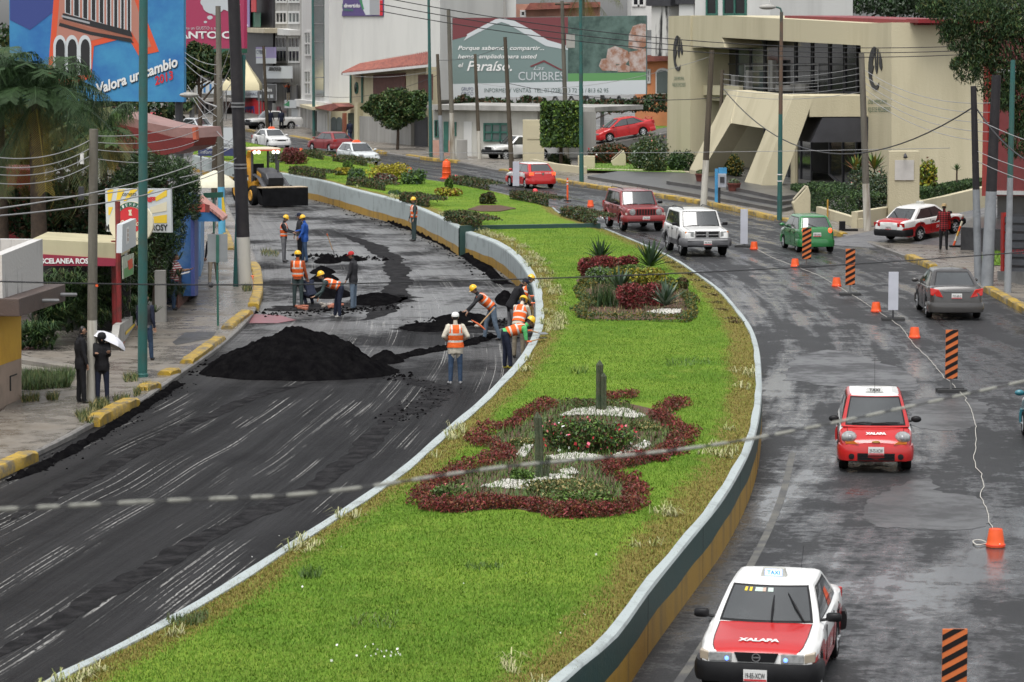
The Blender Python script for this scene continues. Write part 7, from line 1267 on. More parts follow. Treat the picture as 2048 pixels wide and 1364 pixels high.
def person(label, loc, face, h=1.7, lean=0., twist=0., head=(0, 0), legs=((0, 0), (0, 0)), arms=((10, 8, 10), (10, 8, 10)), shirt='navy', sleeve=None, trousers='denim', vest=None, hat=None, hatmat=None, skin=None, coat=0., shoes=None, group=None, torso_mat=None, crouch=0., hold=None, hair=True, stance=.10, z=0., female=False, forearm=None):
    """face = heading in degrees (0 = towards +X). Angles in degrees: legs (hip flex, knee flex), arms (forward, out, elbow)."""
    t = thing('person', label, 'person', (loc[0], loc[1], z), R(face), group); s = h/1.7; sk = skin or SKIN
    pel = Vector((0, 0, 0)); ln = R(lean); up = Vector((sin(ln), 0, cos(ln))); fw = Vector((cos(ln), 0, -sin(ln)))
    wst = pel+up*.14; che = wst+(up*.9+Vector((sin(ln*1.1), 0, cos(ln*1.1)))*.1)*.20; nk = che+up*.22; sh = []
    for sg in (-1, 1): sh.append(nk-up*.045+Vector((0, sg*(.155 if female else .175), 0)))
    hp = R(head[0])+ln*.55; hu = Vector((sin(hp), 0, cos(hp))); hyaw = R(head[1]); hc = nk+hu*.185+Vector((cos(hp), 0, -sin(hp)))*.02; hf = Matrix.Rotation(hyaw, 3, 'Z') @ Vector((cos(hp), 0, -sin(hp)))
    seg = []; m = MB(); lat = Vector((0, 1, 0))
    cw = 1.10+coat*.16
    ell(m, [pel-up*(.06+coat*.12), pel+up*.0, wst, che-up*.02, che+up*.12, nk-up*.03, nk+up*.0], [.155*cw, .165*cw, .142*cw, .165*cw, .168*cw, .13, .07], [.115*cw, .12*cw, .105*cw, .125*cw, .115*cw, .085, .055], lat)
    seg.append(('torso', pel-up*(.02+coat*.16), nk, .13)); seg.append(('hips', pel-up*.1, pel-up*.06, .13)) if coat < .1 else None
    limb(m, nk-up*.02, nk+hu*.09, .058, .055); seg.append(('neck', nk+hu*.03, nk+hu*.10, .055))
    m.ball(hc, (.082, .074, .108), 14, 10); m.ball(hc+hf*.03-hu*.045, (.058, .055, .06), 12, 8); seg.append(('head', hc-hu*.03, hc+hu*.03, .085))
    foot_z = []; feet = []
    for i, sg in enumerate((-1, 1)):
        hf_, kf = [R(a) for a in legs[i]]; hip = pel+Vector((0, sg*.09, -.03)); th = Vector((sin(hf_), sg*stance*.5, -cos(hf_))).normalized()*.42; kn = hip+th; ka = hf_-kf; an = kn+Vector((sin(ka), sg*stance*.2, -cos(ka))).normalized()*.41
        limb(m, hip, kn, .100, .070); limb(m, kn, an, .070, .056); toe = an+Vector((.16, sg*.03, -.055)); heel = an+Vector((-.04, 0, -.05)); ell(m, [heel, an+Vector((.04, 0, -.045)), toe-Vector((.04, 0, 0)), toe], [.036, .042, .045, .028], [.04, .042, .032, .022], lat)
        seg += [('leg', hip, kn, .075), ('leg', kn, an, .055), ('foot', heel, toe, .04)]; foot_z.append(min(heel.z, toe.z)-.035); feet.append(an)
    hands = []
    for i, sg in enumerate((-1, 1)):
        f, o, e = [R(a) for a in arms[i]]; S0 = sh[i]
        d = Vector((sin(f), sg*sin(o), -cos(f)*cos(o))).normalized(); el = S0+d*.29
        d2 = Vector((sin(f+e), sg*sin(o)*(1 if e < 1.2 else -.75), -cos(f+e)*cos(o))).normalized(); wr = el+d2*.255
        limb(m, S0, el, .064+coat*.012, .052+coat*.01); limb(m, el, wr, .050+coat*.01, .036+coat*.006); seg += [('upper', S0, el, .05), ('fore', el, wr, .04)]; hands.append((wr, d2, sg))
    o = m.build('body', [M('cl', (.5, .5, .5))], t, world=False); rm = o.modifiers.new('r', 'REMESH'); rm.mode = 'VOXEL'; rm.voxel_size = .021; sm = o.modifiers.new('s', 'SMOOTH'); sm.iterations = 3; sm.factor = .5
    PEOPLE.append(dict(o=o, t=t, seg=seg, pel=pel, up=up, nk=nk, wst=wst, lift=-min(foot_z), s=s, sk=sk, shirt=torso_mat or CL[shirt], sleeve=CL[sleeve] if sleeve else (torso_mat or CL[shirt]), fore=(sk if forearm == 'skin' else (CL[sleeve] if sleeve else (torso_mat or CL[shirt]))), tr=CL[trousers], shoe=shoes or SHOE, vest=vest, hands=hands, hc=hc, hu=hu, hf=hf, hat=hat, hatmat=hatmat, hair=hair, coat=coat))
    t['_lift'] = -min(foot_z)*s; return t, [Vector((w+d*.09)) for w, d, _ in hands], Matrix.Translation((0, 0, -min(foot_z)*s)) @ Matrix.Scale(s, 4)
def finish_people():
    bpy.context.view_layer.update(); dg = bpy.context.evaluated_depsgraph_get()
    data = [bpy.data.meshes.new_from_object(p['o'].evaluated_get(dg)) for p in PEOPLE]
    for p, me in zip(PEOPLE, data):
        o = p['o']; o.modifiers.clear(); o.data = me; me.name = 'body'; n = len(me.vertices); co = np.empty(n*3, np.float32); me.vertices.foreach_get('co', co); co = co.reshape(-1, 3)
        me.materials.clear(); mats = [p['shirt'], p['sleeve'], p['fore'], p['sk'], p['tr'], p['shoe'], HAIR]; [me.materials.append(x) for x in mats]
        F_ = np.empty(len(me.polygons)*3, np.float32); me.polygons.foreach_get('center', F_); F_ = F_.reshape(-1, 3); tv_ = lambda P: ((P-np.array(p['pel']))@np.array(p['up']))/.56; best = np.full(len(F_), 9.); mi = np.zeros(len(F_), int)
        code = dict(torso=0, upper=1, fore=2, neck=3, head=3, hips=4, leg=4, foot=5)
        for nm, a, b, r in p['seg']:
            a, b = np.array(a), np.array(b); d = b-a; tt = np.clip(((F_-a)@d)/max(d@d, 1e-9), 0, 1); ds = np.linalg.norm(F_-a-tt[:, None]*d, axis=1)-r; k = ds < best; best[k] = ds[k]; mi[k] = code[nm]
        if p['coat'] > .1: q_ = tv_(F_)*.56; mi[np.isin(mi, (4,)) & (q_ > -(.07+p['coat']*.12))] = 0
        hu, hf, hc = np.array(p['hu']), np.array(p['hf']), np.array(p['hc']); rel = F_-hc; hh = (mi == 3) & (rel@hu > -.06) & ((rel@hu > .055) | (rel@hf < -.005)) & (np.linalg.norm(rel, axis=1) < .16)
        if p['hair']: mi[hh] = 6
        if mi.any(): me.polygons.foreach_set('material_index', mi.astype(np.int32))
        me.polygons.foreach_set('use_smooth', np.ones(len(me.polygons), bool))
        for nm, v in (('tv', tv_(co)), ('tu', co[:, 1])): at = me.attributes.new(nm, 'FLOAT', 'POINT'); at.data.foreach_set('value', v.astype(np.float32))
        if p['vest']:
            li = np.empty(len(me.loops), np.int32); me.loops.foreach_get('vertex_index', li); faces = li.reshape(-1, 4) if len(li) == 4*len(me.polygons) else None
            if faces is not None:
                no = np.empty(n*3, np.float32); me.vertices.foreach_get('normal', no); no = no.reshape(-1, 3); ft = tv_(F_); sel = (mi == 0) & (ft > (-.02 if p['vest'] == 'long' else .08)) & (ft < .98); fs = faces[sel]; u, inv = np.unique(fs, return_inverse=True)
                v = co[u]+no[u]*.02; vo = npmesh('safety_vest', v, inv.reshape(-1, 4), [p['vest'] if not isinstance(p['vest'], str) else VEST], None, o, True, world=False)
                for nm, q in (('tv', tv_(v)), ('tu', v[:, 1])): at = vo.data.attributes.new(nm, 'FLOAT', 'POINT'); at.data.foreach_set('value', q.astype(np.float32))
        # hands: palm, four fingers and a thumb, curled
        for w, d, sg in p['hands']:
            m = MB()
            lat = Vector((0, 1, 0)); lat = (lat-d*lat.dot(d)).normalized(); pn = d.cross(lat)*sg; c = w+d*.045
            m.tube([w-d*.01, c, w+d*.085], [.026, .038, .036], 8, 0, True, lat, [.02, .018, .016])
            for k in range(4): r = w+d*.082+lat*(k-1.5)*.019; l = (.062, .075, .07, .055)[k]; m.tube([r, r+d*l*.5+pn*.006, r+d*l*.8+pn*.025, r+d*l*.85+pn*.045], [.0095, .009, .008, .006], 5)
            b = w+d*.03+lat*sg*-.03; m.tube([b, b+d*.035-lat*sg*.022+pn*.01, b+d*.065-lat*sg*.02+pn*.025], [.012, .0105, .008], 5)
            m.build('hand', p['sk'], o, smooth=60, world=False)
        # face
        m = MB(); hc, hu, hf = p['hc'], p['hu'], p['hf']; sd = hu.cross(hf).normalized()
        m.tube([hc+hf*.078+hu*.015, hc+hf*.103-hu*.022, hc+hf*.085-hu*.03], [.008, .015, .008], 6, 0)
        for sg in (-1, 1): m.ball(hc+sd*sg*.076-hu*.01, (.018, .012, .028), 8, 5, 0); m.ball(hc+hf*.078+sd*sg*.03+hu*.012, (.009, .010, .007), 6, 4, 1)
        m.tube([hc+hf*.088+sd*.02-hu*.055, hc+hf*.094-hu*.055, hc+hf*.088-sd*.02-hu*.055], .006, 5, 1); m.build('face', [p['sk'], EYE], o, smooth=60, world=False)
        H_ = Matrix((( hf.x, sd.x, hu.x, hc.x), (hf.y, sd.y, hu.y, hc.y), (hf.z, sd.z, hu.z, hc.z), (0, 0, 0, 1)))
        if p['hat']:
            m = MB()
            if p['hat'] == 'hard':
                m.lathe([(.105, .030), (.118, .034), (.113, .07), (.098, .112), (.065, .142), (.02, .155)], (0, 0, 0), 18); m.rings([[V(.095*cos(a)+(k*.055 if abs(a) < 1.2 else 0)*cos(a), (.10+k*.02)*sin(a), .036-k*.012*(cos(a) > .2)) for a in np.linspace(-pi, pi, 25)[:-1]] for k in (0, 1)], 0, False); m.tube([(-.09, 0, .10), (-.04, 0, .150), (.04, 0, .150), (.09, 0, .10)], .012, 6)
            elif p['hat'] == 'cap':
                m.lathe([(.098, .02), (.100, .06), (.085, .105), (.05, .13), (.01, .138)], (0, 0, 0), 16); m.poly([V(.07, -.06, .035), V(.15, -.055, .022), V(.17, 0, .022), V(.15, .055, .022), V(.07, .06, .035)], (0, 0, .01))
            elif p['hat'] == 'straw': m.lathe([(.17, .045), (.172, .052), (.095, .052), (.09, .12), (.06, .14), (.01, .13)], (0, 0, 0), 18)
            elif p['hat'] == 'hood': m.lathe([(.09, -.13), (.115, -.06), (.115, .04), (.10, .09), (.05, .125), (.01, .13)], (-.022, 0, 0), 16)
            m.build('hard_hat' if p['hat'] == 'hard' else 'hat', p['hatmat'] or HELM, o, smooth=50, world=False, xf=H_)
        o.location = (0, 0, p['lift']*p['s']); o.scale = (p['s'],)*3
# helper: where the feet stand, from the photo
def at(px, py, z=0.): g = G(px, py, z); return (g.x, g.y)
V1 = 'short'
def worker(label, px, py, face, **k):
    k.setdefault('hat', 'hard'); k.setdefault('vest', V1); k.setdefault('trousers', 'denim'); return person(label, at(px, py), face, **k)
worker('worker in white cap, cream jacket and orange vest standing with hands on hips', 911, 768, 97, h=1.72, hat='cap', hatmat=HELW, shirt='cream', trousers='denim', coat=.9, arms=((-20, 27, 80), (-20, 27, 80)), legs=((2, 2), (2, 2)), shoes=M('shoe_white', (.55, .55, .55), .5), vest='long', stance=.12)
worker('lone worker in yellow helmet and orange vest beside the median wall', 828, 482, 200, h=1.72, shirt='slate', trousers='slate', arms=((6, 10, 12), (6, 10, 12)))
worker('worker in yellow helmet and orange vest facing the man in the blue jacket', 568, 524, -5, shirt='charcoal', trousers='grey', arms=((28, 6, 50), (28, 6, 50)), head=(18, 0))
worker('man in bright blue jacket and yellow helmet holding out his hand', 610, 524, 178, shirt='blue', vest=None, coat=.7, trousers='denim', arms=((30, 8, 50), (12, 8, 20)), legs=((8, 4), (-4, 4)), head=(15, 0))
worker('man in dark cap standing close behind the blue jacket', 600, 519, 200, shirt='charcoal', vest=None, hat='cap', hatmat=CL['navy'], trousers='black')
worker('worker in yellow helmet seen from behind, red sleeves under his orange vest', 596, 614, 85, shirt='rust', trousers='slate', h=1.7, arms=((5, 12, 15), (20, 8, 55)))
person('crouching man in dark blue clothes beside the broken road', at(624, 614), 120, h=1.68, lean=38, shirt='navy', trousers='black', legs=((105, 135), (95, 130)), arms=((55, 10, 25), (60, 8, 30)), coat=.3, head=(10, 0))
worker('worker in yellow helmet stooping with his hands low before the rubble', 682, 635, 186, h=1.74, lean=72, shirt='slate', arms=((8, 8, 22), (18, 8, 40)), legs=((18, 12), (8, 10)), head=(-25, 0), trousers='navy', shoes=M('shoe_pale', (.3, .29, .27), .6))
person('man in red cap, black jacket and pale jeans watching the stooping worker', at(707, 619), 165, h=1.76, shirt='charcoal', trousers='paledenim', hat='cap', hatmat=CL['red'], coat=.4, arms=((8, 9, 14), (8, 9, 14)), head=(12, 10))
worker('worker in yellow helmet swinging a pickaxe beside the wall', 985, 680, 190, h=1.74, lean=48, shirt='charcoal', trousers='paledenim', arms=((24, 6, 15), (42, 6, 10)), legs=((22, 16), (-8, 10)), head=(5, 0))
person('man in dark jacket leaning forward next to the pickaxe worker', at(1022, 676), 15, h=1.76, lean=28, shirt='black', trousers='grey', arms=((22, 8, 20), (18, 8, 25)), legs=((10, 8), (0, 6)), coat=.4, hat='cap', hatmat=CL['navy'], head=(25, 0))
worker('worker in yellow helmet seen from behind, bending over the wall edge', 1036, 716, 70, h=1.7, lean=30, shirt='cream', trousers='khaki', arms=((20, 8, 15), (20, 8, 15)), legs=((8, 6), (4, 6)), head=(25, 0))
worker('stooping worker in green sleeves and orange vest reaching to the kerb', 1010, 738, 8, h=1.74, lean=74, shirt='green', forearm='skin', skin=SKIND, arms=((6, 4, 8), (16, 4, 12)), legs=((14, 10), (4, 8)), head=(-5, 0), trousers='navy', shoes=M('shoe_yellow', (.5, .42, .05), .6))
worker('worker in yellow helmet half hidden behind the man in the dark jacket', 1040, 668, 30, h=1.72, lean=25, shirt='slate', trousers='denim', head=(20, 0))
person('man in dark suit standing left of the concrete pole', at(163, 806, .13), 20, h=1.76, shirt='black', trousers='black', coat=.8, z=.13, arms=((4, 8, 12), (15, 8, 45)), legs=((4, 3), (-2, 2)), head=(8, 0))
tu, hu_, mu = person('woman in dark hooded jacket looking down at her hands under a white umbrella', at(205, 804, .13), -80, h=1.6, shirt='black', trousers='navy', coat=.7, hat='hood', hatmat=CL['black'], z=.13, arms=((32, 4, 75), (32, 4, 75)), head=(28, 0), female=True)
person('man in grey padded vest walking away behind the green lamp post', at(292, 722, .13), 85, h=1.72, shirt='grey', sleeve='navy', trousers='denim', vest=CL['charcoal'], z=.13, legs=((14, 6), (-10, 8)), arms=((-10, 8, 12), (14, 8, 15)))
tr_, hr_, mr_ = person('man in red and white striped shirt reading papers by the gate', at(349, 620, .13), -25, h=1.72, torso_mat=STRIPE, trousers='denim', z=.13, arms=((35, 6, 65), (35, 6, 65)), head=(22, 0), legs=((4, 2), (-6, 4)), forearm='skin')
person('person in pale trousers walking behind the grey street sign', at(427, 568, .13), -88, h=1.72, shirt='charcoal', trousers='tan', z=.13, legs=((14, 4), (-12, 14)), arms=((-12, 10, 14), (14, 10, 15)))
person('man in red checked shirt and straw hat standing by the parked taxi', at(1887, 500, .13), 82, h=1.73, torso_mat=CHECK, trousers='black', hat='straw', hatmat=STRAW, z=.13, coat=.5, arms=((16, 14, 55), (16, 14, 55)))
person('man in dark clothes standing beside the white pickup', at(541, 262), 70, h=1.75, shirt='navy', trousers='black', coat=.4); person('man in dark clothes standing before the glass shop window', at(563, 262), 100, h=1.75, shirt='navy', trousers='black', coat=.4)
person('pedestrian in dark jacket passing the olive garage door', at(700, 288, .13), 120, h=1.72, shirt='navy', trousers='denim', z=.13, legs=((12, 5), (-10, 8)), coat=.4)
q = PGB.at(590, 200, .6); person('person with rust coloured sleeves at the balcony rail above the shops', (q.x, q.y), -125, h=1.7, z=q.z-.15, shirt='black', sleeve='rust', trousers='khaki', arms=((58, 4, 80), (58, 4, 80)), coat=.3)
# things they hold or lean on
def held(name, label, cat, loc): return thing(name, label, cat, loc)
p = Vector((tu.location.x, tu.location.y, .13)); t = thing('umbrella', 'open white umbrella held over the woman in the hooded jacket', 'umbrella', (p.x+.1, p.y+.3, 1.1)); c = Vector((p.x+.14, p.y+.38, 1.70)); ax = Vector((.40, .25, .9)).normalized(); u = ax.orthogonal().normalized(); w = ax.cross(u)
rr = []
for r, z in ((.50, -.20), (.46, -.12), (.36, -.03), (.2, .035), (.02, .06)): rr.append([c+ax*z+(u*cos(a)+w*sin(a))*r*(1 if k % 2 == 0 else .95) for k, a in enumerate(np.linspace(0, 2*pi, 17)[:-1])])
m = MB(); m.rings(rr, 0, False); m.build('canopy', M('umbrella_white', (.66, .66, .70), .7, .06, 3), t, smooth=25); m = MB(); m.tube([c-ax*.72, c+ax*.1], .009, 6); m.build('shaft', METAL, t)
for k in range(8): m = MB(); a = k*pi/4; m.tube([c+ax*.04, c+ax*.02+(u*cos(a)+w*sin(a))*.25, c-ax*.19+(u*cos(a)+w*sin(a))*.49], .005, 4); m.build('rib', METAL, t)
p = Vector((tr_.location.x, tr_.location.y, .13)); t = thing('paper_sheets', 'white papers in the hands of the man in the striped shirt', 'papers', (p.x+.3, p.y-.15, 1.2)); m = MB()
for k in range(3): m.poly([p+V(.22, -.28+k*.02, 1.14+k*.006), p+V(.50, -.30, 1.20+k*.012), p+V(.52, -.06, 1.22+k*.012), p+V(.24, -.04, 1.16+k*.006)], (0, 0, .003))
m.build('sheet', M('paper', (.68, .68, .66), .8, .05), t, kind='stuff')
WOOD = M('tool_wood', (.33, .20, .09), .6, .25, 8); TIP = M('tool_orange', (.62, .12, .03), .5, .15, 6); STEEL = M('tool_steel', (.20, .21, .22), .4, .2, 6, metal=.6)
def shovel(label, a, b, blade, name='shovel'):
    a, b = Vector(a), Vector(b); d = (b-a).normalized(); t = thing(name, label, 'tool', tuple(b)); s = d.cross(V(0, 0, 1)).normalized(); n = s.cross(d)
    m = MB(); m.tube([a.lerp(b, .12), b], .017, 7); m.build('shaft', WOOD, t); m = MB(); m.tube([a, a.lerp(b, .12)], .022, 7); m.beam(a-s*.06, a+s*.06, .03); m.build('handle', TIP, t)
    m = MB(); q = [b-d*.02-s*.11, b-d*.02+s*.11, b+d*.2+s*.12, b+d*.30, b+d*.2-s*.12]; m.poly([x+n*.02*(i in (0, 1)) for i, x in enumerate(q)], n*.012); m.build('blade', blade, t); return t
shovel('steel shovel lying across the wall onto the grass', G(1060, 661, ZF+.12), G(1083, 667, ZF+.12), STEEL); shovel('dark bladed shovel lying on the grass below the steel one', G(1059, 683, ZF+.1), G(1080, 678, ZF+.1), BLK)
shovel('shovel leaning against the wall with its orange grip up', G(1064, 592, ZF+.45), G(1052, 640, .2), BLK); shovel('second shovel leaning on the wall beside the first', G(1066, 606, ZF+.4), G(1058, 655, .2), BLK)
shovel('shovel stuck upright in the small heap of black rubble', D(654, 468, 121), D(665, 500, 121), BLK); shovel('old wooden tool leaning by the worn kerb at the painted pole', D(505, 552, 103), D(511, 606, 101), TIP, 'hand_tool')
a, b = D(989, 616, 87.5), D(958, 651, 86); t = thing('pickaxe', 'pickaxe with wooden shaft striking the dug asphalt', 'tool', tuple(b)); m = MB(); m.tube([a, b], .02, 7); m.build('shaft', WOOD, t); m = MB(); m.tube([b+V(-.22, 0, .16), b+V(-.05, 0, .06), b+V(.06, 0, -.02), b+V(.18, 0, -.12)], [.012, .03, .03, .012], 6); m.build('pick_head', TIP, t)
# ================================================================ street furniture, heaps, poles and wires
ORG = M('bucket_orange', (.80, .105, .02), .45, .12, 4); ORG2 = M('bucket_red_orange', (.72, .06, .03), .45, .12, 4)
TEAL = stained('pole_teal_paint', (.025, .105, .095), (.05, .085, .07), 1.5, .45, .45, .7, .15, 12); CONC = stained('pole_concrete', (.17, .155, .125), (.085, .08, .065), 1.4, .85, .4, .65, .4, 14, streak=True); BLKP = stained('pole_black_paint', (.016, .014, .016), (.03, .026, .026), 2, .65, .45, .7, .3, 14); WHTP = stained('pole_white_wash', (.50, .48, .42), (.18, .14, .09), 1.6, .8, .5, .68, .3, 12, streak=True); GRYP = stained('pole_grey_paint', (.26, .275, .29), (.17, .18, .19), 1.4, .5, .45, .7, .2, 12); WOODP = stained('pole_old_wood', (.10, .08, .055), (.05, .04, .03), 2, .9, .4, .65, .5, 18, streak=True); SKYP = M('pole_sky_blue', (.10, .38, .58), .5, .12, 2)
WIRE = M('wire_black', (.02, .02, .022), .5, 0); WIREG = M('wire_grey', (.30, .30, .30), .5, .1, 3)
def lathe_z(o, prof, n=20, mat=0): m = MB(); m.lathe(prof, o, n, mat); return m
BK = [(1508, 499, 'orange bucket by the first white backed panel'), (1590, 534, 'orange bucket left of the first striped panel'), (1673, 573, 'orange bucket left of the second striped panel'), (1752, 624, 'orange bucket left of the second white backed panel'), (1829, 676, 'orange bucket between white backed and tall striped panel'), (1991, 1093, 'orange bucket at the near end of the white rope'), (1181, 413, 'orange bucket just left of the red four wheel drive'), (602, 305, 'small orange bucket near the far white taxi'), (668, 318, 'red bucket left of the silver hatchback'), (819, 345, 'small orange bucket right of the broad yellow shrub')]
for x, y, lab in BK:
    p = G(x, y, .004); t = thing('bucket', 'upside down '+lab, 'bucket', tuple(p), 0, 'upturned orange buckets along the lane'); m = MB(); m.lathe([(.168, 0), (.172, .012), (.165, .02), (.15, .12), (.122, .30), (.118, .312), (.02, .312)], (0, 0, 0), 22); m.build('bucket_body', ORG, t, smooth=40, world=False); m = MB(); m.lathe([(.160, .02), (.174, .022), (.174, .045), (.160, .047)], (0, 0, 0), 22, 0, 'z', False); m.lathe([(.100, .313), (.112, .313), (.112, .319), (.100, .319)], (0, 0, 0), 22, 0, 'z', False); m.build('rim', ORG2, t, world=False); m = MB(); m.ball((.05, -.155, .07), (.012, .012, .012), 6, 4); m.build('handle_lug', WFRAME, t, world=False)
for x, y, lab in ((1070, 388, 'small red domed cone near the red hatchback taxi'), (912, 360, 'small red domed cone right of the tall orange drum')):
    p = G(x, y, .004); o = lathe_z((0, 0, 0), [(.17, 0), (.165, .12), (.14, .22), (.08, .28), (.01, .30)]).build('marker_dome', M('dome_red', (.62, .05, .06), .5, .1), smooth=50); o.location = p; tag(o, lab, 'cone', 'red domed markers on the lane')
p = G(893, 357, .004); t = thing('traffic_drum', 'tall bright orange traffic drum on the wet lane', 'barrel', tuple(p)); m = MB(); m.lathe([(.30, 0), (.31, .06), (.27, .07), (.26, .34), (.275, .36), (.255, .38), (.25, .68), (.262, .70), (.24, .72), (.23, .98), (.19, 1.04), (.09, 1.06), (.09, 1.14), (.02, 1.15)], (0, 0, 0), 24); m.build('drum_body', ORG, t, smooth=40, world=False); m = MB(); m.lathe([(.38, 0), (.38, .05), (.30, .06)], (0, 0, 0), 24, 0, 'z', False); m.build('base_ring', ORG2, t, world=False)
p = G(1135, 402, .004); t = thing('delineator_post', 'slim orange delineator post with white bands', 'bollard', tuple(p)); m = MB(); m.tube([(0, 0, .03), (0, 0, 1.2)], [.05, .045], 10); m.build('post', ORG, t, world=False); m = MB(); m.lathe([(.2, 0), (.2, .04), (.06, .06), (.02, .06)], (0, 0, 0), 14); m.build('base', BLK, t, world=False)
for z in (.85, 1.0): m = MB(); m.tube([(0, 0, z), (0, 0, z+.07)], .049, 10); m.build('band', WFRAME, t, world=False)
BORG = M('panel_orange', (.56, .14, .035), .5, .12, 3); BBLK = M('panel_black', (.012, .010, .010), .5, .2, 4, spec=.2); BWHT = M('panel_back_white', (.47, .48, .53), .5, .1, 2)
def panel(px, ytop, ybot, ybase, wpx, label, striped, yaw=0.):
    p = G(px, ybase, .004); k = p.y/F; t = thing('channelizer_panel', label, 'traffic panel', tuple(p), R(yaw), 'upright lane panels'); w = wpx*k; z1, z0 = (ybase-ytop)*k*1.0, (ybase-ybot)*k; z1 *= 1.0
    m = MB(); m.box(-w/2, -.02, z0, w/2, .005, z1); m.build('panel_board', BORG if striped else BWHT, t, world=False, bevel=.006)
    if striped:
        n = 7; st = (z1-z0)/6.0; sl = w*.55
        for i in range(-1, 8):
            a = z0+i*st; q = []
            pts = [(-w/2, a), (w/2, a+sl), (w/2, a+sl+st*.5), (-w/2, a+st*.5)]
            def clip(P, lim, hi):
                out = []
                for j in range(len(P)):
                    A, B = P[j], P[(j+1) % len(P)]; ia, ib = (A[1] <= lim) if hi else (A[1] >= lim), (B[1] <= lim) if hi else (B[1] >= lim)
                    if ia: out.append(A)
                    if ia != ib: u = (lim-A[1])/(B[1]-A[1]); out.append((A[0]+u*(B[0]-A[0]), lim))
                return out
            pts = clip(pts, z1, True); pts = clip(pts, z0, False) if len(pts) > 2 else pts
            if len(pts) > 2: m = MB(); m.poly([V(x, -.024, z) for x, z in pts], (0, .003, 0)); m.build('stripe', BBLK, t, world=False)
    m = MB(); m.beam((0, .03, .03), (0, .03, z1 if not striped else z0+.3), .035); m.build('upright', CHAR if not striped else METAL, t, world=False)
    m = MB(); b = max(w*.95, .36)
    for yy in (-.16, .16): m.box(-b, yy-.045, .0, b, yy+.045, .07)
    m.box(-.04, -.16, .02, .04, .16, .06); m.build('stand', M('stand_black', (.03, .03, .03), .6, .2), t, world=False); return t
panel(1613, 455, 518, 534, 18, 'orange and black striped panel overlapping the green hatchback', True); panel(1700, 497, 570, 590, 19, 'orange and black striped panel right of the green hatchback', True); panel(1902, 658, 757, 783, 25, 'tall orange and black striped panel right of the small red taxi', True, 2); panel(1907, 1251, 1400, 1440, 51, 'nearest orange and black striped panel, cut by the bottom edge', True)
panel(1488, 418, 488, 494, 15, 'white backed panel by the lane behind the white four wheel drive', False, -14); panel(1786, 543, 620, 640, 20, 'white backed panel between the striped panels', False, -3); panel(1032, 323, 372, 382, 13, 'white backed panel in front of the red hatchback taxi', False, 10)
# rope
def cable(name, label, pts, r, mat, cat='cable', group=None, n=5, kind=None):
    m = MB(); m.tube(pts, r, n); o = m.build(name, mat, smooth=80); return tag(o, label, cat, group)
rp = [(1512, 497), (1545, 515), (1592, 533), (1640, 552), (1674, 572), (1715, 596), (1752, 620), (1790, 645), (1803, 655), (1812, 668), (1829, 690), (1860, 720), (1885, 750), (1905, 768), (1925, 790), (1940, 815), (1950, 845), (1953, 880), (1948, 920), (1962, 950), (1968, 972), (1960, 990), (1972, 1010), (1978, 1040), (1986, 1060)]
rp = resample([G(x, y, .02) for x, y in rp], 160); cable('rope', 'white rope snaking along the lane from bucket to bucket', [p+V(random.gauss(0, .012), random.gauss(0, .02), 0) for p in rp], .0085, M('rope_white', (.50, .48, .43), .8, .2), 'rope')
cable('rope', 'loose rope end tied to the nearest orange bucket', resample([G(*q, .03) for q in [(1975, 1086), (1955, 1090), (1946, 1082), (1960, 1080), (1972, 1084)]], 24), .012, MATS['rope_white'], 'rope')
# ---- poles
def pole(label, pts, rad, mats, name='utility_pole', n=10, split=None, cat='pole', group=None):
    """pts from foot to top; mats one material, or (lower, upper) with the height where they meet."""
    t = thing(name, label, cat, tuple(pts[0]), 0, group); a, b = Vector(pts[0]), Vector(pts[-1])
    if split is None: m = MB(); m.tube([a, b], rad, n); m.build('shaft', mats, t, smooth=50)
    else:
        s = (split-a.z)/(b.z-a.z); c = a.lerp(b, s); r = rad[0]+(rad[1]-rad[0])*s; m = MB(); m.tube([a, c], [rad[0], r], n); m.build('painted_foot', mats[0], t, smooth=50); m = MB(); m.tube([c, b], [r, rad[1]], n); m.build('shaft', mats[1], t, smooth=50)
    return t
def foot(px, py): return G(px, py, .12)
def topz(f, px, py, dY=0): return D(px, py, f.y+dY)
f = foot(183, 804); t = pole('weathered concrete pole beside the couple with the umbrella', [f, topz(f, 187.5, 258)], (.125, .105), (WHTP, CONC), split=2.1); m = MB(); m.box(f.x-.16, f.y-.2, 5.85, f.x-.08, f.y-.1, 6.1); m.build('meter_box', WFRAME, t); m = MB(); m.box(f.x-.22, f.y-.15, 5.0, f.x-.1, f.y, 5.3); m.build('junction_box', CHAR, t); m = MB(); q = topz(f, 190, 570); m.box(q.x+.03, q.y-.13, q.z-.03, q.x+.09, q.y-.11, q.z+.05); m.build('orange_tag', ORG, t)
f = foot(285, 754); t = pole('teal green lamp post in the left foreground', [f, topz(f, 287, -60)], (.125, .11), TEAL, 'lamp_post', 14, cat='lamp post'); m = MB(); m.lathe([(.15, 0), (.15, .08), (.125, .1)], tuple(f), 14, 0, 'z', False); m.build('base_collar', TEAL, t); m = MB(); m.tube([topz(f, 287, -60), topz(f, 270, -110), topz(f, 235, -130)], .05, 8); m.build('lamp_arm', TEAL, t)
f = foot(490, 574); t = pole('thick leaning pole painted black above and white at its foot', [f, topz(f, 465, -60)], (.235, .20), (WHTP, BLKP), n=8, split=1.85)
m = MB()
for z in (4.2, 4.32, 6.3, 6.42): c = f.lerp(topz(f, 465, -60), (z-f.z)/(topz(f, 465, -60).z-f.z)); m.lathe([(.225, 0), (.235, 0), (.235, .06), (.225, .06)], tuple(c), 12, 0, 'z', False)
m.build('steel_band', METAL, t, kind='stuff')
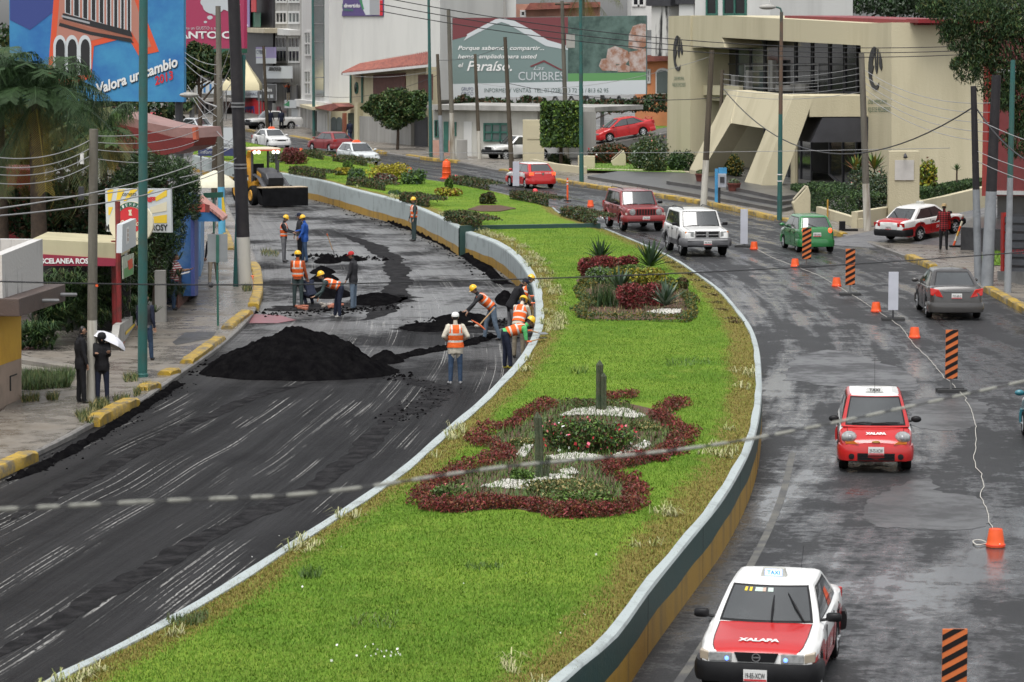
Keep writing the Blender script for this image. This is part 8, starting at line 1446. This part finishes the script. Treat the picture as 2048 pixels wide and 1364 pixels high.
f = foot(474, 573); pole('slim teal lamp post hard against the black and white pole', [f, topz(f, 487, 110)], (.14, .08), TEAL, 'lamp_post', 12, cat='lamp post')
f = G(444, 470, .12); t = pole('grey street lamp post with a sky blue painted foot', [f, topz(f, 436, 12)], (.16, .11), (SKYP, CONC), 'lamp_post', 10, split=(9.2-(372-45)*f.y/F), cat='lamp post'); m = MB(); a = topz(f, 437, 215); m.tube([a, topz(f, 410, 205), topz(f, 395, 192)], [.05, .04, .04], 6); m.build('lamp_arm', METAL, t); m = MB(); m.ball(tuple(topz(f, 378, 190)), (.42, .22, .12), 12, 6); m.build('lamp_head', GREYW, t, smooth=60)
f = G(428, 400, .1); pole('dark wooden pole behind the grey street lamp', [f, topz(f, 434, 112)], (.16, .12), WOODP)
f = foot(436, 652); t = thing('street_sign', 'grey back of a square street sign on a slim green post', 'sign', tuple(f)); m = MB(); m.tube([f, topz(f, 434, 472)], .033, 8); m.build('post', GFRAME, t); m = MB(); m.poly([D(415, 468, f.y-.06), D(455, 468, f.y-.06), D(455, 524, f.y-.06), D(415, 524, f.y-.06)], (0, .02, 0)); m.build('sign_board', M('sign_back_grey', (.23, .245, .25), .5, .12, 2), t); m = MB(); m.poly([D(432, 470, f.y-.085), D(438, 470, f.y-.085), D(438, 526, f.y-.085), D(432, 526, f.y-.085)], (0, .02, 0)); m.build('bracket', GFRAME, t)
for lab, fx, fy, tx, ty, r, mt in (('tall teal lamp post before the white building', 628, 273, 625, -40, .13, TEAL), ('teal lamp post between tiled house and low white house', 862, 316, 857, -20, .13, TEAL), ('teal lamp post by the square clipped tree', 1163, 366, 1161, -40, .13, TEAL)): f = foot(fx, fy); pole(lab, [f, topz(f, tx, ty)], (r, r*.7), mt, 'lamp_post', 10, cat='lamp post')
f = foot(1559, 440); t = pole('teal lamp post with rusty top before the cream memorial building', [f, topz(f, 1563, 24)], (.12, .075), (TEAL, stained('pole_rust', (.12, .075, .05), (.05, .07, .06), 2, .7)), 'lamp_post', 10, split=5.0, cat='lamp post'); m = MB(); a = topz(f, 1563, 24); m.tube([a, topz(f, 1561, 17), topz(f, 1552, 14)], [.05, .04, .04], 6); m.build('lamp_arm', TEAL, t); m = MB(); m.ball(tuple(topz(f, 1535, 14)), (.40, .2, .12), 12, 6); m.build('lamp_head', GREYW, t, smooth=60)
for z in (1.9, 2.2): m = MB(); m.lathe([(.12, 0), (.128, 0), (.128, .05), (.12, .05)], (f.x, f.y, z), 10, 0, 'z', False); m.build('band', WFRAME, t)
for lab, fx, fy, tx, ty, r, mt, sp in (('thick concrete pole left of the green hoarding', 906, 318, 897, 18, .17, (WHTP, CONC), 3.2), ('dark topped pole with a grey meter between lamp post and concrete pole', 884, 321, 875, 108, .15, (GRYP, WOODP), 3.1), ('pole crossing the left half of the green hoarding', 959, 318, 950, 108, .14, (WHTP, WOODP), 2.0), ('leaning wooden pole crossing the words on the green hoarding', 1024, 350, 1010, 74, .15, (WOODP, WOODP), 2.0), ('leaning dark pole with white foot before the slanted portal', 1407, 412, 1424, 100, .17, (WHTP, WOODP), 2.4), ('thin wooden pole behind the white footed one at the portal', 1437, 352, 1445, 140, .14, (CONC, WOODP), 2.0), ('white footed pole between the hedge and the board pillar', 1735, 462, 1723, 106, .17, (WHTP, CONC), 2.2), ('grey footed dark pole nearest the grey saloon', 1957, 566, 1947, 172, .145, (GRYP, BLKP), 3.4), ('thick leaning pole with grey octagonal foot at the right', 1974, 572, 1993, 150, .22, (GRYP, BLKP), 3.4)): f = foot(fx, fy); t = pole(lab, [f, topz(f, tx, ty)], (r, r*.72), mt, n=8, split=sp)
f = G(1134, 330, .1); t = pole('pole carrying a transformer in front of the green hoarding', [f, topz(f, 1124, 2)], (.17, .11), CONC); q = topz(f, 1141, 82); m = MB(); m.box(q.x-.28, q.y-.3, q.z-.45, q.x+.28, q.y+.3, q.z+.45); m.build('transformer', GREYW, t, bevel=.03); m = MB(); m.beam(topz(f, 1110, 8), topz(f, 1140, 8), .1); m.build('crossarm', WOODP, t)
f = foot(2015, 585); pole('slim grey post with teal top at the right edge', [f, topz(f, 2026, 120)], (.125, .08), (GRYP, TEAL), 'lamp_post', split=4.0, cat='lamp post')
f = G(606, 262); pole('dim pole in front of the glass office shop signs', [G(535, 262), D(527, 92, G(535, 262).y)], (.15, .12), WOODP)
# payphone, plant pots, leaning post, meter cabinet
f = foot(1436, 408); k = f.y/F; t = thing('payphone', 'blue and grey payphone on a post near the steps', 'payphone', tuple(f)); m = MB(); m.box(f.x-.17, f.y-.1, .12, f.x-.02, f.y+.02, 1.9); m.build('side_panel', M('phone_blue', (.06, .28, .52), .4, .15), t); m = MB(); m.box(f.x-.0, f.y-.05, .12, f.x+.12, f.y+.05, 1.0); m.build('post', CHAR, t); m = MB(); m.box(f.x-.02, f.y-.22, .95, f.x+.40, f.y+.05, 1.65); m.build('hood', M('phone_grey', (.34, .36, .40), .4, .15, 3), t, bevel=.03); m = MB(); m.box(f.x+.08, f.y-.26, 1.2, f.x+.3, f.y-.2, 1.5); m.build('handset', CHAR, t); m = MB(); m.box(f.x-.0, f.y-.15, 1.66, f.x+.42, f.y+.02, 1.95); m.build('top_sign', MATS['phone_blue'], t)
for x, y, lab in ((1468, 389, 'dark red plant pot on the steps right of the payphone'), (1403, 369, 'dark red plant pot at the left foot of the portal')):
    p = G(x, y, .3); t = thing('plant_pot', lab, 'pot', tuple(p)); m = MB(); m.lathe([(.24, 0), (.30, .3), (.34, .52), (.36, .54), (.36, .60), (.30, .60), (.02, .54)], (0, 0, 0), 16); m.build('pot', stained('pot_red', (.14, .04, .03), (.08, .03, .025), 2, .6), t, smooth=40, world=False); q = blob_points([(0, 0, .66, .3, .3, .16)], 260); foliage('plant', q, .12, L_('olive', 'silver', 'mid'), t, world=False)
f = G(1913, 494, .13); t = thing('barrier_post', 'orange and white leaning post on a black foot beside the granite planter', 'bollard', tuple(f)); m = MB(); m.box(f.x-.28, f.y-.15, .13, f.x+.18, f.y+.15, .2); m.build('base', BLK, t)
a, b = f+V(-.12, 0, .05), f+V(.22, 0, 1.05)
for k in range(5): m = MB(); m.tube([a.lerp(b, k/5), a.lerp(b, (k+1)/5)], .045, 8); m.build('band', (ORG, INK['cream'], M('post_amber', (.6, .33, .05), .5))[k % 3], t)
f = G(1655, 440, .1); o = (lambda m: (m.tube([f, f+V(.0, 0, .95)], .04, 7), m.build('marker_stick', M('stick_ochre', (.42, .24, .04), .6)))[1])(MB()); tag(o, 'thin ochre marker stick behind the green hatchback', 'post')
f = foot(1692, 462); o = (lambda m: (m.box(f.x-.3, f.y-.2, .12, f.x-.05, f.y+.1, .55), m.box(f.x-.3, f.y-.25, .12, f.x+.5, f.y+.1, .22), m.build('rubber_block', BLK))[2])(MB()); tag(o, 'black rubber kerb block right of the green hatchback', 'block')
f = foot(924, 318); o = (lambda m: (m.box(f.x-.35, f.y, .12, f.x+.35, f.y+.5, 1.4), m.build('utility_cabinet', GREYW, bevel=.02))[1])(MB()); tag(o, 'old grey utility cabinet between the poles at the low white house', 'cabinet')
# sloping drives
dv = MB(); h_ = V(.70, .714, 0); r_ = V(.714, -.70, 0); c0 = V(17.1, 127.4, .28); s_ = math.tan(R(4.5))
dv.poly([c0+h_*a+r_*b+V(0, 0, s_*a-.004) for a, b in ((-3.4, -3.2), (-3.4, 3.0), (9, 3.0), (9, -3.2))], (0, 0, -.6)); structure(dv.build('driveway', mat_pavement('drive_cobbles', (.10, .10, .105), (.16, .16, .165), .6)))
dv = MB(); c1 = D(1247, 262, 217); h2 = V(-.93, -.36, 0); r2 = V(-.36, .93, 0); c1.z = 1.0; s2 = -math.tan(R(8.5)); dv.poly([c1+h2*a+r2*b+V(0, 0, s2*a) for a, b in ((-7, -1.6), (-7, 2.5), (5.5, 2.5), (5.5, -1.6))], (0, 0, -1.2)); structure(dv.build('driveway', EARTH))
for i, (x, y, w, h0) in enumerate([(1722, 462, 60, .15), (1740, 452, 70, .3), (1768, 444, 70, .45)]): a, b = G(x, y), G(x+w, y-6); m = MB(); m.poly([a, b, b+V(.6, 1.3, 0), a+V(.6, 1.3, 0)], (0, 0, h0)); tag(m.build('stone_step', stained('step_stone', (.15, .14, .125), (.08, .075, .07), 1.5, .5)), ('lowest', 'middle', 'top')[i]+' worn stone step beside the white footed pole', 'step', 'worn steps by the cream wall')
# ---- asphalt heaps
HEAP = stained('loose_asphalt', (.0042, .004, .0046), (.0085, .0082, .0086), 3.5, .9, .4, .65, 1.0, 26, spec=0)
def heap(label, px, py, rx, ry, h, n=70, rz=0., name='asphalt_pile', cat='pile', rough=.12, peak=(0, 0), stretch=1.):
    p = G(px, py); rows = []
    from mathutils import noise as NZ
    for i in range(n):
        r = []
        for j in range(n):
            u, v = -1+2*i/(n-1), -1+2*j/(n-1); d = sqrt((u-peak[0]*(1-u*u))**2+(v-peak[1]*(1-v*v))**2); nz = NZ.fractal(Vector((u*rx*1.3+px, v*ry*1.3, h)), .8, 2.1, 5); e = sqrt(u*u+v*v)*(1+.10*NZ.noise(Vector((u*2.2+px, v*2.2, 3)))); n2 = NZ.fractal(Vector((u*rx*6+px, v*ry*6, h+5)), .9, 2.1, 3); hh = max(0, 1-e**1.35)*h*1.0*(1+.1*nz)+(rough*.5*nz*h+n2*.045)*min(1, max(0, 1.05-e)*4); hh = hh if e < 1 else -.06
            x, y = u*rx, v*ry; r.append((p.x+x*cos(rz)-y*sin(rz), p.y+x*sin(rz)+y*cos(rz), hh-.012))
        rows.append(r)
    m = MB(); m.grid(rows); o = m.build(name, HEAP, smooth=60); return tag(o, label, cat)
def clods(pts, n, r0, r1, spread, label):
    """Loose lumps of asphalt scattered along a line."""
    a = resample([G(*q) for q in pts], 40); P = np.array([np.array(a[random.randrange(40)]) for _ in range(n)])+np.c_[rng.normal(0, spread, (n, 2)), np.zeros(n)]; r = rng.uniform(r0, r1, n)*rng.uniform(.4, 1, n); o = np.array([(1, 0, 0), (.3, .9, .1), (-.8, .5, 0), (-.7, -.7, .1), (.4, -.9, 0), (.1, 0, .8), (0, .1, -.5)]); v = P[:, None]+o[None]*r[:, None, None]*rng.uniform(.6, 1.3, (n, 7, 1)); f = [(i, (i+1) % 5, 5) for i in range(5)]+[((i+1) % 5, i, 6) for i in range(5)]; npmesh('asphalt_rubble', v.reshape(-1, 3), (np.array(f)[None]+7*np.arange(n)[:, None, None]).reshape(-1, 3), [HEAP], kind='stuff')
heap('big black pile of loose asphalt on the dug up carriageway', 598, 744, 2.65, 2.1, 1.24, 110, peak=(.04, 0))
for i, (x, y, rx, ry, h, lab) in enumerate(((655, 524, .55, 1.0, .32, 'small black heap with a shovel stuck in it'), (645, 545, .5, 1.0, .26, 'low black heap between the two groups of workers'), (648, 560, .55, 1.0, .3, 'black heap behind the crouching man'), (655, 590, .9, 1.6, .35, 'black heap behind the stooping worker'), (700, 520, .7, .9, .22, 'flat heap of black lumps right of the stuck shovel'), (750, 600, .9, 2.4, .22, 'low black ridge right of the man in the red cap'), (770, 722, .55, .9, .3, 'small black mound at the right foot of the big pile'), (930, 640, 1.0, 2.0, .24, 'black heap dug up near the pickaxe worker'), (860, 655, 1.0, 1.6, .14, 'flat dark spread of asphalt left of the pickaxe worker'), (1010, 600, .35, 2.2, .3, 'ridge of asphalt along the foot of the curved wall'))): heap(lab, x, y, rx, ry, h, 36)
def ridge(label, pts, w, h, n=140):
    a = resample([G(*q) for q in pts], n); rows = []
    for i, p in enumerate(a):
        d = (a[min(i+1, n-1)]-a[max(i-1, 0)]); d.normalize(); o = V(-d.y, d.x, 0); k = min(1, i/6, (n-1-i)/6)*(.75+.5*sin(i*1.9)*sin(i*.77))*random.uniform(.7, 1.2); rows.append([tuple(p+o*w*u*(.85+.2*sin(i*.31+u*3))*random.uniform(.8, 1.15)+V(0, 0, max(-.02, h*k*(1-u*u)+random.uniform(-.02, .02)*(abs(u) < .9))-.01)) for u in (-1, -.6, -.25, .1, .45, .75, 1)])
    m = MB(); m.grid(rows); return tag(m.build('asphalt_ridge', HEAP, smooth=60), label, 'ridge')
ridge('dark ridge of asphalt beneath the yellow painted left kerb', [(20, 962), (100, 925), (180, 880), (270, 825), (360, 765)], .22, .10); 
def smear(label, pts, w, n=130):
    a = resample([G(*q, .006) for q in pts], n); m = MB(); rows = []
    for i, p in enumerate(a): d = (a[min(i+1, n-1)]-a[max(i-1, 0)]).normalized(); o = V(-d.y, d.x, 0)*w*min(1, i/14+.05, (n-1-i)/14+.05); rows.append([p+o*(1+.25*sin(i*.33)+.12*sin(i*1.3)+random.gauss(0, .04)), p-o*(1+.25*sin(i*.21+1)+.12*sin(i*1.1)+random.gauss(0, .04))])
    m.grid(rows); return tag(m.build('asphalt_smear', stained('smeared_asphalt', (.0085, .0082, .0088), (.026, .025, .026), 2.2, .75, .42, .62, .5, 24, spec=.05)), label, 'smear')
smear('dark curl of fine asphalt from the big pile to the standing worker', [(770, 752), (830, 762), (872, 776), (862, 800), (815, 830)], .34); smear('dark seam of asphalt winding past the red capped man', [(690, 470), (760, 500), (795, 540), (790, 590), (745, 635), (690, 640)], .42); smear('dark spread of asphalt under the group round the rubble', [(540, 622), (640, 612), (740, 606), (800, 590)], .9); smear('dark spread of asphalt round the pickaxe worker', [(850, 668), (920, 655), (985, 650), (1030, 640)], 1.3); smear('broad dark smear of fine asphalt along the near side of the lawn wall', [(-40, 1330), (120, 1240), (300, 1135), (480, 1040), (640, 965), (720, 900), (775, 845), (800, 800)], .27); smear('dark smear of asphalt in the wheel path left of the white scratches', [(20, 1040), (200, 945), (380, 850), (520, 790), (640, 762)], .2)
ridge('loose asphalt against the foot of the pale blue wall', [(640, 400), (740, 428), (830, 462), (900, 495), (960, 530), (1010, 570)], .35, .16); ridge('ridge of asphalt from the pile towards the digging workers', [(770, 722), (850, 705), (930, 690), (985, 672)], .3, .12)
clods([(410, 750), (480, 715), (560, 700), (700, 730), (790, 755)], 500, .03, .10, .35, ''); clods([(620, 510), (680, 515), (740, 520)], 220, .04, .14, .5, ''); clods([(520, 630), (600, 625), (720, 620), (770, 610)], 300, .03, .1, .5, ''); clods([(880, 640), (950, 650), (1010, 640)], 320, .03, .11, .5, ''); clods([(20, 960), (180, 885), (360, 768)], 260, .02, .06, .2, ''); clods([(640, 402), (830, 470), (990, 560)], 300, .03, .08, .25, ''); clods([(770, 755), (868, 778), (800, 840)], 200, .02, .06, .25, '')
for x, y, lab in ((648, 612, 'pale'), (668, 614, 'red'), (608, 617, 'red')):
    for k in range(6):
        p = G(x+random.uniform(-14, 14), y+random.uniform(-3, 3)); m = MB(); m.cbox((0, 0, .04), (.2, .1, .07), 0, .01); o = m.build('brick_rubble', M('brick_'+lab, (.36, .13, .08) if lab == 'red' else (.34, .31, .27), .8, .25, 6), bevel=0); o.location = p; o.rotation_euler = (random.uniform(-.3, .3), 0, random.uniform(0, 3)); tag(o, lab+' broken brick among the rubble at the crouching man', 'brick', 'broken bricks at the crouching man')
for x, y in ((940, 648), (915, 660), (955, 655), (960, 640), (897, 655)): p = G(x, y); m = MB(); m.ball((0, 0, .03), (.16, .11, .07), 7, 4); o = m.build('broken_stone', M('stone_pale', (.33, .30, .26), .8, .3, 5)); o.location = p; o.rotation_euler = (.2, .1, random.uniform(0, 3)); tag(o, 'pale broken stone beside the pickaxe', 'stone', 'pale stones dug up by the pickaxe')
# ---- wires
def sag(a, b, s, n=24): return [a.lerp(b, i/n)-V(0, 0, s*4*(i/n)*(1-i/n)) for i in range(n+1)]
def wire(p0, Y0, p1, Y1, s, r, label, group, mat=WIRE): a, b = D(*p0, Y0), D(*p1, Y1); return cable('overhead_wire', label, sag(a, b, s), r, mat, 'wire', group)
for k, (y0, y1) in enumerate(((303, 280), (322, 297), (338, 312), (355, 330))): wire((-60, y0+2), 55, (180, y1), 73, .25, .011, 'one of four pale wires from the left edge to the concrete pole top', 'wires reaching the concrete pole from the left', WIREG)
for k, (y0, y1) in enumerate(((272, 215), (285, 240), (300, 262), (318, 290))): wire((195, y0), 74, (432, y1), 133, .35, .012, 'wire from the concrete pole top to the grey street lamp', 'wires from the concrete pole to the street lamp', WIREG)
for p0, y0, p1, y1, s in (((-60, 424), 50, (470, 292), 106, .3), ((-60, 436), 50, (470, 330), 106, .3), ((-60, 395), 52, (430, 318), 133, .5)): wire(p0, y0, p1, y1, s, .016, 'thick pale wire sweeping over the corner shop roof', 'wires over the corner shop', WIREG)
for p0, y0, p1, y1, s in (((370, 105), 150, (437, 130), 133, .15), ((370, 115), 150, (437, 150), 133, .15), ((370, 125), 150, (437, 170), 133, .15), ((375, 170), 150, (437, 235), 133, .2), ((380, 185), 150, (470, 300), 106, .2), ((437, 160), 133, (470, 60), 106, .1), ((437, 180), 133, (480, 90), 106, .1), ((437, 200), 133, (484, 130), 106, .1), ((437, 250), 133, (484, 150), 106, .1), ((410, 262), 133, (600, 296), 200, .5), ((405, 272), 133, (560, 292), 200, .5), ((437, 300), 133, (480, 262), 106, .05), ((360, 355), 90, (480, 312), 106, .1)): wire(p0, y0, p1, y1, s, .014, 'wire in the tangle round the black pole and the street lamp', 'tangled wires at the black pole', WIREG)
for y0, y1 in ((-6, 80), (8, 88), (22, 95)): wire((760, y0), 120, (2120, y1), 135, 1.0, .018, 'one of three long dark wires across the top of the cream building', 'long wires over the memorial building')
for y0, y1, yy in ((148, 135, 128), (158, 147, 146), (168, 160, 156), (178, 172, 170), (188, 184, 182)): wire((1447, y0), 170, (1722, y1), 134.8, .3, .013, 'pale wire between the two poles before the memorial building', 'wires before the memorial building', WIREG); wire((1722, y1), 134.8, (1990, y1+70+(y1-135)*.6), 106, .5, .013, 'pale wire running right from the white footed pole', 'wires right of the white footed pole', WIREG)
wire((1447, 178), 170, (1950, 212), 107, 2.55, .028, 'thick black cable hanging deep in front of the portal', 'thick hanging cable'); wire((1950, 212), 107, (2100, 340), 95, .4, .028, 'thick black cable running on past the right poles', 'thick hanging cable right')
for p0, p1 in (((1950, 236), (2120, 300)), ((1950, 300), (2120, 355)), ((1950, 320), (2120, 380))): wire(p0, 107, p1, 92, .1, .013, 'pale wire leaving the right poles', 'wires leaving the right poles', WIREG)
wire((875, 120), 205, (1010, 90), 187, .3, .016, 'dark wire linking poles across the green hoarding', 'wires across the hoarding'); wire((950, 165), 205, (1424, 112), 154, .9, .014, 'pale wire crossing the green hoarding', 'wires across the hoarding', WIREG); wire((1010, 165), 187, (1440, 195), 170, .5, .02, 'dark wire from hoarding to portal', 'wires across the hoarding'); wire((640, 192), 244, (875, 150), 205, .6, .018, 'dark wire in front of the tiled house', 'wires before the tiled house'); wire((690, 150), 240, (875, 140), 205, .3, .014, 'thin wire along the tiled house', 'wires before the tiled house', WIREG)
wire((600, 300), 200, (1900, 296), 120, .2, .012, 'dotted looking thin wire low across the whole street', 'low thin wire', WIREG)
# near cable across the road and lawn, and a second one twisted with pale tape close to the camera
wire((-60, 561), 30, (860, 563), 34, .04, .008, 'dark near cable crossing the workers', 'near dark cable'); wire((860, 563), 34, (2120, 498), 40, .06, .008, 'dark near cable crossing the yucca bed', 'near dark cable right')
m = MB(); p = D(422, 570, 31); m.ball(tuple(p), (.03, .03, .03), 8, 5); tag(m.build('cable_knot', WIRE), 'small dark knot on the near cable over the pavement', 'knot')
a, b = D(-60, 1022, 11), D(640, 985, 12.5); c, d = D(640, 985, 12.5), D(2140, 742, 16.5); pts = resample([a, D(300, 1003, 11.8), c, D(1000, 935, 13.4), D(1500, 878, 14.7), d], 300)
t = thing('taped_cable', 'blurred near cable wrapped in pale tape crossing the whole picture', 'cable', tuple(pts[0])); m = MB(); m.tube(pts, .0056, 6); m.build('core', M('cable_core', (.05, .05, .048), .6), t)
i = 3; k = 0
while i < 290:
    n_ = random.choice((6, 7, 8, 9)); seg = pts[i:i+n_]; m = MB()
    if len(seg) > 2: m.tube(seg, [.0056]+[.0082]*(len(seg)-2)+[.0056], 8); m.build('tape_wrap', M('tape_pale', (.27, .27, .235), .6, .25, 30), t, smooth=60)
    i += n_+random.choice((1, 2, 2, 3)); k += 1
finish_people()
finish_texts()
